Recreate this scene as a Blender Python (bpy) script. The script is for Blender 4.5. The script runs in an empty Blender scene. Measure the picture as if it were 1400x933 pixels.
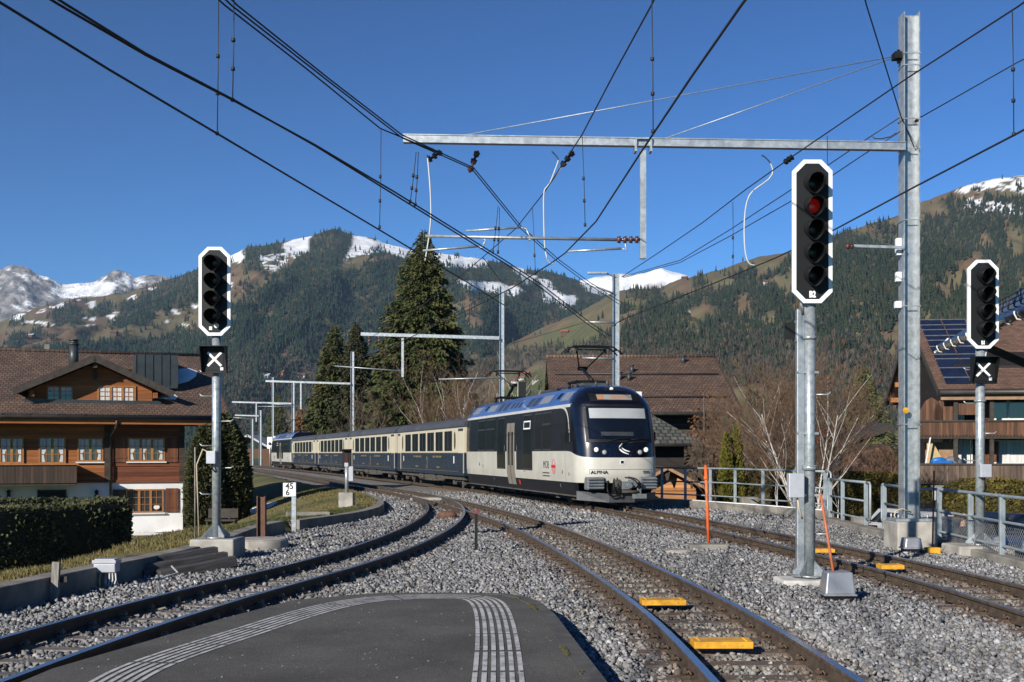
import bpy, bmesh, math, random
import numpy as np
from mathutils import Vector, Matrix, Euler

D = bpy.data
SC = bpy.context.scene
COL = SC.collection
PI = math.pi
RNG = np.random.default_rng(7)
random.seed(7)

# ------------------------------------------------------------------ camera
FOC, HOR, EYE = 1556.0, 620.0, 1.65          # focal in photo pixels, horizon row, eye height above rail head
cam = D.cameras.new('camera')
cam.lens = 36.0 * FOC / 1400.0
cam.sensor_width = 36.0
cam.shift_y = (HOR - 466.5) / 1400.0
cam.clip_start = 0.1
cam.clip_end = 40000.0
camo = D.objects.new('camera', cam)
COL.objects.link(camo)
camo.location = (0, 0, EYE)
camo.rotation_euler = (PI / 2, 0, 0)
SC.camera = camo

# ------------------------------------------------------------------ sky + sun
SUN_EL = math.radians(23.0)
SUN_AZ = math.radians(35.0)                  # light travels this far to the right of the view axis
world = D.worlds.new('World')
SC.world = world
world.use_nodes = True
wn = world.node_tree
bg = wn.nodes['Background']
sky = wn.nodes.new('ShaderNodeTexSky')
sky.sky_type = 'NISHITA'
sky.sun_disc = False
sky.sun_elevation = SUN_EL
sky.sun_rotation = PI + SUN_AZ
sky.altitude = 1800
sky.air_density = 1.0
sky.dust_density = 0.0
sky.ozone_density = 5.0
# thin dry winter air: deepen the sky's own blue
deep = wn.nodes.new('ShaderNodeGamma')
deep.inputs['Gamma'].default_value = 1.6
dim = wn.nodes.new('ShaderNodeVectorMath')
dim.operation = 'SCALE'
dim.inputs['Scale'].default_value = .31
wn.links.new(sky.outputs[0], deep.inputs['Color'])
tone = wn.nodes.new('ShaderNodeVectorMath')
tone.operation = 'MULTIPLY'
tone.inputs[1].default_value = (.70, 1.0, 1.0)
wn.links.new(deep.outputs[0], tone.inputs[0])
wn.links.new(tone.outputs[0], dim.inputs[0])
wn.links.new(dim.outputs[0], bg.inputs[0])
bg.inputs[1].default_value = 0.10
sun = D.lights.new('sun', 'SUN')
sun.energy = 5.0
sun.angle = math.radians(0.5)
sun.color = (1.0, 0.93, 0.82)
suno = D.objects.new('sun', sun)
COL.objects.link(suno)
sd = Vector((math.sin(SUN_AZ) * math.cos(SUN_EL), math.cos(SUN_AZ) * math.cos(SUN_EL), -math.sin(SUN_EL)))
suno.rotation_euler = sd.to_track_quat('-Z', 'Y').to_euler()
suno.location = (-30, -40, 40)
SC.view_settings.view_transform = 'Standard'
SC.view_settings.look = 'None'
SC.view_settings.gamma = 1.0
SC.view_settings.exposure = 0.38
SC.view_settings.use_curve_mapping = False
SC.render.engine = 'CYCLES'
cy = SC.cycles
cy.max_bounces = 5
cy.diffuse_bounces = 3
cy.glossy_bounces = 3
cy.transmission_bounces = 3
cy.transparent_max_bounces = 8
cy.volume_bounces = 0
cy.use_denoising = True
cy.caustics_reflective = False
cy.caustics_refractive = False
cy.sample_clamp_indirect = 4.0


# ------------------------------------------------------------------ placing helpers
def P(px, py, Y):
    """photo pixel at depth Y -> point in the place"""
    return Vector(((px - 700) * Y / FOC, Y, EYE - (py - HOR) * Y / FOC))


def G(px, py, z=0.0):
    """photo pixel on a level z -> point in the place"""
    Y = FOC * (EYE - z) / (py - HOR)
    return Vector(((px - 700) * Y / FOC, Y, z))


def spline(pts):
    """natural cubic spline x(y) through (y, x) points"""
    ys = np.array([p[0] for p in pts], float)
    xs = np.array([p[1] for p in pts], float)
    n = len(ys)
    h = np.diff(ys)
    A = np.zeros((n, n)); r = np.zeros(n)
    A[0, 0] = A[-1, -1] = 1
    for i in range(1, n - 1):
        A[i, i - 1] = h[i - 1]; A[i, i] = 2 * (h[i - 1] + h[i]); A[i, i + 1] = h[i]
        r[i] = 3 * ((xs[i + 1] - xs[i]) / h[i] - (xs[i] - xs[i - 1]) / h[i - 1])
    c = np.linalg.solve(A, r)

    def f(y):
        y = np.asarray(y, float)
        i = np.clip(np.searchsorted(ys, y) - 1, 0, n - 2)
        t = y - ys[i]
        b = (xs[i + 1] - xs[i]) / h[i] - h[i] * (2 * c[i] + c[i + 1]) / 3
        d = (c[i + 1] - c[i]) / (3 * h[i])
        return xs[i] + b * t + c[i] * t * t + d * t ** 3
    return f


T1 = spline([(0, 1.85), (8.5, 2.0), (11.3, 1.95), (16, 1.62), (21, 1.13), (24, .76), (28.4, .08), (34.9, -1.2), (42, -2.85), (50.6, -5.2), (60, -8.1), (66, -9.95), (83, -15.2), (99.6, -20.4), (131, -31.1), (180, -49)])
T2 = spline([(0, -4.7), (8.4, -4.22), (11, -3.93), (13.9, -3.42), (16.1, -2.94), (19.1, -2.42), (22.9, -2.03), (27.8, -1.83), (31.5, -1.86), (37.4, -2.28), (42.3, -3.06), (47, -4.2), (52, -5.6)])
T3 = spline([(0, 5.6), (5, 5.78), (12, 5.85), (15.2, 5.8), (18, 5.6), (23, 5.05), (29.5, 4.15), (34, 3.35), (42, 1.65), (49.5, -.42), (66.2, -5.3), (83, -10.6), (99.6, -15.9), (116, -21.3), (131, -26.4), (180, -44)])


# ------------------------------------------------------------------ numpy noise
def _hash(ix, iy, seed):
    n = (ix.astype(np.int64) * 374761393 + iy.astype(np.int64) * 668265263 + seed * 974634777) & 0x7fffffff
    n = ((n ^ (n >> 13)) * 1274126177) & 0x7fffffff
    return ((n ^ (n >> 16)) & 0xffff) / 65535.0


def vnoise(x, y, seed=0):
    x = np.asarray(x, float); y = np.asarray(y, float)
    ix = np.floor(x); iy = np.floor(y)
    fx = x - ix; fy = y - iy
    fx = fx * fx * (3 - 2 * fx); fy = fy * fy * (3 - 2 * fy)
    a = _hash(ix, iy, seed); b = _hash(ix + 1, iy, seed); c = _hash(ix, iy + 1, seed); d = _hash(ix + 1, iy + 1, seed)
    return a + (b - a) * fx + (c - a) * fy + (a - b - c + d) * fx * fy


def fbm(x, y, seed=0, octv=5, gain=.5):
    s = 0; a = 1; t = 0
    for k in range(octv):
        s = s + a * vnoise(np.asarray(x) * 2 ** k + 17.3 * k, np.asarray(y) * 2 ** k - 9.1 * k, seed + k)
        t += a; a *= gain
    return s / t


def inpoly(px, py, poly):
    px = np.asarray(px); py = np.asarray(py)
    r = np.zeros(px.shape, bool)
    n = len(poly)
    for i in range(n):
        x0, y0 = poly[i]; x1, y1 = poly[(i + 1) % n]
        if y0 == y1:
            continue
        c = ((y0 > py) != (y1 > py)) & (px < (x1 - x0) * (py - y0) / (y1 - y0) + x0)
        r ^= c
    return r


# ------------------------------------------------------------------ materials
def mat(name, col, rough=.6, metal=0.0, var=.18, scale=4.0, col2=None, bump=0.0, bscale=40.0, spec=.5, stretch=(1, 1, 1), coat=0.0, attr=None, emit=None, mix=(.35, .65)):
    m = D.materials.new(name)
    m.use_nodes = True
    nt = m.node_tree
    b = nt.nodes['Principled BSDF']
    b.inputs['Roughness'].default_value = rough
    b.inputs['Metallic'].default_value = metal
    b.inputs['Specular IOR Level'].default_value = spec
    b.inputs['Coat Weight'].default_value = coat
    tc = nt.nodes.new('ShaderNodeTexCoord')
    mp = nt.nodes.new('ShaderNodeMapping')
    mp.inputs['Scale'].default_value = stretch
    nt.links.new(tc.outputs['Object'], mp.inputs[0])
    nz = nt.nodes.new('ShaderNodeTexNoise')
    nz.inputs['Scale'].default_value = scale
    nz.inputs['Detail'].default_value = 6
    nz.inputs['Roughness'].default_value = .62
    nt.links.new(mp.outputs[0], nz.inputs['Vector'])
    cr = nt.nodes.new('ShaderNodeValToRGB')
    cr.color_ramp.elements[0].position = mix[0]
    cr.color_ramp.elements[1].position = mix[1]
    c2 = col2 if col2 else tuple(min(1, c * (1 + var)) for c in col)
    c1 = col if col2 else tuple(c * (1 - var) for c in col)
    cr.color_ramp.elements[0].color = (*c1, 1)
    cr.color_ramp.elements[1].color = (*c2, 1)
    nt.links.new(nz.outputs['Fac'], cr.inputs[0])
    out = cr.outputs[0]
    if attr:
        at = nt.nodes.new('ShaderNodeAttribute')
        at.attribute_name = attr
        mx = nt.nodes.new('ShaderNodeMix')
        mx.data_type = 'RGBA'
        mx.blend_type = 'MULTIPLY'
        mx.inputs[0].default_value = 1
        nt.links.new(out, mx.inputs[6])
        nt.links.new(at.outputs['Color'], mx.inputs[7])
        out = mx.outputs[2]
    nt.links.new(out, b.inputs['Base Color'])
    if bump:
        nb = nt.nodes.new('ShaderNodeTexNoise')
        nb.inputs['Scale'].default_value = bscale
        nb.inputs['Detail'].default_value = 5
        nt.links.new(mp.outputs[0], nb.inputs['Vector'])
        bp = nt.nodes.new('ShaderNodeBump')
        bp.inputs['Strength'].default_value = bump
        bp.inputs['Distance'].default_value = .02
        nt.links.new(nb.outputs['Fac'], bp.inputs['Height'])
        nt.links.new(bp.outputs[0], b.inputs['Normal'])
    # a little roughness variation everywhere
    mr = nt.nodes.new('ShaderNodeMapRange')
    mr.inputs['To Min'].default_value = max(.02, rough - .08)
    mr.inputs['To Max'].default_value = min(1, rough + .08)
    nt.links.new(nz.outputs['Fac'], mr.inputs['Value'])
    nt.links.new(mr.outputs[0], b.inputs['Roughness'])
    if emit:
        b.inputs['Emission Color'].default_value = (*emit[:3], 1)
        b.inputs['Emission Strength'].default_value = emit[3]
    return m


def mat_planks(name, col, col2, axis='z', width=.16, rough=.75, grain=6.0, gap=.06):
    """timber boards: board joints across one axis, each board its own tone, long grain"""
    m = mat(name, col, rough, 0, scale=grain, col2=col2, stretch=(.15, .15, 2.0) if axis == 'z' else (2.0, 2.0, .15), bump=.3, bscale=12)
    nt = m.node_tree
    b = nt.nodes['Principled BSDF']
    old = b.inputs['Base Color'].links[0].from_socket
    tc = nt.nodes['Texture Coordinate']
    sp = nt.nodes.new('ShaderNodeSeparateXYZ')
    nt.links.new(tc.outputs['Object'], sp.inputs[0])
    src = sp.outputs['Z']
    if axis != 'z':
        ad = nt.nodes.new('ShaderNodeMath'); ad.operation = 'ADD'
        nt.links.new(sp.outputs['X'], ad.inputs[0]); nt.links.new(sp.outputs['Y'], ad.inputs[1])
        src = ad.outputs[0]
    dv = nt.nodes.new('ShaderNodeMath'); dv.operation = 'DIVIDE'; dv.inputs[1].default_value = width
    nt.links.new(src, dv.inputs[0])
    fl = nt.nodes.new('ShaderNodeMath'); fl.operation = 'FLOOR'
    nt.links.new(dv.outputs[0], fl.inputs[0])
    fr = nt.nodes.new('ShaderNodeMath'); fr.operation = 'FRACT'
    nt.links.new(dv.outputs[0], fr.inputs[0])
    wnz = nt.nodes.new('ShaderNodeTexWhiteNoise'); wnz.noise_dimensions = '1D'
    nt.links.new(fl.outputs[0], wnz.inputs['W'])
    mr = nt.nodes.new('ShaderNodeMapRange')
    mr.inputs['To Min'].default_value = .62; mr.inputs['To Max'].default_value = 1.25
    nt.links.new(wnz.outputs['Value'], mr.inputs['Value'])
    gp = nt.nodes.new('ShaderNodeMath'); gp.operation = 'GREATER_THAN'; gp.inputs[1].default_value = gap
    nt.links.new(fr.outputs[0], gp.inputs[0])
    mg = nt.nodes.new('ShaderNodeMapRange'); mg.inputs['To Min'].default_value = .25
    nt.links.new(gp.outputs[0], mg.inputs['Value'])
    mu = nt.nodes.new('ShaderNodeMath'); mu.operation = 'MULTIPLY'
    nt.links.new(mr.outputs[0], mu.inputs[0]); nt.links.new(mg.outputs[0], mu.inputs[1])
    vm = nt.nodes.new('ShaderNodeVectorMath'); vm.operation = 'SCALE'
    nt.links.new(old, vm.inputs[0]); nt.links.new(mu.outputs[0], vm.inputs['Scale'])
    nt.links.new(vm.outputs[0], b.inputs['Base Color'])
    return m


def mat_tiles(name, col, col2, bw=.30, bh=.30, rough=.8, mortar=.03, swap=False, bump=.8):
    """roof tiles: brick pattern over x and the distance along the slope"""
    m = mat(name, col, rough, 0, scale=1.2, col2=col2)
    nt = m.node_tree
    b = nt.nodes['Principled BSDF']
    old = b.inputs['Base Color'].links[0].from_socket
    tc = nt.nodes['Texture Coordinate']
    mp = nt.nodes.new('ShaderNodeMapping')
    if swap:
        mp.inputs['Rotation'].default_value = (0, 0, PI / 2)
    nt.links.new(tc.outputs['Object'], mp.inputs[0])
    br = nt.nodes.new('ShaderNodeTexBrick')
    br.inputs['Scale'].default_value = 1.0
    br.inputs['Brick Width'].default_value = bw
    br.inputs['Row Height'].default_value = bh
    br.inputs['Mortar Size'].default_value = mortar
    br.inputs['Color1'].default_value = (.7, .7, .7, 1)
    br.inputs['Color2'].default_value = (1.2, 1.15, 1.1, 1)
    br.inputs['Mortar'].default_value = (.25, .23, .22, 1)
    nt.links.new(mp.outputs[0], br.inputs['Vector'])
    mx = nt.nodes.new('ShaderNodeMix'); mx.data_type = 'RGBA'; mx.blend_type = 'MULTIPLY'
    mx.inputs[0].default_value = 1
    nt.links.new(old, mx.inputs[6]); nt.links.new(br.outputs['Color'], mx.inputs[7])
    nt.links.new(mx.outputs[2], b.inputs['Base Color'])
    bp = nt.nodes.new('ShaderNodeBump'); bp.inputs['Strength'].default_value = bump; bp.inputs['Distance'].default_value = .03
    bp.invert = True
    nt.links.new(br.outputs['Fac'], bp.inputs['Height'])
    nt.links.new(bp.outputs[0], b.inputs['Normal'])
    return m


def mat_attr(name, rough=.8, nscale=2.0, lo=.75, hi=1.25, spec=.3, bump=0, bscale=5.0, bdist=.05, trans=0.0):
    """colour from the mesh attribute 'tint', broken up by noise"""
    m = D.materials.new(name)
    m.use_nodes = True
    nt = m.node_tree
    b = nt.nodes['Principled BSDF']
    b.inputs['Roughness'].default_value = rough
    b.inputs['Specular IOR Level'].default_value = spec
    at = nt.nodes.new('ShaderNodeAttribute'); at.attribute_name = 'tint'
    tc = nt.nodes.new('ShaderNodeTexCoord')
    nz = nt.nodes.new('ShaderNodeTexNoise')
    nz.inputs['Scale'].default_value = nscale; nz.inputs['Detail'].default_value = 6; nz.inputs['Roughness'].default_value = .65
    nt.links.new(tc.outputs['Object'], nz.inputs['Vector'])
    mr = nt.nodes.new('ShaderNodeMapRange')
    mr.inputs['From Min'].default_value = .3; mr.inputs['From Max'].default_value = .7
    mr.inputs['To Min'].default_value = lo; mr.inputs['To Max'].default_value = hi
    nt.links.new(nz.outputs['Fac'], mr.inputs['Value'])
    vm = nt.nodes.new('ShaderNodeVectorMath'); vm.operation = 'SCALE'
    nt.links.new(at.outputs['Color'], vm.inputs[0]); nt.links.new(mr.outputs[0], vm.inputs['Scale'])
    nt.links.new(vm.outputs[0], b.inputs['Base Color'])
    if bump:
        nb = nt.nodes.new('ShaderNodeTexNoise'); nb.inputs['Scale'].default_value = bscale; nb.inputs['Detail'].default_value = 6
        nt.links.new(tc.outputs['Object'], nb.inputs['Vector'])
        bp = nt.nodes.new('ShaderNodeBump'); bp.inputs['Strength'].default_value = bump; bp.inputs['Distance'].default_value = bdist
        nt.links.new(nb.outputs['Fac'], bp.inputs['Height']); nt.links.new(bp.outputs[0], b.inputs['Normal'])
    if trans:
        tr = nt.nodes.new('ShaderNodeBsdfTranslucent')
        nt.links.new(vm.outputs[0], tr.inputs['Color'])
        ms = nt.nodes.new('ShaderNodeMixShader'); ms.inputs[0].default_value = trans
        nt.links.new(b.outputs[0], ms.inputs[1]); nt.links.new(tr.outputs[0], ms.inputs[2])
        nt.links.new(ms.outputs[0], nt.nodes['Material Output'].inputs['Surface'])
    return m


M = {}
M['galv'] = mat('galvanised_steel', (.38, .405, .42), .42, .55, scale=9, var=.22, bump=.05)
M['galv_pole'] = mat('galvanised_pole', (.36, .395, .41), .38, .45, scale=14, var=.25)
M['rail_grey'] = mat('railing_paint', (.28, .325, .35), .5, .25, scale=6, var=.14)
M['rail_side'] = mat('rusty_rail_side', (.060, .043, .030), .7, .25, scale=7, col2=(.115, .085, .06), bump=.2)
M['rail_top'] = mat('polished_rail_head', (.52, .52, .53), .27, 1.0, scale=3, var=.15, stretch=(1, .05, 1))
M['sleeper_wood'] = mat('sleeper_timber', (.075, .055, .042), .85, 0, scale=6, col2=(.16, .12, .095), bump=.5, bscale=25, stretch=(1, 6, 1))
M['sleeper_steel'] = mat('sleeper_rusty_steel', (.10, .065, .045), .75, .2, scale=5, col2=(.17, .12, .09), bump=.3)
M['sleeper_pale'] = mat('sleeper_pale_steel', (.10, .09, .08), .7, .1, scale=5, col2=(.19, .178, .165), bump=.2)
M['clip'] = mat('rusty_clip', (.065, .045, .033), .75, .3, scale=20, col2=(.13, .09, .06))
M['clip_pale'] = mat('pale_clip', (.16, .12, .08), .6, .3, scale=20, col2=(.30, .24, .17))
M['concrete'] = mat('weathered_concrete', (.22, .205, .18), .9, 0, scale=2.2, col2=(.42, .40, .36), bump=.35, bscale=60)
M['concrete_dark'] = mat('old_concrete', (.13, .12, .105), .92, 0, scale=1.6, col2=(.27, .25, .215), bump=.45, bscale=40)
M['concrete_new'] = mat('pale_concrete', (.42, .41, .38), .9, 0, scale=3, col2=(.55, .54, .5), bump=.2, bscale=70)
M['black'] = mat('matt_black_paint', (.006, .0065, .007), .55, 0, scale=5, var=.2, spec=.3)
M['signal_dark'] = mat('signal_board', (.010, .0112, .013), .6, 0, scale=3, var=.2, spec=.25)
M['white_paint'] = mat('white_paint', (.78, .79, .80), .45, 0, scale=3, var=.06)
M['white_letter'] = mat('white_lettering', (.8, .8, .8), .5, 0, var=.02)
M['grey_box'] = mat('grey_cabinet', (.42, .43, .47), .4, .2, scale=3, var=.1)
M['orange'] = mat('orange_pole_paint', (.75, .13, .025), .5, 0, scale=6, var=.15)
M['rust_orange'] = mat('faded_orange_rod', (.42, .12, .05), .6, 0, scale=8, var=.2)
M['yellow'] = mat('yellow_plastic', (.50, .25, .02), .55, 0, scale=7, col2=(.74, .38, .02), bump=.1)
M['dull_red'] = mat('dull_red_paint', (.22, .025, .02), .6, 0, var=.15)
M['red'] = mat('red_paint', (.5, .02, .015), .4, 0, var=.1)
M['rust'] = mat('rusty_steel', (.09, .045, .03), .85, .2, scale=6, col2=(.17, .09, .06), bump=.3)
M['wood_grey'] = mat('weathered_wood', (.14, .125, .11), .9, 0, scale=6, col2=(.30, .28, .25), bump=.4, stretch=(6, 6, .6))
M['wire'] = mat('overhead_wire', (.035, .033, .032), .55, .4, var=.2)
M['cable_grey'] = mat('grey_cable', (.5, .5, .5), .5, 0, var=.1)
M['cable_cream'] = mat('cream_cable', (.5, .42, .3), .6, 0, var=.2)
M['insul'] = mat('brown_insulator', (.10, .045, .035), .25, 0, var=.2)
M['snow'] = mat('old_snow', (.80, .82, .85), .7, 0, scale=3, var=.05, bump=.3, bscale=12)
M['lens_dark'] = mat('dark_lens', (.006, .006, .007), .25, 0, spec=.3)
M['lens_red'] = mat('lit_red_lens', (.13, .004, .003), .2, 0, emit=(1.0, .02, .01, 0.06))
M['lens_dimred'] = mat('dim_red_lens', (.07, .006, .005), .2, 0)
M['glass'] = mat('window_glass', (.012, .015, .018), .06, 0, spec=.9, var=.3, scale=.8)
M['glass_house'] = mat('house_glass', (.03, .035, .04), .05, 0, spec=1.0, var=.4, scale=1.5)


def mat_asphalt():
    m = mat('asphalt', (.053, .050, .045), .9, 0, scale=.9, col2=(.089, .084, .075), bump=.55, bscale=170)
    nt = m.node_tree
    b = nt.nodes['Principled BSDF']
    old = b.inputs['Base Color'].links[0].from_socket
    tc = nt.nodes['Texture Coordinate']
    vo = nt.nodes.new('ShaderNodeTexVoronoi'); vo.inputs['Scale'].default_value = 150
    nt.links.new(tc.outputs['Object'], vo.inputs['Vector'])
    mr = nt.nodes.new('ShaderNodeMapRange'); mr.inputs['To Min'].default_value = .45; mr.inputs['To Max'].default_value = 1.9
    nt.links.new(vo.outputs['Color'], mr.inputs['Value'])
    vm = nt.nodes.new('ShaderNodeVectorMath'); vm.operation = 'SCALE'
    nt.links.new(old, vm.inputs[0]); nt.links.new(mr.outputs[0], vm.inputs['Scale'])
    nt.links.new(vm.outputs[0], b.inputs['Base Color'])
    return m


M['asphalt'] = mat_asphalt()


# ------------------------------------------------------------------ mesh builders
class MB:
    """collects shapes; build() links them as ONE mesh object"""
    def __init__(s):
        s.v = []; s.f = []; s.mi = []; s.cur = 0; s.sm = []; s.smooth = False

    def add(s, vs, fs):
        b = len(s.v)
        s.v.extend([tuple(v) for v in vs])
        for f in fs:
            s.f.append([i + b for i in f]); s.mi.append(s.cur); s.sm.append(s.smooth)
        return s

    def box(s, x0, x1, y0, y1, z0, z1, rot=None, about=None):
        vs = [Vector(p) for p in ((x0, y0, z0), (x1, y0, z0), (x1, y1, z0), (x0, y1, z0), (x0, y0, z1), (x1, y0, z1), (x1, y1, z1), (x0, y1, z1))]
        if rot is not None:
            c = Vector(about) if about is not None else Vector(((x0 + x1) / 2, (y0 + y1) / 2, (z0 + z1) / 2))
            R = Euler(rot).to_matrix()
            vs = [R @ (v - c) + c for v in vs]
        return s.add(vs, [(3, 2, 1, 0), (4, 5, 6, 7), (0, 1, 5, 4), (1, 2, 6, 5), (2, 3, 7, 6), (3, 0, 4, 7)])

    def bar(s, a, b, w, h, up=(0, 0, 1)):
        """square bar from a to b, w across, h along up"""
        a = Vector(a); b = Vector(b)
        d = (b - a).normalized(); up = Vector(up)
        if abs(d.dot(up)) > .98:
            up = Vector((1, 0, 0))
        x = d.cross(up).normalized(); y = x.cross(d).normalized()
        vs = []
        for p in (a, b):
            for sx, sy in ((-1, -1), (1, -1), (1, 1), (-1, 1)):
                vs.append(p + x * sx * w / 2 + y * sy * h / 2)
        return s.add(vs, [(3, 2, 1, 0), (4, 5, 6, 7), (0, 1, 5, 4), (1, 2, 6, 5), (2, 3, 7, 6), (3, 0, 4, 7)])

    def cyl(s, a, b, r0, r1=None, n=12, caps=True):
        r1 = r0 if r1 is None else r1
        a = Vector(a); b = Vector(b)
        d = (b - a).normalized()
        up = Vector((0, 0, 1)) if abs(d.z) < .95 else Vector((0, 1, 0))
        x = d.cross(up).normalized(); y = d.cross(x).normalized()
        vs = []
        for p, r in ((a, r0), (b, r1)):
            for k in range(n):
                t = 2 * PI * k / n
                vs.append(p + (x * math.cos(t) + y * math.sin(t)) * r)
        fs = [(k, (k + 1) % n, n + (k + 1) % n, n + k) for k in range(n)]
        old = s.smooth; s.smooth = True
        base = len(s.v)
        s.add(vs, fs)
        s.smooth = False
        if caps:
            s.add([], [])
            s.f.append([base + k for k in range(n)][::-1]); s.mi.append(s.cur); s.sm.append(False)
            s.f.append([base + n + k for k in range(n)]); s.mi.append(s.cur); s.sm.append(False)
        s.smooth = old
        return s

    def tube(s, pts, r, n=6, caps=True):
        pts = [Vector(p) for p in pts]
        rs = r if isinstance(r, (list, tuple)) else [r] * len(pts)
        base = len(s.v)
        old = s.smooth; s.smooth = True
        x = None
        vs = []
        for i, p in enumerate(pts):
            d = (pts[min(i + 1, len(pts) - 1)] - pts[max(i - 1, 0)]).normalized()
            if x is None:
                up = Vector((0, 0, 1)) if abs(d.z) < .95 else Vector((0, 1, 0))
                x = d.cross(up).normalized()
            else:
                x = (x - d * x.dot(d)).normalized()
            y = d.cross(x)
            for k in range(n):
                t = 2 * PI * k / n
                vs.append(p + (x * math.cos(t) + y * math.sin(t)) * rs[i])
        fs = []
        for i in range(len(pts) - 1):
            for k in range(n):
                fs.append((i * n + k, i * n + (k + 1) % n, (i + 1) * n + (k + 1) % n, (i + 1) * n + k))
        s.add(vs, fs)
        s.smooth = old
        if caps:
            s.f.append([base + k for k in range(n)][::-1]); s.mi.append(s.cur); s.sm.append(False)
            L = (len(pts) - 1) * n
            s.f.append([base + L + k for k in range(n)]); s.mi.append(s.cur); s.sm.append(False)
        return s

    def sphere(s, c, r, nu=12, nv=8, sx=1, sy=1, sz=1):
        c = Vector(c)
        vs = []; fs = []
        for i in range(nv + 1):
            a = PI * i / nv
            for k in range(nu):
                t = 2 * PI * k / nu
                vs.append(c + Vector((r * sx * math.sin(a) * math.cos(t), r * sy * math.sin(a) * math.sin(t), r * sz * math.cos(a))))
        for i in range(nv):
            for k in range(nu):
                fs.append((i * nu + k, (i + 1) * nu + k, (i + 1) * nu + (k + 1) % nu, i * nu + (k + 1) % nu))
        old = s.smooth; s.smooth = True
        s.add(vs, fs)
        s.smooth = old
        return s

    def prism(s, poly, o, ax, ay, az, depth):
        """polygon (a, b) in the plane o + a*ax + b*ay, pushed along az by depth"""
        o = Vector(o); ax = Vector(ax); ay = Vector(ay); az = Vector(az)
        n = len(poly)
        vs = [o + ax * a + ay * b for a, b in poly] + [o + ax * a + ay * b + az * depth for a, b in poly]
        fs = [tuple(range(n))[::-1], tuple(range(n, 2 * n))] + [(k, (k + 1) % n, n + (k + 1) % n, n + k) for k in range(n)]
        return s.add(vs, fs)

    def slab(s, quad, t):
        """four corners of the upper face, thickened downwards (roof planes)"""
        q = [Vector(p) for p in quad]
        nrm = (q[1] - q[0]).cross(q[3] - q[0]).normalized()
        if nrm.z < 0:
            nrm = -nrm
        n = len(q)
        vs = q + [p - nrm * t for p in q]
        fs = [tuple(range(n)), tuple(range(n, 2 * n))[::-1]] + [(k, n + k, n + (k + 1) % n, (k + 1) % n) for k in range(n)]
        return s.add(vs, fs)

    def build(s, name, m, parent=None, loc=None, bevel=0, fix=True):
        me = D.meshes.new(name)
        me.from_pydata(s.v, [], s.f)
        ms = m if isinstance(m, (list, tuple)) else [m]
        for k in ms:
            me.materials.append(k)
        if len(ms) > 1:
            me.polygons.foreach_set('material_index', s.mi)
        if any(s.sm):
            me.polygons.foreach_set('use_smooth', s.sm)
        if fix:
            bm = bmesh.new(); bm.from_mesh(me)
            bmesh.ops.recalc_face_normals(bm, faces=bm.faces)
            bm.to_mesh(me); bm.free()
        me.update()
        o = D.objects.new(name, me)
        COL.objects.link(o)
        if parent is not None:
            o.parent = parent
        if loc is not None:
            o.location = loc
        if bevel:
            md = o.modifiers.new('bevel', 'BEVEL')
            md.width = bevel; md.segments = 2; md.limit_method = 'ANGLE'; md.angle_limit = math.radians(40)
        return o


def np_mesh(name, V, F, m, parent=None, loc=None, tint=None, smooth=False):
    """fast mesh from arrays; tint = per-vertex rgb"""
    V = np.asarray(V, np.float32); F = np.asarray(F, np.int32)
    k = F.shape[1]
    me = D.meshes.new(name)
    me.vertices.add(len(V)); me.vertices.foreach_set('co', V.ravel())
    me.loops.add(F.size); me.loops.foreach_set('vertex_index', F.ravel())
    me.polygons.add(len(F)); me.polygons.foreach_set('loop_start', np.arange(0, F.size, k, dtype=np.int32))
    if smooth:
        me.polygons.foreach_set('use_smooth', np.ones(len(F), bool))
    me.update(calc_edges=True)
    if tint is not None:
        a = me.attributes.new('tint', 'FLOAT_COLOR', 'POINT')
        c = np.ones((len(V), 4), np.float32); c[:, :3] = tint
        a.data.foreach_set('color', c.ravel())
    me.materials.append(m)
    o = D.objects.new(name, me)
    COL.objects.link(o)
    if parent is not None:
        o.parent = parent
    if loc is not None:
        o.location = loc
    return o


def scatter(tv, tf, pos, yaw=None, scl=None, rot=None):
    """copies of one little template as arrays"""
    tv = np.asarray(tv, float); tf = np.asarray(tf)
    n = len(pos)
    W = np.repeat(tv[None], n, 0)
    if scl is not None:
        scl = np.asarray(scl, float)
        W = W * (scl[:, None, None] if scl.ndim == 1 else scl[:, None, :])
    if rot is not None:
        W = np.einsum('nij,nkj->nki', rot, W)
    if yaw is not None:
        c = np.cos(yaw)[:, None]; s_ = np.sin(yaw)[:, None]
        W = np.stack([W[..., 0] * c - W[..., 1] * s_, W[..., 0] * s_ + W[..., 1] * c, W[..., 2]], -1)
    W = W + pos[:, None, :]
    F = tf[None] + (np.arange(n) * len(tv))[:, None, None]
    return W.reshape(-1, 3), F.reshape(-1, tf.shape[1])


def rand_rot(n, rng):
    q = rng.normal(size=(n, 4)); q /= np.linalg.norm(q, axis=1)[:, None]
    w, x, y, z = q.T
    return np.stack([np.stack([1 - 2 * (y * y + z * z), 2 * (x * y - z * w), 2 * (x * z + y * w)], -1),
                     np.stack([2 * (x * y + z * w), 1 - 2 * (x * x + z * z), 2 * (y * z - x * w)], -1),
                     np.stack([2 * (x * z - y * w), 2 * (y * z + x * w), 1 - 2 * (x * x + y * y)], -1)], 1)


def tag(o, label=None, cat=None, group=None, kind=None):
    if label: o['label'] = label
    if cat: o['category'] = cat
    if group: o['group'] = group
    if kind: o['kind'] = kind
    return o


def thing(name, label, cat, loc=(0, 0, 0), rotz=0.0, group=None):
    o = D.objects.new(name, None)
    o.empty_display_size = .2
    COL.objects.link(o)
    o.location = loc
    o.rotation_euler = (0, 0, rotz)
    return tag(o, label, cat, group)


def struct(o):
    o['kind'] = 'structure'
    return o


CHILD = {}


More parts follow.
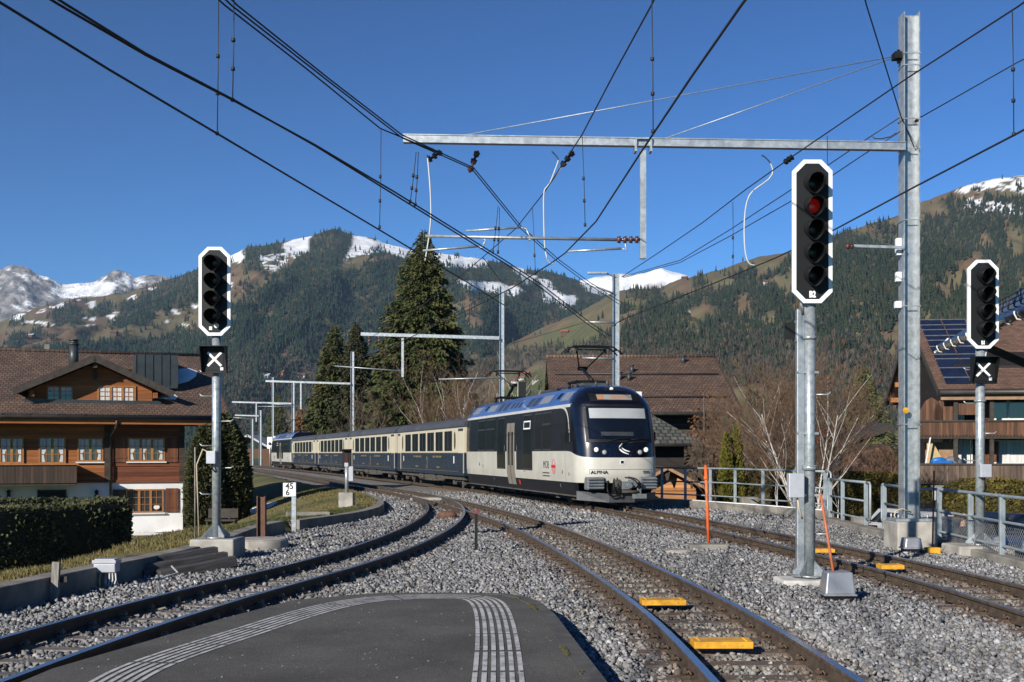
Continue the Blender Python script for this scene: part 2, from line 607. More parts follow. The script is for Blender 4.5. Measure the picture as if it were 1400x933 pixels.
def copy_tree(root, label=None, loc=None, rotz=None):
    kids = {}
    for o in D.objects:
        if o.parent is not None:
            kids.setdefault(o.parent.name, []).append(o)

    def rec(o, par):
        c = o.copy()
        COL.objects.link(c)
        c.parent = par
        if par is not None:
            c.matrix_parent_inverse = o.matrix_parent_inverse
        for k in kids.get(o.name, []):
            rec(k, c)
        return c
    r = rec(root, None)
    if label: r['label'] = label
    if loc is not None: r.location = loc
    if rotz is not None: r.rotation_euler = (0, 0, rotz)
    return r


def text_mesh(name, body, size, m, parent, mw, bold=0.0, align='CENTER', ext=.002, squeeze=1.0, spacing=1.0):
    """lettering as a thin raised mesh; mw = matrix relative to the parent (text lies in its XY plane)"""
    cu = D.curves.new(name, 'FONT')
    cu.body = body; cu.size = size; cu.align_x = align; cu.align_y = 'CENTER'
    cu.extrude = ext; cu.offset = bold; cu.space_character = spacing; cu.resolution_u = 3
    t = D.objects.new(name + '_tmp', cu)
    COL.objects.link(t)
    dg = bpy.context.evaluated_depsgraph_get()
    dg.update()
    me = D.meshes.new_from_object(t.evaluated_get(dg))
    me.name = name
    COL.objects.unlink(t); D.objects.remove(t); D.curves.remove(cu)
    me.transform(Matrix.Diagonal((squeeze, 1, 1, 1)))
    me.materials.clear(); me.materials.append(m)
    o = D.objects.new(name, me)
    COL.objects.link(o)
    if parent is not None:
        o.parent = parent
    o.matrix_local = mw
    return o


FACE_CAM = Matrix(((1, 0, 0, 0), (0, 0, -1, 0), (0, 1, 0, 0), (0, 0, 0, 1)))     # text facing -Y

# ================================================================== ground
XL = spline([(-15, -8.4), (0, -7.3), (10, -6.4), (13.4, -5.95), (15.5, -5.72), (18.5, -5.3), (22, -5.3), (26.8, -5.2), (29.5, -4.5), (32.9, -4.0), (37.8, -4.25), (45, -5.6), (52.4, -7.9), (60, -10.3), (66, -12.2), (83, -17.5), (100, -22.7), (131, -33.4), (180, -51)])
_xr = [(-15, 8.4), (0, 8.2), (17, 7.9), (25, 8.0), (28, 8.3), (33.5, 8.5), (38.3, 6.7), (38.8, 4.6), (42, 3.9), (45, 3.2), (50, 1.9), (66, -2.9), (83, -7.9), (100, -13.1), (131, -23.5), (180, -41)]


def XR(y):
    return np.interp(y, [p[0] for p in _xr], [p[1] for p in _xr])


def sstep(x):
    x = np.clip(x, 0, 1)
    return x * x * (3 - 2 * x)


def ground_z(X, Y):
    X = np.asarray(X, float); Y = np.asarray(Y, float)
    Yc = np.clip(Y, -15, 180)
    xl = XL(Yc); xr = XR(Yc)
    zl = .02 - 1.68 * sstep((xl - X - .4) / 8.0)
    zr = np.where(X - xr < .55, -.12, -1.75)
    z = np.where(X < xl - .22, zl, np.where(X > xr, zr, -.26))
    far = sstep((Y - 150) / 60)
    z = z * (1 - far) - 2.6 * far
    return z + (fbm(X / 3.0, Y / 3.0, 5, 3) - .5) * .12 * np.where((X > xl) & (X < xr), .3, 1)


def _grow(a0, a1, step, far, ratio=1.22):
    v = list(np.arange(a0, a1 + 1e-6, step))
    s = step; x = a1
    up = []
    while x < far:
        s *= ratio; x += s; up.append(x)
    return v, up


gx, gup = _grow(-17, 17, .28, 5200)
gx = np.array(sorted([-x for x in gup] + gx + gup))
gy, gyu = _grow(-14, 66, .35, 6500, 1.15)
gy = np.array(gy + gyu)
GX, GY = np.meshgrid(gx, gy)
GZ = ground_z(GX, GY)
GV = np.stack([GX, GY, GZ], -1).reshape(-1, 3)
ny, nx = GX.shape
ii = (np.arange(ny - 1)[:, None] * nx + np.arange(nx - 1)[None]).ravel()
GF = np.stack([ii, ii + 1, ii + nx + 1, ii + nx], -1)
Yc = np.clip(GY, -15, 180)
inside = (GX > XL(Yc)) & (GX < XR(Yc) + .5)
n1 = fbm(GX / 1.6, GY / 1.6, 11, 5)
n2 = fbm(GX / 6, GY / 6, 12, 4)
grass = np.array([.105, .100, .036])[None, None] * (1 - n1[..., None]) * 1.3 + np.array([.19, .14, .065])[None, None] * n1[..., None]
green = np.array([.045, .068, .022])
gm = sstep((n2 - .42) * 6)[..., None]
tint = grass * gm + (grass * .35 + green * .65) * (1 - gm)
tint = np.where(inside[..., None], np.array([.13, .122, .112])[None, None] * (.6 + .8 * n1[..., None]), tint)
lot = (GX > XR(Yc) + .5) & (GY < 47) & (GX > 4)
tint = np.where(lot[..., None], np.array([.055, .055, .055])[None, None], tint)
struct(np_mesh('ground', GV, GF, mat_attr('ground_surface', .95, 9.0, .7, 1.3, bump=.6, bscale=25), tint=tint.reshape(-1, 3), smooth=True))

# ================================================================== mountains
CPX = np.arange(-520, 1921, 4.0)
TREES = {}


def terrain(name, sky_pts, Dr, Df, seed, relief, prof, cover, rows=150, foot_y=624, nscale=300.0, wob=.08, rough_mat=None, spread=None):
    xs = [p[0] for p in sky_pts]; ys = [p[1] for p in sky_pts]
    ridge_y = np.interp(CPX, xs, ys) + (fbm(CPX / 17.0, CPX * 0, seed + 3, 4) - .5) * 5
    dr = Dr * (1 + wob * (fbm(CPX / 160.0, CPX * 0 + 3, seed, 3) - .5) * 2)
    t = np.linspace(0, 1, rows)
    tb = np.linspace(1, 1.25, 8)[1:]
    tt = np.concatenate([t, tb])
    T, X = np.meshgrid(tt, CPX, indexing='ij')
    dist = Df + (dr[None] - Df) * T
    zr = EYE + (HOR - ridge_y) * dr / FOC
    zf = -9.0
    Tc = np.clip(T, 0, 1)
    pr = prof(Tc)
    z = zf + (zr[None] - zf) * pr
    wx = (X - 700) / FOC * dist
    # spurs and gullies running down the slope
    rid = 1 - np.abs(2 * fbm(wx / nscale, T * 1.1 + .4 * fbm(wx / nscale, T * 3, seed + 9, 2), seed + 1, 5) - 1)
    env = np.where(T <= 1, np.sin(PI * np.clip(T, 0, 1)) ** .8, 0)
    z = z + relief * (rid - .72) * env * (zr[None] - zf) / (zr.mean() - zf)
    z = z + (fbm(wx / 45.0, dist / 45.0, seed + 2, 4) - .5) * relief * .12 * env
    back = np.clip(T - 1, 0, 1)
    z = z - back * back * (zr[None] - zf) * 3 - back * (zr[None] - zf) * .25
    V = np.stack([wx, dist, z], -1)
    r, c = T.shape
    i0 = (np.arange(r - 1)[:, None] * c + np.arange(c - 1)[None]).ravel()
    F = np.stack([i0, i0 + 1, i0 + c + 1, i0 + c], -1)
    sy = HOR - (z - EYE) * FOC / dist
    tint, forest = cover(X, sy, T, wx, dist, seed)
    o = np_mesh(name, V.reshape(-1, 3), F, rough_mat, tint=tint.reshape(-1, 3), smooth=True)
    struct(o)
    TREES[name] = (X, T, V, sy, forest)
    return o


def blend(a, b, k):
    return a * (1 - k[..., None]) + np.asarray(b) * k[..., None]


SNOW = np.array([.82, .84, .87])
OLIVE = np.array([.135, .115, .062])
BROWN = np.array([.155, .105, .062])
GREENM = np.array([.075, .105, .035])
WOODS = np.array([.050, .050, .030])


def soft(X, Y, poly, seed, w=7.0, f=14.0):
    """polygon with a noisy edge"""
    dx = (fbm(X / f, Y / f, seed, 4) - .5) * 2 * w
    dy = (fbm(X / f + 31, Y / f + 7, seed + 5, 4) - .5) * 2 * w
    return inpoly(X + dx, Y + dy, poly)


def anyp(X, Y, polys, seed, w=7.0, f=14.0):
    r = np.zeros(X.shape, bool)
    for k, p in enumerate(polys):
        r |= soft(X, Y, p, seed + k * 13, w, f)
    return r


mt_mat = mat_attr('mountain_surface', .95, .02, .75, 1.25, spec=.1, bump=.5, bscale=.06, bdist=6)
rock_mat = mat_attr('rock_and_snow', .9, .012, .6, 1.3, spec=.1, bump=1.0, bscale=.012, bdist=60)


def cover_rock(X, Y, T, wx, d, seed):
    n = fbm(X / 16, Y / 10, seed, 6)
    n2 = fbm(X / 5, Y / 4, seed + 7, 5)
    band = fbm((X + Y * .8) / 30, (Y - X * .45) / 5.0, seed + 4, 5)
    rock = blend(np.ones(X.shape + (1,)) * np.array([.13, .115, .105]), [.32, .295, .27], sstep((n2 - .33) * 2.6))
    rock = rock * (.75 + .5 * sstep((band - .35) * 4))[..., None]
    k = sstep((n * .35 + band * .45 + n2 * .2 - .575) * 22)
    bowl = anyp(X, Y, [[(84, 386), (150, 386), (172, 380), (150, 403), (100, 410), (66, 402)], [(170, 372), (190, 377), (198, 386), (182, 384)], [(45, 372), (95, 386), (85, 391), (60, 382)]], seed, 4)
    k = np.where(bowl, np.maximum(k, .86), k * .85)
    return blend(rock, SNOW, k), np.zeros(X.shape)


def cover_far_snow(X, Y, T, wx, d, seed):
    n = fbm(wx / 300, d / 200, seed, 5)
    return blend(np.ones(X.shape + (1,)) * SNOW, BROWN, sstep((n - .66) * 10)), np.zeros(X.shape)


def cover_b(X, Y, T, wx, d, seed):
    n = fbm(X / 34, Y / 22, seed, 5)
    nf = fbm(X / 9, Y / 7, seed + 3, 4)
    col = blend(np.ones(X.shape + (1,)) * OLIVE, BROWN, sstep((n - .4) * 4))
    # forest everywhere right of the left meadows, meadows left
    left = X < 318 + (fbm(Y / 20, X / 40, seed + 8, 3) - .5) * 60
    f = np.where(left, 0.0, 1.0)
    clumps = [[(72, 446), (68, 426), (95, 414), (112, 424), (106, 446)], [(112, 434), (140, 414), (160, 420), (150, 434)], [(150, 446), (165, 418), (205, 396), (222, 402), (210, 440), (170, 452)],
              [(200, 400), (250, 372), (276, 362), (276, 410), (240, 425), (206, 424)], [(30, 450), (8, 446), (16, 436), (34, 440)], [(8, 470), (30, 452), (36, 474), (10, 486)], [(36, 460), (52, 450), (60, 460), (44, 466)],
              [(-60, 484), (30, 482), (60, 474), (85, 480), (110, 468), (150, 468), (200, 466), (225, 457), (240, 452), (260, 457), (285, 442), (300, 427), (330, 412), (330, 620), (-60, 620)],
              [(140, 404), (160, 392), (200, 388), (204, 394), (170, 402)], [(-500, 640), (-500, 470), (0, 480), (0, 640)]]
    f = np.where(left & anyp(X, Y, clumps, seed + 20, 6), 1.0, f)
    f = np.where(left & (f == 0) & (nf > .64), .5, f)
    gaps = [[(313, 362), (345, 372), (372, 382), (350, 400), (322, 420), (310, 420)], [(355, 350), (397, 346), (398, 368), (374, 376), (358, 366)], [(462, 372), (476, 344), (500, 338), (506, 352), (490, 372)],
            [(505, 352), (530, 344), (535, 352), (506, 362)], [(300, 346), (333, 340), (330, 366), (306, 360)], [(385, 336), (420, 316), (436, 314), (420, 330), (424, 345), (404, 352), (390, 346)],
            [(484, 322), (545, 332), (600, 343), (664, 354), (664, 366), (610, 362), (560, 352), (536, 348), (520, 340), (480, 342)], [(620, 384), (690, 388), (720, 398), (700, 404), (640, 396)],
            [(735, 380), (752, 384), (757, 398), (790, 408), (782, 420), (744, 414), (742, 396)], [(705, 374), (735, 378), (730, 386), (712, 386)], [(700, 360), (720, 364), (716, 372), (700, 370)],
            [(468, 400), (474, 388), (480, 392), (472, 406)], [(790, 372), (850, 380), (840, 405), (800, 400)]]
    g = anyp(X, Y, gaps, seed + 50, 5, 10)
    f = np.where(g & (Y > 340 - 0), np.where(nf > .60, .5, 0.0), f)
    f = np.where(g & (Y <= 340), np.where(nf > .68, .4, 0), f)
    brownish = (~left) & (fbm(X / 26, Y / 14, seed + 31, 5) > .60) & (Y > 400)
    f = np.where(brownish, .35, f)
    snowp = [[(300, 346), (333, 340), (330, 360), (306, 356)], [(385, 336), (420, 316), (436, 314), (420, 330), (424, 345), (404, 352), (390, 346)], [(355, 350), (397, 346), (396, 360), (374, 372), (358, 362)],
             [(470, 356), (484, 322), (545, 332), (600, 343), (664, 354), (664, 368), (610, 366), (560, 356), (520, 344), (488, 350)], [(620, 384), (690, 388), (720, 398), (700, 404), (640, 396)],
             [(735, 380), (752, 384), (757, 398), (790, 408), (782, 420), (744, 414), (742, 396)], [(705, 372), (735, 377), (730, 388), (712, 388)], [(700, 360), (720, 364), (716, 374), (700, 372)], [(790, 370), (850, 380), (840, 405), (800, 400)]]
    sn = anyp(X, Y, snowp, seed + 70, 4, 9).astype(float)
    sn = np.where(inpoly(X, Y, snowp[2]), sn * (fbm(X / 9, Y / 2.0, seed + 77, 3) > .47), sn)
    streak = left & (fbm(X / 14, Y / 5, seed + 81, 4) > .66 - .10 * sstep((420 - Y) / 40)) & (Y < 445) & (f == 0)
    sn = np.maximum(sn, streak * 1.0)
    base = blend(col, WOODS, (f > .6) * .8)
    base = blend(base, [.10, .075, .05], ((~left) & (Y > 490)) * .6)
    return blend(base, SNOW, sn * .97), f


def cover_c(X, Y, T, wx, d, seed):
    n = fbm(X / 40, Y / 24, seed, 5)
    nf = fbm(X / 12, Y / 8, seed + 3, 4)
    col = blend(np.ones(X.shape + (1,)) * OLIVE, BROWN, sstep((n - .45) * 5))
    f = np.ones(X.shape)
    mead = [[(690, 466), (740, 444), (800, 420), (838, 398), (856, 402), (862, 408), (905, 410), (910, 382), (930, 372), (1060, 338), (1085, 342), (1062, 372), (1020, 382), (1000, 396), (958, 396), (935, 408), (900, 412), (870, 424), (846, 420), (842, 440), (812, 470), (740, 476), (680, 480)],
            [(938, 426), (970, 416), (980, 430), (960, 444), (936, 440)], [(1040, 392), (1062, 378), (1092, 372), (1100, 390), (1070, 400)], [(870, 470), (900, 454), (910, 462), (880, 474)], [(1000, 412), (1018, 400), (1024, 420), (1010, 432)],
            [(1210, 300), (1258, 278), (1290, 262), (1330, 245), (1400, 232), (1700, 240), (1700, 300), (1400, 288), (1350, 280), (1300, 292), (1260, 302), (1230, 320)],
            [(1270, 400), (1300, 372), (1330, 350), (1345, 356), (1320, 390), (1290, 420)], [(1200, 470), (1230, 440), (1240, 470), (1215, 500)], [(1335, 330), (1350, 318), (1352, 335), (1340, 345)], [(1085, 455), (1100, 445), (1104, 470), (1090, 480)],
            [(1370, 330), (1392, 310), (1400, 350), (1380, 360)], [(960, 552), (985, 536), (1040, 530), (1062, 550), (1040, 585), (980, 590)], [(680, 545), (700, 520), (740, 496), (752, 506), (745, 545), (700, 560)], [(640, 520), (700, 505), (720, 540), (640, 560)]]
    g = anyp(X, Y, mead, seed + 50, 6, 12)
    f = np.where(g, np.where(nf > .68, .35, 0.0), f)
    clump = [[(858, 408), (858, 384), (872, 378), (900, 378), (906, 394), (900, 410)], [(945, 396), (946, 378), (962, 378), (966, 394)], [(1290, 290), (1280, 274), (1300, 270), (1330, 278), (1326, 290)], [(1338, 286), (1344, 272), (1360, 270), (1420, 276), (1420, 292)], [(1000, 392), (1004, 376), (1030, 366), (1034, 380)]]
    cl = anyp(X, Y, clump, seed + 90, 3, 9)
    f = np.where(cl, 1.0, f)
    f = np.where((~g) & (fbm(X / 17, Y / 26, seed + 33, 4) > .62), .3, f)
    green = anyp(X, Y, [[(980, 552), (1062, 546), (1060, 590), (985, 592)], [(680, 545), (700, 526), (742, 505), (750, 530), (700, 560)]], seed + 7, 4)
    green2 = anyp(X, Y, [[(740, 460), (790, 440), (830, 450), (812, 470), (740, 480)], [(936, 440), (975, 425), (980, 434), (950, 446)], [(845, 420), (900, 405), (880, 425)]], seed + 8, 5)
    col = blend(col, GREENM, green * .95)
    col = blend(col, GREENM, green2 * .45)
    base = blend(col, WOODS, (f > .6) * .7)
    base = blend(base, [.12, .09, .065], ((f > .25) & (Y > 470)) * .6)
    sn = anyp(X, Y, [[(1306, 262), (1330, 240), (1420, 228), (1500, 232), (1500, 262), (1400, 262), (1350, 258), (1330, 264)], [(1318, 284), (1326, 268), (1340, 274), (1400, 284), (1400, 296), (1340, 288)]], seed + 60, 6, 12) & (fbm(X / 12, Y / 2.6, seed + 61, 4) > .40)
    return blend(base, SNOW, sn * .9), f


A_SKY = [(-520, 400), (-60, 392), (0, 370), (15, 363), (35, 364), (48, 372), (62, 379), (84, 388), (104, 388), (130, 386), (146, 375), (158, 367), (168, 372), (176, 373), (185, 380), (192, 377), (202, 377), (222, 378), (262, 386), (330, 400), (420, 430), (2000, 470)]
terrain('alpine_peak', A_SKY, 6200, 4300, 101, 260, lambda t: t ** 1.15, cover_rock, rows=200, foot_y=470, nscale=420, rough_mat=rock_mat, wob=.03)
D_SKY = [(-520, 500), (600, 470), (700, 402), (760, 390), (800, 382), (830, 377), (862, 376), (888, 371), (904, 367), (922, 372), (940, 377), (985, 392), (1060, 430), (1500, 500), (2000, 500)]
terrain('snowy_summit', D_SKY, 4700, 3900, 211, 60, lambda t: t, cover_far_snow, rows=40, foot_y=480, nscale=400, rough_mat=mt_mat, wob=.02)
B_SKY = [(-520, 470), (-100, 452), (0, 440), (30, 427), (60, 418), (100, 409), (140, 405), (185, 397), (205, 390), (225, 383), (250, 375), (275, 367), (300, 356), (320, 348), (340, 338), (360, 336), (385, 333), (420, 323), (440, 317), (455, 313), (470, 316), (485, 322), (500, 325), (520, 331), (540, 337), (560, 340), (600, 346), (640, 351), (680, 359), (720, 368), (760, 374), (790, 384), (830, 402), (900, 440), (1000, 480), (1200, 540), (2000, 600)]
terrain('forested_mountain', B_SKY, 3000, 1100, 307, 150, lambda t: .55 * t + .45 * t ** 1.7, cover_b, nscale=420, rough_mat=mt_mat)
C_SKY = [(-520, 640), (520, 610), (600, 560), (640, 518), (690, 474), (740, 450), (790, 427), (820, 411), (838, 399), (860, 396), (900, 394), (930, 382), (960, 376), (1000, 364), (1020, 357), (1040, 352), (1060, 348), (1080, 344), (1110, 332), (1140, 322), (1170, 312), (1200, 303), (1225, 296), (1260, 277), (1290, 265), (1320, 253), (1345, 247), (1370, 243), (1400, 240), (1440, 238), (1560, 250), (1700, 262), (2000, 280)]
terrain('wooded_mountain', C_SKY, 1900, 620, 409, 110, lambda t: .5 * t + .5 * t ** 1.6, cover_c, nscale=260, rough_mat=mt_mat)


def spot_on(name, px, py):
    """point of a mountain that shows at this photo pixel"""
    X, T, V, sy, f = TREES[name]
    c = int(np.argmin(np.abs(CPX - px)))
    col = sy[:150, c]
    r = int(np.argmin(np.abs(col - py)))
    return Vector(V[r, c])


def conifer_templates():
    out = []
    rng = np.random.default_rng(3)
    for k in range(5):
        V = []; F = []
        for (z0, z1, r) in ((.08, .50, .19), (.30, .78, .135), (.56, 1.0, .075)):
            b = len(V)
            n = 5
            for q in range(n):
                a = 2 * PI * (q + rng.random() * .7) / n
                rr = r * (.65 + .7 * rng.random())
                V.append((rr * math.cos(a), rr * math.sin(a), z0 + .10 * rng.random()))
            V.append((0, 0, z1))
            for q in range(n):
                F.append((b + q, b + (q + 1) % n, b + n))
        out.append((np.array(V), np.array(F)))
    return out


def bare_templates():
    out = []
    rng = np.random.default_rng(5)
    for k in range(3):
        V = []; F = []
        for q in range(16):
            a = rng.random() * 2 * PI; el = .9 + rng.random() * .55
            l = .55 + .45 * rng.random(); z0 = .05 + .3 * rng.random()
            d = np.array([math.cos(a) * math.cos(el), math.sin(a) * math.cos(el), math.sin(el)])
            s_ = np.array([-math.sin(a), math.cos(a), 0]) * (.035 + .03 * rng.random())
            p = np.array([0, 0, z0])
            b = len(V)
            V += [p + d * l * .35 - s_, p + d * l * .35 + s_, p + d * l]
            F.append((b, b + 1, b + 2))
        out.append((np.array(V), np.array(F)))
    return out


CT = conifer_templates()
BT = bare_templates()


def forest(name, src, n, hmin, hmax, seed, bare_frac, label, col_lo, col_hi, xr=(-140, 1560)):
    X, T, V, sy, f = TREES[src]
    rng = np.random.default_rng(seed)
    r = 150
    # cell weight = screen area of the cell so that the wood is evenly thick to the eye
    dy = np.abs(np.diff(sy[:r], axis=0))[:, :-1]
    w = dy * (f[:r - 1, :-1]) * ((X[:r - 1, :-1] > xr[0]) & (X[:r - 1, :-1] < xr[1]))
    w = np.clip(w, 0, 12) + 1e-9 * 0
    p = (w / w.sum()).ravel()
    idx = rng.choice(len(p), n, p=p)
    rr = idx // w.shape[1]; cc = idx % w.shape[1]
    a = rng.random(n)[:, None]; b = rng.random(n)[:, None]
    pos = V[rr, cc] * (1 - a) * (1 - b) + V[rr + 1, cc] * a * (1 - b) + V[rr, cc + 1] * (1 - a) * b + V[rr + 1, cc + 1] * a * b
    y = sy[rr, cc]
    k = rng.random(n)
    bare = k < bare_frac(X[rr, cc], y)
    Vs = []; Fs = []; Ts = []; off = 0
    big = fbm(X[rr, cc] / 30, y / 20, seed, 3)
    for tset, sel, isb in ((CT, ~bare, False), (BT, bare, True)):
        ids = np.nonzero(sel)[0]
        for q, (tv, tf) in enumerate(tset):
            m = ids[q::len(tset)]
            if len(m) == 0:
                continue
            h = (hmin + (hmax - hmin) * rng.random(len(m)) ** 1.3) * (.8 if isb else 1)
            wd = h * (.8 + .5 * rng.random(len(m))) * (.9 if isb else 1)
            sc = np.stack([wd, wd, h], -1)
            pv, pf = scatter(tv, tf, pos[m] - np.array([0, 0, .5]), rng.random(len(m)) * 2 * PI, sc)
            u = (rng.random(len(m)) * .6 + big[m] * .8)[:, None]
            if isb:
                c = np.array([.075, .064, .052]) * (1 - u * .5) + np.array([.13, .105, .080]) * u * .5
                warm = rng.random(len(m)) < .035
                c = np.where(warm[:, None], np.array([.15, .080, .035]), c)
            else:
                c = np.array(col_lo) * (1 - u) + np.array(col_hi) * u
            Vs.append(pv); Fs.append(pf + off); off += len(pv)
            Ts.append(np.repeat(c, len(tv), 0))
    o = np_mesh(name, np.concatenate(Vs), np.concatenate(Fs), FOREST_MAT, tint=np.concatenate(Ts))
    tag(o, label, 'forest', kind='stuff')
    return o


FOREST_MAT = mat_attr('distant_needles', .9, .3, .7, 1.3, spec=.1)
forest('mountain_forest', 'forested_mountain', 50000, 7.5, 14.5, 21, lambda x, y: np.where(x > 300, .03 + .5 * sstep((y - 455) / 70), .08), 'dark spruce forest covering the long snow capped mountain', (.012, .026, .019), (.030, .048, .028))
forest('slope_forest', 'wooded_mountain', 42000, 6.5, 13.5, 22, lambda x, y: .06 + .68 * sstep((y - 425) / 95), 'mixed spruce and bare woods on the slope rising to the right', (.013, .024, .015), (.036, .046, .026))


# ================================================================== air
def build_haze():
    b = MB()
    b.box(-4600, 4600, -60, 8200, -420, 1330)
    m = D.materials.new('haze_air')
    m.use_nodes = True
    nt = m.node_tree
    nt.nodes.remove(nt.nodes['Principled BSDF'])
    pv = nt.nodes.new('ShaderNodeVolumePrincipled')
    pv.inputs['Color'].default_value = (.45, .68, 1.0, 1)
    pv.inputs['Density'].default_value = HAZE
    pv.inputs['Anisotropy'].default_value = .0
    nt.links.new(pv.outputs[0], nt.nodes['Material Output'].inputs['Volume'])
    o = b.build('haze', m)
    o['kind'] = 'stuff'
    return o


HAZE = 0.00005
build_haze()

# ================================================================== platform
PLAT = [G(px, py, .05) for px, py in ((-60, 966), (20, 936), (72, 914), (200, 877), (300, 847), (400, 821), (470, 814.5), (525, 811.5), (600, 811), (690, 812), (722, 817), (742, 826), (760, 842), (782, 871), (826, 928), (880, 1000))]
PLAT = [Vector((p.x, p.y)) for p in PLAT]
PLAT = [Vector((-4.2, 3.0))] + PLAT + [Vector((.95, 3.0))]
PLAT_XY = [(p.x, p.y) for p in PLAT]


def build_platform():
    b = MB()
    b.prism([(p.x, p.y) for p in PLAT], (0, 0, -.45), (1, 0, 0), (0, 1, 0), (0, 0, 1), .50)
    o = struct(b.build('platform', M['asphalt']))
    # kerb edging down the right side and round the top, a hair proud of the asphalt
    k = MB()
    path = [Vector((p.x, p.y, 0)) for p in PLAT[7:]]
    inner = []
    for i, p in enumerate(path):
        d = (path[min(i + 1, len(path) - 1)] - path[max(0, i - 1)]).normalized()
        n = Vector((d.y, -d.x, 0))
        inner.append(p + n * (.10 if i < 4 else .15))
    for i in range(len(path) - 1):
        m_ = max(1, round((path[i + 1] - path[i]).length / .8))
        for q in range(m_):
            e = .004 / max(.05, (path[i + 1] - path[i]).length)
            f0, f1 = q / m_ + e, (q + 1) / m_ - e
            a = path[i].lerp(path[i + 1], f0); c = path[i].lerp(path[i + 1], f1)
            ia = inner[i].lerp(inner[i + 1], f0); ic = inner[i].lerp(inner[i + 1], f1)
            k.slab([(a.x, a.y, .056), (c.x, c.y, .056), (ic.x, ic.y, .056), (ia.x, ia.y, .056)], .05)
    struct(k.build('platform_kerb', mat('kerb_strip', (.055, .054, .05), .9, 0, scale=5, col2=(.10, .098, .09), bump=.5, bscale=90)))
    # moss in the joint beside the kerb
    rng = np.random.default_rng(9)
    mv = []
    for i in range(4, len(path) - 1):
        for q in range(130):
            t = rng.random()
            p = inner[i].lerp(inner[i + 1], t)
            if fbm(p.y * 2.2, p.x, 4, 3) > .50:
                mv.append((p.x + rng.normal() * .012, p.y, .058 + rng.random() * .006))
    if mv:
        tv = np.array([(-1, -.6, 0), (1, -.5, 0), (.2, 1, .0), (0, 0, .9)]) * .014
        tf = np.array([(0, 1, 3), (1, 2, 3), (2, 0, 3)])
        V, F = scatter(tv, tf, np.array(mv), rng.random(len(mv)) * 6.28, .5 + rng.random(len(mv)))
        o = np_mesh('moss', V, F, mat('moss', (.06, .065, .02), .95, 0, scale=30, col2=(.12, .10, .04)))
        o['kind'] = 'stuff'


build_platform()


def grit():
    rng = np.random.default_rng(19)
    n = 420
    X = -3.6 + 4.3 * rng.random(n); Y = 7.8 + 5 * rng.random(n)
    ok = inpoly(X, Y, PLAT_XY)
    X, Y = X[ok], Y[ok]; n = len(X)
    tv = np.array([(-1, -.7, 0), (1, -.6, 0), (.3, 1, 0), (0, 0, .8)]); tf = np.array([(0, 1, 3), (1, 2, 3), (2, 0, 3)])
    s_ = .0035 + .009 * rng.random(n) ** 4
    V, F = scatter(tv, tf, np.stack([X, Y, np.full(n, .0505)], -1), rng.random(n) * 6.28, s_)
    g = .12 + .3 * rng.random(n)
    o = np_mesh('grit', V, F, mat_attr('grit_stone', .9), tint=np.repeat(np.stack([g, g * .97, g * .92], -1), 4, 0))
    o['kind'] = 'stuff'


grit()

TACT = [G(px, py, .05) for px, py in ((150, 938), (215, 905), (330, 866.5), (420, 838), (490, 822.5), (560, 816.8), (625, 816.5), (660, 821), (674, 840), (680, 880), (681, 935), (680, 1010))]


def smooth_path(pts, n):
    t = np.arange(len(pts))
    fx = spline([(a, p.x) for a, p in zip(t, pts)])
    fy = spline([(a, p.y) for a, p in zip(t, pts)])
    tt = np.linspace(0, len(pts) - 1, n)
    return np.stack([fx(tt), fy(tt)], -1)


def build_tactile():
    c = smooth_path(TACT, 600)
    seg = np.linalg.norm(np.diff(c, axis=0), axis=1)
    s = np.concatenate([[0], np.cumsum(seg)])
    d = np.gradient(c, axis=0); d /= np.linalg.norm(d, axis=1)[:, None]
    nrm = np.stack([-d[:, 1], d[:, 0]], -1)
    root = thing('tactile_strip', 'six white ribbed guide lines curving over the dark platform end', 'tactile strip', (0, 0, 0))
    m = mat('worn_white_marking', (.26, .26, .26), .8, 0, scale=9, col2=(.50, .50, .49), mix=(.38, .56), bump=.2)
    for k in range(6):
        off = (k - 2.5) * .067
        b = MB()
        step = .86
        s0 = 0.0
        while s0 < s[-1]:
            s1 = min(s0 + step - .035, s[-1])
            tt = np.linspace(s0, s1, 7)
            L = []; R = []
            for q in tt:
                i = min(np.searchsorted(s, q), len(s) - 1)
                p = c[i] + nrm[i] * off
                L.append(p - nrm[i] * .0185); R.append(p + nrm[i] * .0185)
            for j in range(6):
                b.add([(L[j][0], L[j][1], .0545), (R[j][0], R[j][1], .0545), (R[j + 1][0], R[j + 1][1], .0545), (L[j + 1][0], L[j + 1][1], .0545)], [(0, 1, 2, 3)])
            s0 += step
        b.build('guide_line', m, root)


build_tactile()

# ================================================================== tracks
RAIL_PROF = [(-.034, 0), (.034, 0), (.036, -.012), (.034, -.034), (.009, -.044), (.008, -.112), (.055, -.126), (.055, -.138), (-.055, -.138), (-.055, -.126), (-.008, -.112), (-.009, -.044), (-.034, -.034), (-.036, -.012)]
HALF = .533


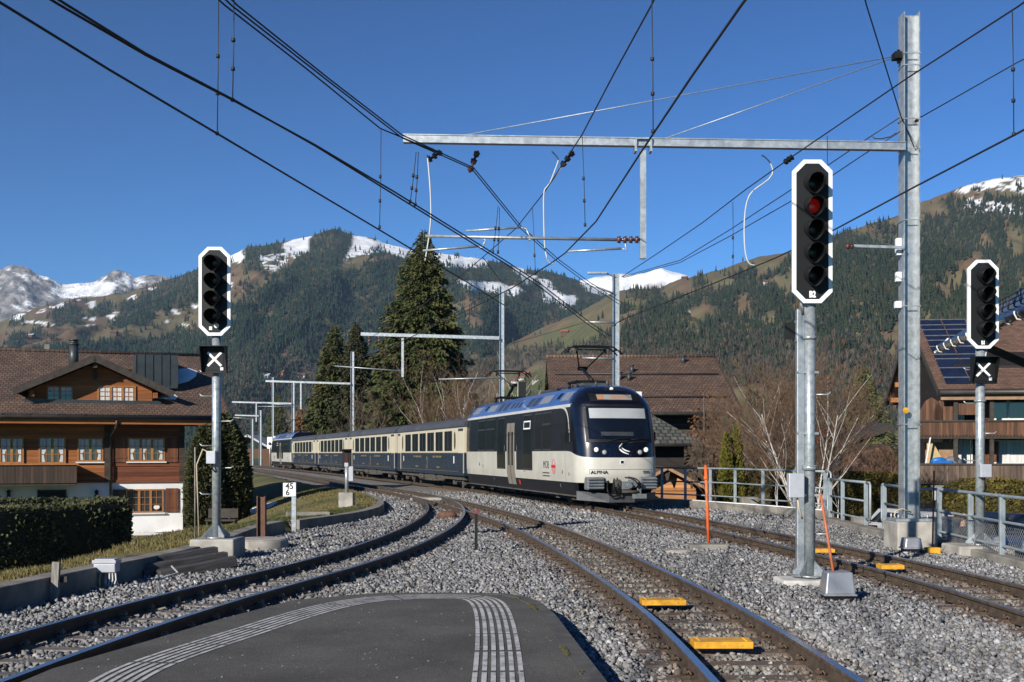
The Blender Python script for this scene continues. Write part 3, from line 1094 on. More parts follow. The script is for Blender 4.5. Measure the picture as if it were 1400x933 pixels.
def rail_mesh(f, y0, y1, side, zoff, name, parent, step=.6, taper=None):
    ys = np.arange(y0, y1 + .01, step)
    xs = f(ys)
    dx = np.gradient(xs, ys)
    L = np.sqrt(1 + dx * dx)
    nxv = 1 / L; nyv = -dx / L                  # to the right of travel
    cx = xs + nxv * HALF * side; cyv = ys + nyv * HALF * side
    n = len(RAIL_PROF)
    b = MB()
    vs = []
    for i in range(len(ys)):
        k = 1.0
        for a, z in RAIL_PROF:
            vs.append((cx[i] + nxv[i] * a * k, cyv[i] + nyv[i] * a * k, z + zoff))
    fs = []; mi = []
    for i in range(len(ys) - 1):
        for k in range(n):
            k2 = (k + 1) % n
            fs.append((i * n + k, i * n + k2, (i + 1) * n + k2, (i + 1) * n + k))
            mi.append(1 if k == 0 else 0)
    fs.append(tuple(range(n))); mi.append(0)
    fs.append(tuple(range((len(ys) - 1) * n, len(ys) * n))); mi.append(0)
    b.v = vs; b.f = [list(f_) for f_ in fs]; b.mi = mi; b.sm = [False] * len(fs)
    return b.build(name, [M['rail_side'], M['rail_top']], parent)


def clip_mesh(m):
    b = MB()
    b.box(-.66, .66, -.02, .02, -.03, -.006)
    for sx in (-1, 1):
        for sd in (-1, 1):
            x = sx * HALF + sd * .085
            b.box(x - .035, x + .035, -.05, .05, -.02, .022)
            b.cyl((x, -.0, .02), (x, 0, .075), .017, n=6)
            b.box(x - .022, x + .022, -.022, .022, .035, .058)
            b.tube([(x - sd * .045, -.045, .03), (x - sd * .03, -.02, .055), (x + sd * .02, 0, .04), (x - sd * .03, .02, .055), (x - sd * .045, .045, .03)], .009, 5)
    return b


def track(label, f, y0, y1, zoff, kind, ystep=.6, half=.85, jit=.03, ysl=None):
    root = thing('railway_track', label, 'track', (float(f(20)), 20, 0), 0, None)
    root.location = (0, 0, 0)
    for side in (-1, 1):
        rail_mesh(f, y0, y1, side, zoff, 'rail', root)
    ys = np.arange(ysl[0] if ysl else y0 + .3, ysl[1] if ysl else y1, ystep)
    sm = {'wood': M['sleeper_wood'], 'pale': M['sleeper_pale'], 'steel': M['sleeper_steel']}[kind]
    b = MB()
    if kind == 'wood':
        b.box(-half, half, -.10, .10, -.15, 0)
    else:
        b.prism([(-.12, -.1), (-.085, 0), (.085, 0), (.12, -.1)], (-half, 0, 0), (0, 1, 0), (0, 0, 1), (1, 0, 0), 2 * half)
    s0 = b.build('sleeper', sm, root)
    c0 = clip_mesh(None).build('rail_fastening', M['clip_pale'] if kind == 'pale' else M['clip'], s0)
    first = True
    extra = []
    for i, y in enumerate(ys[:100]):
        x = float(f(y))
        dx = float(f(y + .1) - f(y - .1)) / .2
        if first:
            s, c = s0, c0; first = False
        else:
            s = s0.copy(); COL.objects.link(s)
            c = c0.copy(); COL.objects.link(c)
            c.parent = s; s.parent = root
        s.location = (x, y + RNG.normal() * .01, -.137 + zoff)
        s.rotation_euler = (0, 0, -math.atan(dx) + RNG.normal() * jit * .3)
    if len(ys) > 100:
        V0 = [(-half, -.11, -.137), (half, -.11, -.137), (half, .11, -.137), (-half, .11, -.137)]
        ye = ys[100:]
        pos = np.stack([f(ye), ye, np.zeros(len(ye))], -1)
        V, F = scatter(np.array(V0), np.array([(0, 1, 2, 3)]), pos)
        o = np_mesh('far_sleepers', V, F, sm, root)
        o['kind'] = 'stuff'
    return root


TRK1 = track('straight middle track with dark timber sleepers passing right of the platform end', T1, 1.0, 150, 0, 'wood')
TRK2 = track('curved branch track with pale sleepers left of the platform end', T2, 1.0, 47.5, .003, 'pale', half=.80, ysl=(2.0, 34))
TRK3 = track('outer track under the train with rusty brown sleepers', T3, 1.0, 160, 0, 'steel')


def turnout_bits():
    # point machine hump and guard rails at the turnout
    b = MB()
    b.sphere((0, 0, .03), .28, 12, 8, 1.0, .55, .5)
    b.box(-.34, .34, -.2, .2, -.16, -.02)
    p = G(612, 701, -.15)
    o = b.build('point_machine', M['rust'], loc=(float(T2(31)) + .05, 31.5, -.10))
    tag(o, 'dark brown cast point machine hump between the rails of the curved track', 'point machine')
    for x, y, lab in ((G(576, 676).x + .5, 43.5, 'flat grey concrete slab beside the far turnout rails'),):
        b = MB(); b.box(-.7, .7, -.5, .5, -.1, .06)
        tag(b.build('cable_cover', M['concrete'], loc=(x, y, -.1), bevel=.02), lab, 'slab')


turnout_bits()


# ================================================================== ballast
def ballast():
    # sheet under the stones
    ys = np.concatenate([np.arange(-8, 60, .3), np.arange(60, 181, 1.5)])
    us = np.linspace(0, 1, 60)
    Yg, Ug = np.meshgrid(ys, us, indexing='ij')
    xl = XL(Yg) + .10; xr = XR(Yg) - .02
    Xg = xl + (xr - xl) * Ug
    z = -.19 + (fbm(Xg * 3, Yg * 3, 3, 4) - .5) * .05
    for f in (T1, T3):
        pass
    # shoulders a little higher away from the rails, deeper by the left wall
    dl = Xg - xl
    z = z - .06 * np.clip(1 - dl / 1.2, 0, 1)
    V = np.stack([Xg, Yg, z], -1).reshape(-1, 3)
    r, c = Xg.shape
    i0 = (np.arange(r - 1)[:, None] * c + np.arange(c - 1)[None]).ravel()
    F = np.stack([i0, i0 + 1, i0 + c + 1, i0 + c], -1)
    n = fbm(Xg * 1.3, Yg * 1.3, 31, 4)[..., None]
    tint = np.array([.15, .145, .14]) * (1 - n) + np.array([.25, .245, .24]) * n
    dr = np.minimum.reduce([np.abs(np.abs(Xg - f(Yg)) - HALF) for f in (T1, T3)])
    tint = tint * (1 - np.exp(-(dr / .3) ** 2)[..., None] * np.array([.25, .40, .5]))
    m = mat_attr('ballast_bed', .95, 30, .4, 1.6, bump=1.0, bscale=35, bdist=.05)
    struct(np_mesh('ballast_bed', V, F, m, tint=tint.reshape(-1, 3), smooth=True))
    # the stones
    rng = np.random.default_rng(42)
    tem = []
    bm = bmesh.new(); bmesh.ops.create_icosphere(bm, subdivisions=1, radius=1)
    iv = np.array([v.co[:] for v in bm.verts]); fi = np.array([[v.index for v in f.verts] for f in bm.faces]); bm.free()
    iv42 = iv; 
    bm = bmesh.new(); bmesh.ops.create_icosphere(bm, subdivisions=1, radius=1); bm.free()
    bm = bmesh.new(); bmesh.ops.create_cube(bm, size=1.35); bmesh.ops.triangulate(bm, faces=bm.faces[:])
    cv = np.array([v.co[:] for v in bm.verts]); cf = np.array([[v.index for v in f.verts] for f in bm.faces]); bm.free()
    # icosahedron (12 verts, 20 faces) from create_icosphere level 1
    near_t = []; far_t = []
    for k in range(10):
        q = iv * (1 + rng.normal(size=(len(iv), 1)) * .16) * np.array([1.25, 1.0, .78]) * (1 + rng.normal(size=3) * .14)
        # cut flat facets
        for _ in range(8):
            d = rng.normal(size=3); d /= np.linalg.norm(d)
            h = q @ d; lim = .48 + .24 * rng.random()
            q = q - np.outer(np.clip(h - lim, 0, None), d)
        near_t.append((q * 1.28, fi))
    for k in range(6):
        q = cv * (1 + rng.normal(size=(len(cv), 1)) * .22) * np.array([1.2, 1.0, .8])
        q = q + rng.normal(size=q.shape) * .13
        far_t.append((q, cf))
    bands = [(7.6, 12, 900, .0265, near_t), (12, 20, 520, .029, far_t), (20, 30, 260, .034, far_t), (30, 52, 60, .052, far_t)]
    plat = [(p[0], p[1]) for p in PLAT_XY]
    Vs = []; Fs = []; Ts = []; off = 0
    for y0, y1, dens, size, tem in bands:
        xa = float(min(XL(np.linspace(y0, y1, 9)))); xb = float(max(XR(np.linspace(y0, y1, 9))))
        xa = max(xa, -.47 * y1 - .6); xb = min(xb, .47 * y1 + .6)
        n = int(dens * (xb - xa) * (y1 - y0))
        X = xa + (xb - xa) * rng.random(n); Y = y0 + (y1 - y0) * rng.random(n)
        ok = (X > XL(Y) + .12) & (X < XR(Y) - .05) & ~inpoly(X, Y, plat) & (np.abs(X) < .47 * Y + .5)
        rails = np.full(n, 9.0); trk = np.full(n, 9.0); mid = np.zeros(n, int)
        for q, f in enumerate((T1, T2, T3)):
            yy = np.clip(Y, 0, 47) if f is T2 else Y
            d = np.abs(X - f(yy)); d = np.where((f is T2) & (Y > 47), 9, d)
            rails = np.minimum(rails, np.abs(d - HALF)); 
            mid = np.where(d < trk, q, mid); trk = np.minimum(trk, d)
        ok &= rails > .075
        # thin out on top of the sleepers
        onsl = np.zeros(n, bool)
        for f, ph in ((T1, 1.3), (T3, 1.3)):
            fr = ((Y - ph + .3) % .6) - .3
            onsl |= (np.abs(X - f(Y)) < .9) & (np.abs(fr) < .14)
        fr2 = ((Y - 2.0 + .3) % .6) - .3
        on2 = (np.abs(X - T2(np.clip(Y, 0, 47))) < .84) & (np.abs(fr2) < .13) & (Y < 34)
        ok &= ~(onsl & (rng.random(n) < .62)) & ~(on2 & (rng.random(n) < .82))
        X, Y, rails, trk, mid = X[ok], Y[ok], rails[ok], trk[ok], mid[ok]
        n = len(X)
        s = size * (.55 + .75 * rng.random(n) ** 1.2)
        lift = rng.random(n) ** 2 * .035
        dl = X - XL(Y)
        Z = -.19 + .006 + lift - .06 * np.clip(1 - dl / 1.2, 0, 1) + np.where(trk > .95, .02 + .02 * fbm(X, Y, 8, 2), 0) + np.where((mid == 1) & (trk < .9), .012, 0) + np.where((mid != 1) & (trk < .9), .008, 0)
        sparse = (dl < .9) & (Y < 18) & (rng.random(n) < .55)
        # colours: mostly cool grey limestone, some pale, a few tan; rust dust next to the rails
        g = .105 + .19 * rng.random(n) ** 1.1
        c = np.stack([g * .985, g * .995, g * 1.01], -1)
        pale = rng.random(n) < .12
        c = np.where(pale[:, None], c * 1.5, c)
        tan = rng.random(n) < .05
        c = np.where(tan[:, None], c * np.array([1.16, 1.01, .83]), c)
        patch = (fbm(X * .7, Y * .5, 77, 3))[:, None]
        c = c * (.75 + .5 * patch)
        rust = np.exp(-(rails / .30) ** 2) * np.where(mid == 1, .5, .85)
        c = c * (1 - rust[:, None] * np.array([.38, .52, .62]))
        inner = (trk < .6) & (mid != 1)
        c = np.where(inner[:, None], c * np.array([.92, .88, .80]), c)
        keep = ~sparse
        pos = np.stack([X, Y, Z], -1)
        for q, (tv, tf) in enumerate(tem):
            ids = np.nonzero(keep)[0][q::len(tem)]
            R = rand_rot(len(ids), rng)
            pv, pf = scatter(tv, tf, pos[ids], None, s[ids], R)
            Vs.append(pv); Fs.append(pf + off); off += len(pv)
            Ts.append(np.repeat(c[ids], len(tv), 0))
    V = np.concatenate(Vs); F = np.concatenate(Fs); T = np.concatenate(Ts)
    o = np_mesh('ballast', V, F, mat_attr('ballast_stone', .85, 40, .75, 1.25, spec=.25), tint=T)
    tag(o, 'grey crushed stone ballast around the rails', 'ballast', kind='stuff')
    print('ballast stones faces', len(F))


ballast()


# ================================================================== left retaining wall, right kerb
def path_wall(b, pts, w, z0, z1):
    """wall along pts (x, y): w thick to the left of travel"""
    n = len(pts)
    L = []; R = []
    for i in range(n):
        a = Vector(pts[max(i - 1, 0)]); c = Vector(pts[min(i + 1, n - 1)])
        d = (c - a).normalized()
        nn = Vector((-d.y, d.x))
        p = Vector(pts[i])
        L.append(p + nn * w); R.append(p)
    vs = []
    for l, r in zip(L, R):
        vs += [(l.x, l.y, z0), (r.x, r.y, z0), (r.x, r.y, z1), (l.x, l.y, z1)]
    fs = []
    for i in range(n - 1):
        for k in range(4):
            fs.append((i * 4 + k, i * 4 + (k + 1) % 4, i * 4 + 4 + (k + 1) % 4, i * 4 + 4 + k))
    fs.append((0, 1, 2, 3)); fs.append(((n - 1) * 4 + 3, (n - 1) * 4 + 2, (n - 1) * 4 + 1, (n - 1) * 4))
    return b.add(vs, fs)


b = MB()
path_wall(b, [(float(XL(y)), y) for y in np.arange(4, 27.1, .8)], .30, -.6, .085)
tag(b.build('retaining_wall', M['concrete_dark'], bevel=.012), 'low dark concrete wall holding back the dry grass bank on the left', 'wall')
b = MB()
path_wall(b, [(float(XL(y)), y) for y in np.arange(27.3, 36.5, .5)], .30, -.6, .05)
tag(b.build('kerb_wall', M['concrete_dark'], bevel=.015), 'curved concrete kerb along the sunlit grass bank by the turnout', 'wall')
b = MB()
path_wall(b, [(float(XL(y)) , y) for y in np.arange(36.7, 56, .8)], .30, -.6, .03)
tag(b.build('kerb_wall', M['concrete_dark'], bevel=.015), 'far low kerb stones running on beyond the dwarf signal', 'wall')


def grass():
    rng = np.random.default_rng(77)
    n = 105000
    Y = 9 + 44 * rng.random(n) ** 1.25
    d = .27 + np.where(rng.random(n) < .6, 2.2, 9.0) * rng.random(n) ** 1.2
    X = XL(Y) - d
    ok = (np.abs(X) < .47 * Y + .5) & (fbm(X * 1.1, Y * 1.1, 8, 3) > .36)
    ok &= ~((Y < 27) & (X > -5.0) )
    X, Y, d = X[ok], Y[ok], d[ok]
    n = len(X)
    Z = ground_z(X, Y) - .02
    tv = np.array([(-.5, 0, 0), (.5, 0, 0), (.25, .3, .55), (0, .75, 1.0)])
    tf = np.array([(0, 1, 2), (0, 2, 3)])
    tuft = fbm(X * .9, Y * .9, 15, 3)
    h = (.035 + .085 * rng.random(n)) * np.where(Y > 25, .55, 1) * (.4 + 1.3 * np.clip(tuft - .25, 0, 1)) * (1 + Y / 60)
    w = (.006 + .008 * rng.random(n)) * (1 + Y / 14)
    V, F = scatter(tv, tf, np.stack([X, Y, Z], -1), rng.random(n) * 6.28, np.stack([w, h * .6, h], -1))
    u = rng.random(n)[:, None] * .6 + .7 * (1 - sstep((fbm(X / 6, Y / 6, 12, 4) - .38) * 5))[:, None]
    u = np.clip(u, 0, 1)
    c = np.array([.25, .20, .085]) * (1 - u) + np.array([.075, .095, .03]) * u
    o = np_mesh('grass', V, F, mat_attr('grass_blade', .8, 3, .8, 1.2, trans=.25), tint=np.repeat(c, 4, 0))
    tag(o, 'dry yellow winter grass on the left bank', 'grass', kind='stuff')


grass()

# ================================================================== signals
def octagon(w, h, c):
    return [(-w + c, -h), (w - c, -h), (w, -h + c), (w, h - c), (w - c, h), (-w + c, h), (-w, h - c), (-w, -h + c)]


def signal_head(root, n, zc, half_h, y, lit, caption, pitch=.31, dim=None):
    hw = .27
    b = MB()
    b.prism(octagon(hw - .012, half_h - .012, .145), (0, y, zc), (1, 0, 0), (0, 0, 1), (0, 1, 0), .035)
    board = b.build('signal_board', M['signal_dark'], root)
    # white rim as one continuous octagonal frame, its face 4 mm proud
    o1 = octagon(hw, half_h, .15); o2 = octagon(hw - .052, half_h - .052, .128)
    b = MB()
    vs = [(a, y - .004, zc + c) for a, c in o1] + [(a, y - .004, zc + c) for a, c in o2] + [(a, y + .04, zc + c) for a, c in o1] + [(a, y + .04, zc + c) for a, c in o2]
    fs = []
    for k in range(8):
        j = (k + 1) % 8
        fs += [(k, j, 8 + j, 8 + k), (16 + k, 24 + k, 24 + j, 16 + j), (k, 16 + k, 16 + j, j), (8 + k, 8 + j, 24 + j, 24 + k)]
    b.add(vs, fs)
    b.build('white_rim', M['white_paint'], root)
    # housing behind the board
    b = MB(); b.box(-.17, .17, y + .04, y + .20, zc - half_h + .12, zc + half_h - .12)
    b.build('lamp_case', M['black'], root, bevel=.02)
    top = zc + (n - 1) * pitch / 2 + (.035 if n == 5 else .045)
    for k in range(n):
        z = top - k * pitch
        lp = D.objects.new('lamp', None); COL.objects.link(lp); lp.parent = root; lp.location = (0, y, z)
        # hooded visor: open tube, long at the top, cut away to a point below
        b = MB(); r = .118; nn = 32
        vs = []
        for q in range(nn):
            a = 2 * PI * q / nn
            cx, cz = math.cos(a), math.sin(a)
            # round hood drawn to a blunt point at the chin, longest at the top
            chin = max(0, (-cz - .72) / .28)
            kz = 1 + .24 * chin ** 1.3
            L = .29 - .13 * sm01((.35 - cz) / 1.35)
            for rr, oy in ((r, .0), (r, -L), (r - .006, -L), (r - .006, .0)):
                vs.append((rr * cx * (1 - .12 * chin), oy, rr * cz * kz - (.035 if oy < 0 else 0)))
        fs = []
        for q in range(nn):
            j = (q + 1) % nn
            for e in range(3):
                fs.append((q * 4 + e, j * 4 + e, j * 4 + e + 1, q * 4 + e + 1))
        b.add(vs, fs)
        b.sm = [True] * len(fs)
        b.build('visor', M['black'], lp)
        b = MB()
        b.cyl((0, .0, 0), (0, -.008, 0), .128, n=26)
        b.build('lamp_ring', M['signal_dark'], lp)
        b = MB()
        b.sphere((0, -.006, 0), .10, 20, 10, 1, .35, 1)
        mt = M['lens_dark']
        if k == lit: mt = M['lens_red']
        elif k == dim: mt = M['lens_dimred']
        b.build('lens', mt, lp)
    if caption:
        bb = MB()
        if caption.startswith('*'):
            for dx, dz in ((-.035, 0),):
                pass
        else:
            text_mesh('caption', caption, .115 if n == 5 else .085, M['white_letter'], root, Matrix.Translation((0, y - .003, zc - half_h + (.115 if n == 5 else .10))) @ FACE_CAM, bold=.006, squeeze=.72)


def sm01(t):
    t = max(0, min(1, t)); return t * t * (3 - 2 * t)


def x_board(root, z, y, flip=False):
    """hooded black box with a white saltire"""
    b = MB()
    w0, w1, h0, h1 = .17, .235, -.215, .215
    # back panel
    b.box(-w1 + .02, w1 - .02, y, y + .03, z + h0, z + h1)
    # tapering hood: deep at the top, shallow below
    f = y - .20
    for sx in (-1, 1):
        b.prism([(y, z + h0), (y - .05, z + h0), (f, z + h1), (y, z + h1)], (sx * (w1 - .02) - (.006 if sx > 0 else -.0), 0, 0), (0, 1, 0), (0, 0, 1), (1, 0, 0), .012 * 1)
    b.box(-w1 + .014, w1 - .014, f, y + .03, z + h1 + .001, z + h1 + .013)
    b.box(-w1 + .014, w1 - .014, y - .05, y + .03, z + h0 - .012, z + h0 - .001)
    b.build('hooded_case', M['black'], root)
    b = MB()
    b.box(-.155, .155, y - .010, y - .002, z - .185, z + .185)
    pn = b.build('face_panel', M['signal_dark'], root)
    b = MB()
    L = .115; t = .02
    pts = [(-L - t * .7, -L + t * .7), (-L + t * .7, -L - t * .7), (0, -1.4 * t), (L - t * .7, -L - t * .7), (L + t * .7, -L + t * .7), (1.4 * t, 0), (L + t * .7, L - t * .7), (L - t * .7, L + t * .7), (0, 1.4 * t), (-L + t * .7, L + t * .7), (-L - t * .7, L - t * .7), (-1.4 * t, 0)]
    b.prism(pts, (0, y - .017, z + .01), (1, 0, 0), (0, 0, 1), (0, 1, 0), .006)
    b.build('white_cross', M['white_paint'], pn)
    b = MB(); b.box(.10, .15, y - .018, y - .012, z - .18, z - .13)
    b.build('small_plate', M['white_paint'], pn)


def rungs(root, zs, r=.085):
    for z, sd in zs:
        b = MB()
        b.tube([(sd * r * .8, 0, z), (sd * .25, 0, z), (sd * .29, 0, z + .035)], .011, 6)
        b.build('step_rung', M['galv_pole'], root)


def flange(root, z, r, m):
    b = MB()
    b.cyl((0, 0, z), (0, 0, z + .025), .25, n=4)
    for k in range(4):
        a = PI / 4 + k * PI / 2
        d = Vector((math.cos(a), math.sin(a), 0))
        b.prism([(r * .5, .02), (.26, .02), (.26, .05), (r, .22)], (0, 0, z), d, (0, 0, 1), d.cross(Vector((0, 0, 1))), .012)
    b.build('base_flange', m, root)


# --- tall five-lamp signal between the middle and outer track
Yb2 = 15.5
b2 = thing('railway_signal', 'tall five lamp signal with glowing red second lamp and caption B2', 'railway signal', (P(1107, 0, Yb2).x, Yb2, 0), 0)
b = MB(); b.cyl((0, 0, .0), (0, 0, 3.64), .074, n=20); b.cyl((0, 0, 3.64), (0, 0, 3.70), .074, .045, n=20)
b.cyl((0, 0, 1.42), (0, 0, 1.49), .102, n=20); b.cyl((0, 0, 1.47), (0, 0, 1.48), .105, n=20); b.cyl((0, 0, 3.2), (0, 0, 3.245), .09, n=20)
for z in (1.08, 1.92, 2.75):
    b.bar((-.16, 0, z), (.11, 0, z), .10, .03)
b.build('mast', M['galv_pole'], b2)
flange(b2, -.03, .082, M['galv'])
signal_head(b2, 5, 4.645, .968, -.14, 1, 'B2')
b = MB(); b.cyl((-.06, .1, 3.55), (-.12, .0, 3.75), .025, n=8); b.box(-.11, .11, -.1, .1, 3.70, 3.78)
b.build('head_bracket', M['galv'], b2)
b = MB(); b.box(-.33, -.12, -.20, -.06, 1.05, 1.38)
o = b.build('terminal_box', M['grey_box'], b2, bevel=.012)
b = MB(); b.tube([(-.20, -.12, 1.06), (-.18, -.13, .92), (-.13, -.06, .80), (-.10, 0, .76)], .012, 6)
b.build('cable', M['cable_cream'], b2)
rungs(b2, [(2.45, 1), (.55, 1)], .085)

Yq = 16.3
tw = thing('square_post', 'slim square galvanised post standing just behind the five lamp signal', 'post', (P(1094, 0, Yq).x, Yq, -.15))
b = MB(); b.box(-.055, .055, -.055, .055, 0, 3.86); b.build('post', M['galv'], tw, bevel=.008)
b = MB(); b.box(-.225, -.075, -.02, .0, 3.43, 3.67); b.build('side_panel', M['signal_dark'], tw)
b = MB(); b.box(-.073, -.056, -.045, .045, 3.40, 3.70); b.build('panel_clamp', M['galv'], tw)

# plinth of the tall signal
b = MB(); b.box(-.42, .45, -.33, .3, -.38, -.045)
tag(b.build('concrete_plinth', M['concrete_new'], loc=(b2.location.x - .02, Yb2 - .02, 0), bevel=.03), 'broken pale concrete plinth at the foot of the five lamp signal', 'plinth')

# --- right signal
Yb1 = 20.0
b1 = thing('railway_signal', 'four lamp signal with caption B1 in front of the solar chalet', 'railway signal', (P(1340, 0, Yb1).x, Yb1, 0), 0)
b = MB(); b.cyl((0, 0, .05), (0, 0, 3.5), .078, n=18); b.cyl((0, 0, 2.55), (0, 0, 2.59), .10, n=18); b.build('mast', M['galv_pole'], b1)
flange(b1, .04, .078, M['galv'])
signal_head(b1, 4, EYE + (HOR - 417.5) * Yb1 / FOC, .775, -.13, -1, 'B1', .307, 2)
x_board(b1, EYE + (HOR - 507) * Yb1 / FOC, -.12)
b = MB(); b.box(-.07, .13, -.19, -.06, 1.23, 1.46); b.build('terminal_box', M['grey_box'], b1, bevel=.012)
b = MB(); b.tube([(.03, -.13, 1.24), (.02, -.16, 1.1), (.06, -.1, 1.02), (.03, -.07, .98)], .012, 6); b.build('cable', M['black'], b1)
b = MB(); b.tube([(.02, .05, 3.35), (.1, .0, 3.28), (.08, -.05, 3.4), (.15, .05, 3.5)], .012, 6); b.build('cable', M['cable_grey'], b1)
rungs(b1, [(3.12, -1), (3.12, 1), (2.53, -1), (2.0, 1), (1.52, -1), (.92, 1), (.55, -1)], .078)
b = MB(); b.box(-.52, .55, -.4, .45, -.45, .04)
tag(b.build('concrete_footing', M['concrete'], loc=(b1.location.x + .02, Yb1 + .05, 0), bevel=.03), 'low weathered concrete block carrying the B1 signal', 'footing')

# --- left signal
Yl = 19.5
lg = thing('railway_signal', 'four lamp signal on a tall concrete block beside the left chalet', 'railway signal', (P(296, 0, Yl).x, Yl, 0), 0)
b = MB(); b.cyl((0, 0, .2), (0, 0, 3.78), .075, n=18); b.build('mast', M['galv_pole'], lg)
flange(lg, .20, .075, M['galv'])
zc = EYE + (HOR - 400) * Yl / FOC
signal_head(lg, 4, zc, .755, -.13, -1, None, .30, 2)
b = MB(); b.box(-.09, -.04, -.137, -.131, zc - .66, zc - .60); b.build('small_plate', M['white_paint'], lg)
b = MB(); b.cyl((.035, -.131, zc - .585), (.035, -.14, zc - .585), .042, n=16); b.build('round_plate', M['white_paint'], lg)
x_board(lg, EYE + (HOR - 493) * Yl / FOC, -.12)
b = MB(); b.box(-.13, .03, -.19, -.06, 1.47, 1.69); b.build('terminal_box', M['grey_box'], lg, bevel=.012)
b = MB(); b.tube([(-.05, -.12, 1.48), (-.03, -.14, 1.38), (.0, -.08, 1.33)], .013, 6); b.build('cable', M['black'], lg)
b = MB(); b.tube([(-.10, -.1, 1.66), (-.22, -.05, 1.72), (-.34, 0, 1.45), (-.30, 0, .24)], .012, 6); b.build('conduit', M['cable_cream'], lg)
rungs(lg, [(3.04, -1), (3.04, 1), (2.63, -1), (2.2, 1), (1.78, -1), (1.4, 1), (.95, -1)], .075)
b = MB(); b.box(-.39, .36, -.35, .5, -.42, .20)
tag(b.build('concrete_footing', M['concrete'], loc=(lg.location.x + .02, Yl, 0), bevel=.03), 'tall pale concrete block under the left signal', 'footing')
b = MB(); b.cyl((0, 0, 0), (0, 0, 1.55), .013, n=8)
tag(b.build('thin_rod', M['wood_grey'], loc=(lg.location.x - .29, Yl - .28, .2)), 'thin grey rod standing beside the left signal mast', 'rod')


# ================================================================== catenary masts
def h_beam(b, w, z0, z1, fl=.014, web=.010, d=None):
    d = d or w
    b.box(-w / 2, -w / 2 + fl, -d / 2, d / 2, z0, z1)
    b.box(w / 2 - fl, w / 2, -d / 2, d / 2, z0, z1)
    b.box(-w / 2 + fl, w / 2 - fl, -web / 2, web / 2, z0 + .001, z1 - .02)
    return b


def i_arm(b, a, c, w, h):
    """steel channel arm from a to c"""
    a = Vector(a); c = Vector(c)
    b.bar(a, c, w, h * .12 + .012)
    for s in (0,):
        pass
    up = Vector((0, 0, h / 2))
    b.bar(a + up, c + up, w, .016); b.bar(a - up, c - up, w, .016)
    b.bar(a, c, .012, h)
    return b


def insulator(b, a, c, r=.055, n=4):
    a = Vector(a); c = Vector(c)
    for k in range(n):
        t = (k + .5) / n
        p = a.lerp(c, t)
        d = (c - a).normalized() * ((c - a).length / n * .28)
        b.cyl(p - d, p + d, r, r * .8, n=10)
    b.cyl(a, c, r * .4, n=8)


YM = 21.3
MX = P(1243, 0, YM).x
mast = thing('catenary_mast', 'tall steel H beam mast on a concrete footing with a long gantry arm', 'catenary mast', (MX, YM, 0))
b = MB(); h_beam(b, .30, .44, 9.86, .02, .012, .30)
b.build('post', M['galv'], mast)
b = MB(); b.box(-.34, .34, -.28, .28, .39, .438)
for sx in (-.27, .27):
    for sy in (-.2, .2):
        b.cyl((sx, sy, .43), (sx, sy, .52), .018, n=6)
b.build('base_plate', M['galv'], mast)
b = MB(); b.box(-.37, .37, -.40, .40, -.45, .388); 
tag(b.build('concrete_footing', M['concrete'], loc=(MX + .02, YM, 0), bevel=.03), 'square weathered concrete footing of the tall gantry mast', 'footing')
AZ0 = EYE + (HOR - 205) * YM / FOC; AZ1 = EYE + (HOR - 194.5) * YM / FOC
AXL = P(553, 0, YM).x - MX
arm_a = Vector((-.16, -.22, AZ0)); arm_b = Vector((AXL, -.22, AZ1))
b = MB()
b.bar(arm_a, arm_b, .11, .125)
up = Vector((0, 0, .068)); 
b.bar(arm_a + up, arm_b + up, .14, .018); b.bar(arm_a - up, arm_b - up, .14, .018)
b.build('gantry_arm', M['galv'], mast)
for z in (AZ0, AZ0 + .55, AZ0 + 1.75 - .2, 9.1, 6.0, 4.4, 2.2):
    b = MB()
    b.box(-.165, .165, -.165, -.153, z - .02, z + .0)
    b.box(-.165, .165, .153, .165, z - .02, z + .0)
    b.box(-.165, -.153, -.152, .152, z - .02, z); b.box(.153, .165, -.152, .152, z - .02, z)
    b.build('clamp_band', M['galv'], mast)
DX = P(877, 0, YM).x - MX
b = MB(); b.box(DX - .055, DX + .055, -.28, -.17, EYE + (HOR - 357) * YM / FOC, AZ0 - .08)
b.build('drop_post', M['galv'], mast)
b = MB()
for x in (DX - .14, DX + .14):
    b.box(x - .02, x + .02, -.33, -.11, AZ0 - .11, AZ0 + .13)
b.box(DX - .16, DX + .16, -.34, -.11, AZ0 + .11, AZ0 + .14)
b.build('arm_clamp', M['galv'], mast)
TZ = EYE + (HOR - 331) * YM / FOC
X0 = P(583, 0, YM).x - MX
b = MB(); b.cyl((DX - .5, -.22, TZ), (X0, -.22, EYE + (HOR - 326) * YM / FOC), .03, n=10)
b.build('registration_tube', M['galv'], mast)
b = MB(); insulator(b, (DX - .06, -.22, TZ), (DX - .50, -.22, TZ), .07, 4); b.build('insulator', M['insul'], mast)
for (xa, ya, xb, yb, hx) in ((637, 316, 712, 311, 722), (578, 343, 652, 337, 660), (775, 344, 849, 340, 850)):
    b = MB()
    pa = P(xa, ya, YM - .2); pb = P(xb, yb, YM - .2); ph = P(hx, 329, YM - .22)
    o = Vector((MX, YM, 0))
    b.tube([pa - o, pb - o], .022, 8)
    b.tube([pb - o, (pb + Vector((.10, 0, -.03))) - o, (ph + Vector((.06, 0, .02))) - o, ph - o], .016, 6)
    b.build('steady_arm', M['galv_pole'], mast)
for (x, y, x2, y2) in ((603, 200, 583, 216), (653, 199, 641, 232), (785, 200, 768, 224), (1088, 207, 1076, 219)):
    b = MB()
    o = Vector((MX, YM - .22, 0))
    insulator(b, P(x, y + 3, YM) - o - Vector((0, .22, 0)) * 0, P(x2, y2, YM) - o, .065, 3)
    b.build('hanging_insulator', M['insul'], mast)
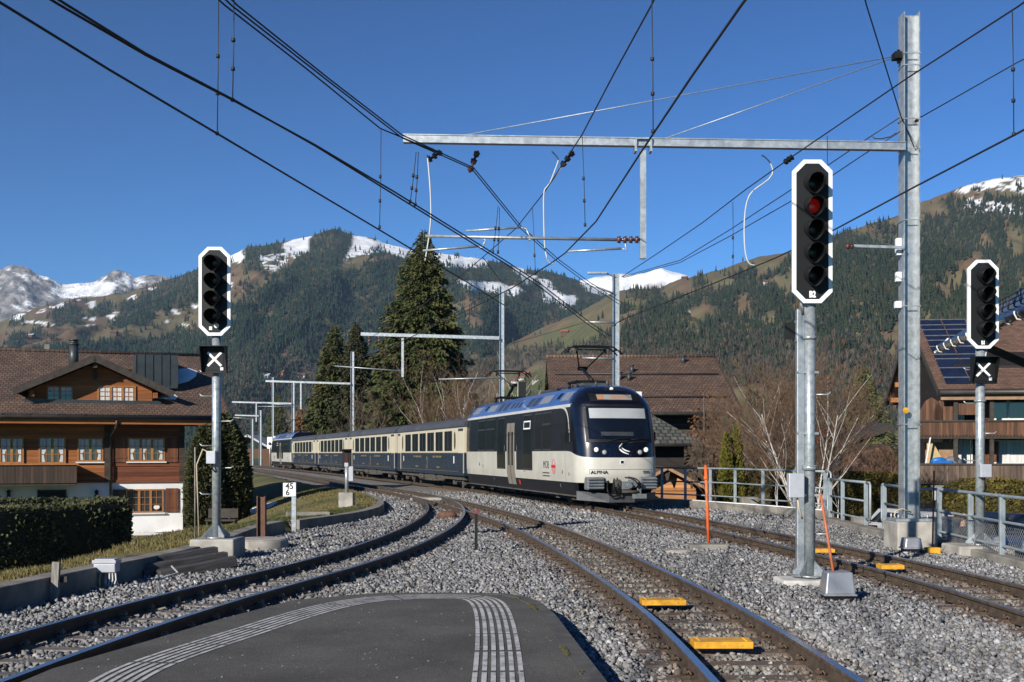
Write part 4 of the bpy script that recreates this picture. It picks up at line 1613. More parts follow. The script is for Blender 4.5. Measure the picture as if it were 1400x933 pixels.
for (xa, ya, xb, yb) in ((1226, 72, 583, 190), (1226, 74, 886, 194)):
    b = MB()
    o = Vector((MX, YM - .22, 0))
    b.tube([P(xa, ya, YM) - o, P(xb, yb, YM) - o + Vector((0, 0, 0))], .010, 5)
    b.build('stay_wire', M['galv_pole'], mast)
b = MB(); b.box(-.30, -.16, -.1, .1, 9.02, 9.14); b.cyl((-.2, 0, 8.95), (-.2, 0, 9.2), .03, n=8); b.build('stay_anchor', M['black'], mast)
# white cable loops hanging by the arm
for pts in (((583, 208), (586, 240), (588, 290), (584, 330), (580, 354)), ((768, 226), (750, 250), (744, 262), (744, 300), (746, 340), (752, 357), (757, 357)), ((755, 203), (763, 212), (762, 222), (752, 248)),
            ((1045, 208), (1056, 218), (1059, 236), (1040, 252), (1026, 268), (1021, 300), (1022, 340), (1028, 358), (1036, 360))):
    b = MB()
    sp = smooth_path([Vector((p[0], p[1], 0)) for p in pts], 22)
    o = Vector((MX, YM - .22, 0))
    b.tube([P(x, y, YM - .12) - o - Vector((0, -.0, 0)) for x, y in sp], .014, 6)
    b.build('jumper_cable', M['cable_grey'], mast)
# side fittings on the left flange and the small arm towards the tall signal
zs = EYE + (HOR - 341) * YM / FOC
b = MB(); b.bar((-.15, -.17, zs), (P(1163, 0, YM).x - MX, -.17, zs + .03), .05, .05); b.build('bracket_arm', M['galv'], mast)
b = MB(); insulator(b, (P(1163, 0, YM).x - MX, -.17, zs + .03), (P(1152, 0, YM).x - MX, -.17, zs + .02), .06, 2); b.build('bracket_insulator', M['insul'], mast)
for (py, h, w) in ((338, .32, .09), (379, .18, .09), (417, .13, .11)):
    z = EYE + (HOR - py) * YM / FOC
    b = MB(); b.box(-.16 - w, -.155, -.06, .06, z - h / 2, z + h / 2); b.build('white_fitting', M['white_paint'], mast, bevel=.01)
b = MB(); z = EYE + (HOR - 562) * YM / FOC
b.cyl((-.12, -.152, z), (-.12, -.172, z), .055, n=20); b.build('yellow_disc', M['yellow'], mast)
b = MB(); b.tube([(-.3, -.2, .42), (-.36, -.24, .50), (-.32, -.2, .58), (-.2, -.18, .62), (0, -.1, .55)], .014, 6); b.build('earth_cable', M['cable_cream'], mast)


def far_mast(px, Y, ztop, arm=None, drop=None, label='', extras=(), w=.24, lamp=False):
    x = (px - 700) * Y / FOC
    g = float(ground_z(x, Y)) if Y < 150 else -2.6
    t = thing('catenary_mast', label, 'catenary mast', (x, Y, 0), 0)
    b = MB(); h_beam(b, w, g - .3, ztop, .02, .014, w); b.build('post', M['galv'], t)
    if arm:
        b = MB(); xe = (arm[0] - 700) * Y / FOC - x
        ze = EYE + (HOR - arm[1]) * Y / FOC
        b.bar((-w * .5, -w * .7, EYE + (HOR - arm[2]) * Y / FOC), (xe, -w * .7, ze), .13, .16)
        b.build('gantry_arm', M['galv'], t)
        for q in (.06, .13):
            b = MB(); insulator(b, (xe * (1 - q), -w * .7, ze - .08), (xe * (1 - q), -w * .7, ze - .6), .07, 3); b.build('hanging_insulator', M['insul'], t)
    if drop:
        b = MB(); xd = (drop[0] - 700) * Y / FOC - x
        b.box(xd - .06, xd + .06, -w * .7 - .06, -w * .7 + .06, EYE + (HOR - drop[1]) * Y / FOC, EYE + (HOR - drop[2]) * Y / FOC - .08)
        b.build('drop_post', M['galv'], t)
        zt = EYE + (HOR - drop[1]) * Y / FOC + .3
        b = MB(); b.cyl((xd - .06, -w * .7, zt), (xd - 3.4, -w * .7, zt + .25), .03, n=8); b.build('registration_tube', M['galv'], t)
    for (x2, y2, x3, y3) in extras:
        b = MB(); b.cyl(P(x2, y2, Y) - t.location + Vector((0, -w * .6, 0)), P(x3, y3, Y) - t.location + Vector((0, -w * .6, 0)), .035, n=8)
        b.build('cantilever', M['galv'], t)
    if lamp:
        b = MB()
        b.box(-1.05, -.35, -.28, -.12, ztop - .06, ztop + .02); b.cyl((-.4, -.2, ztop - .02), (0, 0, ztop - .15), .03, n=8)
        b.build('lamp_head', M['galv'], t, bevel=.02)
    return t


far_mast(842, 42, EYE + (HOR - 374) * 42 / FOC, label='steel mast rising behind the front of the train with a lamp on top', extras=((800, 441, 838, 442), (796, 490, 838, 491), (800, 388, 838, 402)), lamp=True)
far_mast(686, 57, EYE + (HOR - 391) * 57 / FOC, (494, 457.5, 463), (551, 516, 461), 'steel mast with long arm in front of the big spruce', extras=((600, 519, 684, 517),))
far_mast(482, 100, EYE + (HOR - 481) * 100 / FOC, (364, 521.5, 525), (412, 560, 523), 'steel mast with arm beside the smaller spruce pair', w=.30)
far_mast(401, 128, EYE + (HOR - 521) * 128 / FOC, (318, 550, 552), (351, 577, 551), 'steel mast above the last carriage at the left', w=.30, extras=((351, 556, 400, 556),))
far_mast(373, 150, EYE + (HOR - 516) * 150 / FOC, None, None, 'thin far mast just left of the tail of the train', w=.26)
far_mast(356, 158, EYE + (HOR - 561) * 158 / FOC, (322, 568, 569), None, 'distant mast left of the tail of the train with one short arm', w=.32)
far_mast(345, 172, EYE + (HOR - 573) * 172 / FOC, None, None, 'farthest thin mast near the dark garden conifer', w=.30)


# ================================================================== overhead lines
def wire_obj(parts, label, r=.011):
    """parts: list of (name, [(px, py, Y)...])"""
    first = P(*parts[0][1][0])
    t = thing('overhead_line', label, 'overhead wire', (0, 0, 0))
    for nm, pts, *rr in parts:
        b = MB()
        L = [P(*p) for p in pts]
        if nm in ('contact_wire', 'messenger_wire', 'anchor_wire') and L[0].y < 17:
            d = L[0] - L[1]
            d.z = 0
            L.insert(0, L[0] + d.normalized() * 32)        # the line runs on behind us
        b.tube(L, rr[0] if rr else r, 5)
        b.build(nm, M['wire'], t)
    return t


def at_z(px, py, z):
    return (px, py, FOC * (z - EYE) / (HOR - py))


def cz(pts, z):
    """pixels at a constant height"""
    return [at_z(x, y, z) for x, y in pts]


def droppers(pts, zc):
    """vertical hangers: lower pixel on the contact wire of height zc, upper pixel row"""
    out = []
    for (x, y, x2, y2) in pts:
        Y = FOC * (zc - EYE) / (HOR - y)
        out.append(('dropper', [(x, y, Y), ((x + x2) / 2 + .5, (y + y2) / 2, Y), (x2, y2, Y)], .006))
        for t in (.0, .27, .52):
            q = y + (y2 - y) * t; qx = x + (x2 - x) * t
            out.append(('dropper_clip', [(qx, q + 2, Y), (qx, q - 2.5, Y)], .022))
    return out


CZ = 5.2; MZ = 6.65
wire_obj([('contact_wire', cz([(-190, -110), (8, 8.5), (150, 96), (297, 183), (420, 256), (553, 335), (640, 387), (690, 418)], CZ), .013),
          ('messenger_wire', cz([(200, -90), (308, 8), (420, 95), (520, 176), (600, 209)], MZ)),
          ] + droppers([(297, 183, 299, -20), (519, 311, 521, 178)], CZ), 'single contact wire above the left curved track')
wire_obj([('contact_wire', cz([(-120, -115), (83, 8), (200, 76), (318, 137), (430, 198), (540, 263), (640, 325), (690, 356), (740, 389), (805, 440), (835, 460)], CZ), .012),
          ('contact_wire', cz([(-100, -115), (93, 8), (200, 74), (318, 136), (430, 199), (540, 267), (640, 329), (690, 360), (740, 394), (800, 441), (830, 462)], CZ), .012),
          ('messenger_wire', cz([(215, -90), (317, 8), (450, 112), (550, 189), (645, 231), (710, 311), (760, 356), (800, 386), (846, 416)], MZ)),
          ('messenger_wire', cz([(225, -90), (325, 8), (450, 108), (550, 185), (648, 230), (712, 309), (765, 356), (806, 386), (850, 414)], MZ)),
          ] + droppers([(318, 137, 320, -20), (561, 276, 569, 208), (568, 280, 572, 208), (674, 345, 681, 282), (681, 345, 683, 284)], CZ), 'twin black wires crossing over from upper left to the pantograph')
wire_obj([('contact_wire', cz([(1110, -120), (1013, 8.5), (945, 106), (878, 206), (815, 303), (773, 346), (752, 361), (700, 394), (640, 424), (560, 462), (500, 488)], CZ), .013),
          ('messenger_wire', cz([(950, -110), (890, 8.5), (840, 100), (796, 184), (770, 224), (745, 262), (727, 285), (706, 312), (660, 352), (620, 386), (560, 430), (480, 478)], MZ)),
          ] + droppers([(893, 180, 891, -10), (800, 308, 796, 186)], CZ) + droppers([(732, 374, 728, 284)], CZ), 'steep contact wire above the middle track')
wire_obj([('contact_wire', cz([(1580, 80), (1392, 182), (1250, 256), (1130, 320), (1060, 353), (960, 394), (849, 438), (838, 446)], CZ), .013),
          ('messenger_wire', cz([(1560, -108), (1392, 9), (1242, 106), (1085, 213), (1020, 259), (960, 305), (900, 346), (850, 379)], MZ)),
          ] + droppers([(1386, 184, 1384, 14), (1002, 379, 1002, 276), (1131, 320, 1131, 186)], CZ), 'wires rising to the upper right above the outer track')
wire_obj([('anchor_wire', [(1900, -160, 14), (1392, 85, 19.5), (1258, 161, YM)]), ('clamp_bar', [(1258, 161, YM), (1252, 166, YM - .1)], .03)], 'anchor wire from the top right corner to the tall mast')
wire_obj([('anchor_wire', [(1230, 161, YM), (1190, 187, 21.7), (1110, 241, 23), (1000, 313, 27), (930, 356, 31), (850, 379, 41.7)]), ('jumper_loop', [(1193, 187, 21.6), (1196, 190, 21.6), (1206, 190, 21.6), (1218, 187, 21.6), (1226, 182, 21.6)]), ('anchor_wire', [(1231, 180, 21.2), (1180, 212, 21.9), (1110, 259, 23.3), (1000, 322, 27.6), (930, 359, 31.6), (852, 380, 41.7)])], 'double anchor wires running from the tall mast back to the mast behind the train')
wire_obj([('anchor_wire', [(1160, -85, 14.5), (1185, 8.5, 16.5), (1232, 160, 21.15), (1252, 206, 21.3)])], 'steep stay wire coming down onto the tall mast from above')
wire_obj([('feeder_wire', [(660, 352, 30), (690, 391, 57), (560, 462, 57), (420, 520, 98), (364, 546, 126)]), ('feeder_wire', [(800, 441, 42), (700, 470, 57), (620, 505, 62), (480, 540, 99)])], 'thin far wires strung along the line of distant masts', .012)

# ================================================================== the train
M['navy'] = mat('navy_train_paint', (.0030, .0040, .0105), .24, 0, scale=2, var=.12, coat=.4, spec=.5)
M['roof_blue'] = mat('metallic_blue_roof', (.055, .13, .36), .30, .35, scale=2.5, var=.14, coat=.3)
M['cream'] = mat('cream_train_paint', (.49, .475, .42), .35, 0, scale=1.5, var=.07, coat=.2)
M['cream_yellow'] = mat('yellow_cream_paint', (.56, .515, .395), .38, 0, scale=1.5, var=.06, coat=.15)
M['car_blue'] = mat('dark_blue_carriage_paint', (.012, .022, .048), .28, 0, scale=2, var=.2, coat=.3)
M['roof_grey'] = mat('carriage_roof_grey', (.062, .066, .076), .6, .1, scale=2.2, var=.22, stretch=(1, .3, 1))
M['under'] = mat('underframe_grime', (.045, .04, .034), .85, .1, scale=5, col2=(.10, .09, .075), bump=.2)
M['rubber'] = mat('gangway_rubber', (.030, .032, .042), .7, 0, var=.2)
M['dark_band'] = mat('black_window_band', (.010, .012, .020), .16, 0, var=.15, spec=.6)
M['train_glass'] = mat('train_window_glass', (.006, .008, .010), .04, 0, spec=1.0, var=.5, scale=.7)
M['frame_grey'] = mat('window_frame_grey', (.045, .048, .055), .4, .2, var=.1)
M['taupe'] = mat('taupe_door_paint', (.23, .205, .165), .4, .1, scale=2, var=.07)
M['bufgrey'] = mat('buffer_grey', (.15, .165, .18), .5, .15, scale=6, var=.2)
M['plough'] = mat('plough_grey', (.07, .075, .08), .6, .2, scale=5, var=.25)
M['vent_dark'] = mat('roof_vent_mesh', (.035, .045, .075), .6, .1, scale=30, var=.4)
M['vent_grey'] = mat('roof_panel_grey', (.20, .22, .26), .5, .2, var=.15)
M['screen_grey'] = mat('sun_blind', (.33, .35, .36), .5, 0, var=.04)
M['headlamp'] = mat('headlamp_glass', (.75, .74, .70), .12, 0, var=.1, emit=(1, .95, .85, .25))
M['headlamp_off'] = mat('unlit_headlamp_glass', (.38, .42, .46), .12, .2, var=.1)
M['gold'] = mat('gold_lettering', (.20, .15, .07), .5, .2, var=.1)
M['amber'] = mat('amber_display', (.25, .08, .01), .5, 0, emit=(1.0, .32, .10, .22))
M['lcd_grey'] = mat('display_grey', (.25, .245, .23), .4, 0, var=.1)
M['letter_black'] = mat('black_lettering', (.02, .02, .022), .5, 0)
M['letter_grey'] = mat('grey_lettering', (.10, .10, .11), .5, 0)
M['emblem_pink'] = mat('red_pink_emblem', (.46, .22, .24), .5, 0, var=.1)

Lr = 17.0
SIDE_N = 3.0
LC = .95


def hw(z):
    return float(np.interp(z, [.36, .75, 1.0, 1.72, 2.5, 3.10, 3.2, 3.35, 3.5, 3.62, 3.72, 3.80, 3.84], [1.20, 1.285, 1.32, 1.33, 1.325, 1.29, 1.26, 1.17, 1.05, .94, .80, .60, .38]))


def uf(z):
    return float(np.interp(z, [.36, .75, 1.0, 1.6, 2.1, 3.1, 3.3, 3.5, 3.62, 3.72, 3.80, 3.84], [.22, .06, .0, .03, .12, .46, .55, .72, .88, 1.10, 1.5, 2.0]))


def side_w(u, z):
    s_ = (u - uf(z)) / LC
    if s_ >= 1: return hw(z)
    s_ = max(s_, 0)
    return hw(z) * (1 - (1 - s_) ** SIDE_N) ** (1 / SIDE_N)


def front_u(w, z):
    k = min(1, abs(w) / hw(z))
    return uf(z) + LC * (1 - (1 - k ** SIDE_N) ** (1 / SIDE_N))


def zcream(u):
    """lower edge of the dark window band and mask"""
    return 1.72 - .20 * sm01((1.25 - u) / 1.2)


def patch(b, pts_fn, nu, nv, off):
    """grid patch: pts_fn(i/nu, j/nv) -> point, normal"""
    vs = []; fs = []
    for i in range(nu + 1):
        for j in range(nv + 1):
            p, n = pts_fn(i / nu, j / nv)
            vs.append(p + n * off)
    for i in range(nu):
        for j in range(nv):
            a = i * (nv + 1) + j
            fs.append((a, a + 1, a + nv + 2, a + nv + 1))
    b.smooth = True
    b.add(vs, fs)
    b.smooth = False
    return b


def front_patch(w0, w1, z0, z1, off, nu=14, nv=8, zf=None):
    def fn(i, j):
        w = w0 + (w1 - w0) * i
        a, c = (z0, z1) if zf is None else zf(w)
        z = a + (c - a) * j
        e = .01
        p = Vector((w, front_u(w, z), z))
        t1 = Vector((e, front_u(w + e, z) - front_u(w - e, z), 0)); t1.x = 2 * e
        t2 = Vector((0, front_u(w, z + e) - front_u(w, z - e), 2 * e))
        n = t1.cross(t2).normalized()
        if n.y > 0: n = -n
        return p, n
    return patch(MB(), fn, nu, nv, off)


def side_patch(u0, u1, z0, z1, off, sd=-1, nu=2, nv=12):
    def fn(i, j):
        u = u0 + (u1 - u0) * i; z = z0 + (z1 - z0) * j
        e = .01
        w = side_w(u, z)
        t1 = Vector((side_w(u + e, z) - side_w(u - e, z), 2 * e, 0)); t2 = Vector((side_w(u, z + e) - side_w(u, z - e), 0, 2 * e))
        n = t1.cross(t2).normalized()
        if n.x < 0: n = -n
        return Vector((sd * w, u, z)), Vector((sd * n.x, n.y, n.z))
    return patch(MB(), fn, nu, nv, off)


def slope_patch(u0, u1, z0, z1, off, sd=-1):
    return side_patch(u0, u1, z0, z1, off, sd, 2, 4)


def bogie(root, u, m):
    t = D.objects.new('bogie', None); COL.objects.link(t); t.parent = root; t.location = (0, u, 0)
    b = MB()
    b.box(-.98, .98, -1.25, 1.25, .36, .46); b.box(-.95, -.80, -1.3, 1.3, .30, .52); b.box(.80, .95, -1.3, 1.3, .30, .52)
    for sx in (-1, 1):
        for y in (-.9, .9):
            b.box(sx * .98 - .06, sx * .98 + .06, y - .16, y + .16, .18, .52)
        b.cyl((sx * .98, -.25, .30), (sx * .98, -.25, .55), .07, n=8); b.cyl((sx * .98, .25, .30), (sx * .98, .25, .55), .07, n=8)
    b.build('bogie_frame', m, t)
    for y in (-.9, .9):
        b = MB()
        for sx in (-1, 1):
            b.cyl((sx * .50, y, .34), (sx * .60, y, .34), .34, n=20)
        b.cyl((-.6, y, .34), (.6, y, .34), .07, n=8)
        b.build('wheelset', m, t)
    return t


def pantograph(root, u, z, hz, lean=1, span=1.4):
    """raised single-arm pantograph"""
    t = D.objects.new('pantograph', None); COL.objects.link(t); t.parent = root; t.location = (0, u, z)
    m = M['black']
    b = MB()
    b.box(-.55, .55, -.55, -.47, .12, .18); b.box(-.55, .55, .47, .55, .12, .18); b.box(-.55, -.47, -.55, .55, .121, .179); b.box(.47, .55, -.55, .55, .121, .179)
    for sx in (-.5, .5):
        for sy in (-.5, .5):
            b.cyl((sx, sy, -.06), (sx, sy, .13), .055, n=8)
    b.build('pantograph_frame', m, t)
    H = hz - z
    kn = Vector((0, .62 * lean, H * .50))
    b = MB(); b.cyl((0, -.5 * lean, .16), kn, .065, .05, n=10); b.build('lower_arm', m, t)
    b = MB()
    top = Vector((0, -.35 * lean, H - .10))
    b.cyl(kn + Vector((-.12, 0, 0)), top + Vector((-.50, 0, 0)), .022, n=8); b.cyl(kn + Vector((.12, 0, 0)), top + Vector((.50, 0, 0)), .022, n=8)
    b.cyl(kn + Vector((-.16, 0, 0)), kn + Vector((.16, 0, 0)), .07, n=10); b.cyl(top + Vector((-.52, 0, 0)), top + Vector((.52, 0, 0)), .022, n=8)
    b.build('upper_arm', m, t)
    b = MB(); b.tube([kn + Vector((.05, .05 * lean, -.05)), (0.05, .1 * lean, H * .3), (.1, -.1 * lean, .18)], .012, 5); b.build('control_rod', m, t)
    b = MB()
    for dy in (-.22, .22):
        y = -.35 * lean + dy
        pts = [(-.98, y, H - .26), (-.86, y, H - .13), (-.68, y, H - .02), (-.4, y, H), (.4, y, H), (.68, y, H - .02), (.86, y, H - .13), (.98, y, H - .26)]
        b.tube(pts, .024, 6)
    for x in (-.5, .5, -.8, .8):
        b.bar((x, -.35 * lean - .22, H - .04 - (.08 if abs(x) > .6 else 0)), (x, -.35 * lean + .22, H - .04 - (.08 if abs(x) > .6 else 0)), .03, .05)
        b.cyl((x, -.35 * lean, H - .22), (x, -.35 * lean, H - .04), .03, n=6)
    b.build('collector_head', m, t)
    return t


def railcar(label, group):
    root = thing('railcar', label, 'railcar', (0, 0, 0), 0, group)
    # ---- body shell grid
    zs = [.36, .45, .60, .75, .76, .90, 1.0, 1.15, 1.3, 1.45, 1.6, 1.72, 1.73, 1.9, 2.1, 2.3, 2.5, 2.7, 2.9, 3.04, 3.10, 3.19, 3.2, 3.27, 3.35, 3.42, 3.5, 3.56, 3.62, 3.67, 3.72, 3.76, 3.80, 3.84]
    na = 18
    side_us = [1.4, 1.8, 2.3, 3, 4, 5, 6, 7, 8, 9, 10, 11, 12, 13, 14, 15, 16, Lr - .12, Lr]
    rows = []
    for z in zs:
        pts = []
        for k in range(na + 1):
            a = (PI / 2) * k / na
            s_ = 1 - math.cos(a) ** (2 / SIDE_N); w = hw(z) * math.sin(a) ** (2 / SIDE_N)
            pts.append((w, uf(z) + LC * s_))
        h = hw(z); u_c = uf(z) + LC
        for u in side_us:
            uu = u if u > 3 else u_c + (3 - u_c) * (u - .95) / (3 - .95)
            pts.append((h - (.05 if u == Lr else 0), uu))
        rows.append(pts)
    nc = len(rows[0])

    def zadj(z, u):
        if z <= .9 or z >= 2.5: return z
        t = (z - .9) / (1.72 - .9) if z < 1.72 else (2.5 - z) / (2.5 - 1.725)
        return z + t * (zcream(u) - 1.72)
    groups = {k: MB() for k in ('skirt', 'body_panel', 'window_band', 'cornice', 'roof_cover', 'front_mask')}
    for g in groups.values(): g.smooth = True
    for sd in (-1, 1):
        for r in range(len(zs) - 1):
            for c in range(nc - 1):
                q = []
                for (rr, cc) in ((r, c), (r, c + 1), (r + 1, c + 1), (r + 1, c)):
                    w, u = rows[rr][cc]
                    q.append((sd * w, u, zadj(zs[rr], u)))
                zm = (zs[r] + zs[r + 1]) / 2
                um = (rows[r][c][1] + rows[r][c + 1][1]) / 2 - uf(zm) * .55
                if zm < .75: g = 'skirt'
                elif zm < 1.725: g = 'body_panel'
                elif um < .92 + (.25 if zm > 3.2 else 0): g = 'front_mask'
                elif zm < 3.10: g = 'window_band'
                elif zm < 3.2: g = 'cornice'
                else: g = 'roof_cover'
                if zm < .75 and c < na - 4: continue        # open under the front: coupler bay
                groups[g].add(q, [(0, 1, 2, 3)])
    mm = {'skirt': mat('skirt_navy', (.0035, .0045, .010), .45, 0, scale=4, col2=(.012, .012, .014), spec=.35), 'body_panel': M['cream'], 'window_band': M['dark_band'], 'cornice': M['cream'], 'roof_cover': M['roof_blue'], 'front_mask': M['navy']}
    for g, b in groups.items():
        # weld the cells so that the shading is smooth
        o = b.build(g, mm[g], root)
        bm = bmesh.new(); bm.from_mesh(o.data)
        bmesh.ops.remove_doubles(bm, verts=bm.verts, dist=.0015)
        bmesh.ops.recalc_face_normals(bm, faces=bm.faces)
        bm.to_mesh(o.data); bm.free()
    # top deck, floor and rear wall
    b = MB(); b.box(-.375, .375, 2.0, Lr - .05, 3.70, 3.845); b.build('roof_deck', M['roof_grey'], root)
    b = MB(); b.box(-1.18, 1.18, .9, Lr - .1, .30, .40); b.build('floor_pan', M['under'], root)
    b = MB(); b.prism([(-1.2, .36), (1.2, .36), (1.28, 1.7), (1.26, 3.1), (1.0, 3.5), (.5, 3.8), (-.5, 3.8), (-1.0, 3.5), (-1.26, 3.1), (-1.28, 1.7)], (0, Lr - .06, 0), (1, 0, 0), (0, 0, 1), (0, 1, 0), .05); b.build('rear_wall', M['navy'], root)
    # ---- white swoosh: the cornice bends down round the cab window
    for sd in (-1, 1):
        pts = [(2.7, 3.145), (2.2, 3.14), (1.85, 3.09), (1.58, 2.98), (1.38, 2.80), (1.25, 2.58), (1.17, 2.32), (1.14, 2.02)]
        ts = smooth_path([Vector((a, c, 0)) for a, c in pts], 30)
        b = MB(); b.smooth = True
        vs = []; fs = []
        for i, (u, z) in enumerate(ts):
            d = ts[min(i + 1, len(ts) - 1)] - ts[max(i - 1, 0)]; d /= np.linalg.norm(d)
            wd = .055 - .022 * (i / (len(ts) - 1))
            for s2 in (-1, 1):
                uu = u + s2 * -d[1] * wd; zz = z + s2 * d[0] * wd
                vs.append((sd * (side_w(uu, zz) + .009), uu, zz))
        for i in range(len(ts) - 1):
            fs.append((2 * i, 2 * i + 1, 2 * i + 3, 2 * i + 2))
        b.add(vs, fs); b.build('white_swoosh', M['cream'], root)
    # ---- windows and doors of both sides (u measured from the nose)
    for sd in (-1, 1):
        def win(u0, u1, z0, z1, name='window', frame=True, bar=None):
            f = side_patch(u0 - .045, u1 + .045, z0 - .045, z1 + .045, .006, sd).build(name, M['frame_grey'] if frame else M['dark_band'], root)
            side_patch(u0, u1, z0, z1, .012, sd).build('pane', M['train_glass'], f)
            if bar:
                side_patch(u0, u1, bar - .025, bar + .025, .017, sd).build('window_bar', M['frame_grey'], f)
            return f
        win(1.50, 2.05, 1.98, 2.88, 'cab_window', False)
        win(3.3, 4.25, 1.80, 2.98, bar=2.62)
        win(4.45, 5.3, 1.80, 2.98)
        win(5.75, 6.9, 1.12, 2.98, 'tall_window', True)
        f = side_patch(5.85, 6.8, 2.50, 2.80, .018, sd).build('white_notice', M['white_paint'], root)
        side_patch(5.92, 6.73, 2.55, 2.75, .022, sd).build('notice_face', M['dark_band'], f)
        # door, 1.3 m wide
        d = side_patch(8.15, 9.35, .50, 2.78, .010, sd).build('door', M['taupe'], root)
        side_patch(8.72, 8.77, .50, 2.78, .013, sd).build('door_joint', M['rubber'], d)
        for a in (8.36, 8.88):
            side_patch(a, a + .24, 1.2, 2.45, .014, sd).build('door_window', M['train_glass'], d)
        for a in (7.75, 9.65):
            side_patch(a, a + .07, 1.75, 1.95, .014, sd).build('door_button', M['bufgrey'], root)
        win(9.85, 10.85, 1.12, 2.98, 'tall_window', True)
        win(11.4, 12.9, 1.80, 2.98, bar=2.62)
        win(13.1, 14.5, 1.80, 2.98, bar=2.62)
        # dark surround where the tall windows and the door cut into the cream
        for (a, c) in ((5.62, 7.9), (9.6, 11.0)):
            side_patch(a, c, 1.05, 1.76, .003, sd, 3, 6).build('dark_surround', M['dark_band'], root)
        # roof flank panels
        for (a, c, m, z0, z1) in ((1.75, 2.7, 'vent_grey', 3.33, 3.62), (3.0, 3.35, 'black', 3.42, 3.62), (4.0, 5.3, 'vent_grey', 3.33, 3.62), (5.6, 6.2, 'vent_dark', 3.30, 3.6), (6.4, 7.0, 'vent_dark', 3.30, 3.6), (7.9, 8.25, 'vent_dark', 3.34, 3.55), (8.5, 8.85, 'vent_dark', 3.34, 3.55), (9.1, 9.45, 'vent_dark', 3.34, 3.55),
                                 (10.0, 10.6, 'vent_dark', 3.3, 3.6), (10.9, 11.5, 'vent_dark', 3.3, 3.6), (12, 13.4, 'vent_grey', 3.33, 3.62), (13.8, 14.2, 'black', 3.42, 3.62), (15, 16.3, 'vent_grey', 3.33, 3.62)):
            slope_patch(a, c, z0, z1, .006, sd).build('roof_panel', M[m], root)
    # ---- front: windscreen
    W = front_patch(-1.06, 1.06, 1.98, 3.16, .006).build('windscreen', M['black'], root)
    front_patch(-.98, .98, 2.08, 3.09, .013).build('pane', M['train_glass'], W)
    front_patch(-.90, .90, 2.72, 3.03, .018).build('sun_blind', M['screen_grey'], W)
    front_patch(-.62, .42, 2.18, 2.30, .017).build('desk_edge', M['frame_grey'], W)
    dsp = front_patch(-.82, .82, 3.26, 3.50, .006).build('destination_display', M['black'], root)
    front_patch(-.60, .52, 3.30, 3.46, .012).build('display_panel', M['lcd_grey'], dsp)
    for k, (a, c, z) in enumerate(((-.58, -.40, 3.435), (-.58, -.40, 3.395), (-.58, -.40, 3.345), (-.58, -.40, 3.315), (-.18, .30, 3.41), (-.22, .36, 3.355))):
        front_patch(a, c, z - .011, z + .011, .016, 6, 1).build('amber_line', M['amber'], dsp)

    def lamp(w, z, r, m, name='headlight'):
        o = Vector((w, front_u(w, z), z))
        h = D.objects.new(name, None); COL.objects.link(h); h.parent = root; h.location = o
        b = MB(); b.cyl((0, .03, 0), (0, -.035, 0), r + .025, n=24); b.build('lamp_bezel', M['black'], h)
        b = MB(); b.sphere((0, -.03, 0), r, 18, 10, 1, .4, 1); b.build('lamp_glass', m, h)
    lamp(-.80, 1.76, .075, M['headlamp']); lamp(.80, 1.76, .075, M['headlamp'])
    lamp(-.56, 1.68, .072, M['headlamp_off']); lamp(.58, 1.68, .072, M['headlamp_off'])
    front_patch(-.30, .42, 3.575, 3.745, .008, 8, 6).build('top_lamp_recess', M['dark_band'], root)
    lamp(-.03, 3.655, .065, M['headlamp'], 'top_light')
    # swoosh emblem below the screen, two thin curved strokes
    for pts, wd in (([(.22, 1.62), (.02, 1.70), (-.07, 1.82), (.02, 1.95)], .025), ([(.26, 1.70), (.10, 1.745), (.0, 1.82)], .020), ([(-.02, 1.90), (.16, 1.96), (.42, 1.985)], .010)):
        sp = smooth_path([Vector((a, c, 0)) for a, c in pts], 16)
        b = MB(); vs = []; fs = []
        for i, (w, z) in enumerate(sp):
            d = sp[min(i + 1, 15)] - sp[max(i - 1, 0)]; d /= np.linalg.norm(d)
            k = wd * (math.sin(PI * (i + .6) / 16.2)) ** .7
            for s2 in (-1, 1):
                ww = w - s2 * d[1] * k; zz = z + s2 * d[0] * k
                vs.append((ww, front_u(ww, zz) - .012, zz))
        for i in range(15): fs.append((2 * i, 2 * i + 1, 2 * i + 3, 2 * i + 2))
        b.add(vs, fs); b.build('front_emblem', M['white_paint'] if wd > .015 else M['frame_grey'], root)
    pl = front_patch(-.075, .075, 1.31, 1.45, .008, 2, 2).build('camera_plate', M['white_paint'], root)
    front_patch(-.048, .048, 1.335, 1.425, .013, 2, 2).build('camera_eye', M['black'], pl)
    # wipers
    b = MB()
    f = lambda w, z: Vector((w, front_u(w, z) - .045, z))
    b.tube([f(-.10, 1.80), f(.05, 1.95), f(.30, 2.06)], .014, 6); b.tube([f(-.42, 2.02), f(-.05, 2.10), f(.40, 2.08)], .012, 6); b.tube([f(.30, 2.06), f(.62, 2.09), f(1.0, 2.06)], .012, 6)
    b.build('wiper', M['black'], root)
    # panel seams on the apron
    for (a, c, z0, z1) in ((-1.14, 1.14, 1.155, 1.163), (-.995, -.985, .98, 1.16), (.985, .995, .98, 1.16)):
        front_patch(a, c, z0, z1, .003, 12, 2).build('panel_seam', M['frame_grey'], root)
    for (u, z0, z1) in ((1.62, .76, 1.70), (1.63, 1.2, 1.21)):
        for sd in (-1, 1):
            side_patch(u, u + .012, z0, z1, .003, sd, 1, 12).build('panel_seam', M['frame_grey'], root)
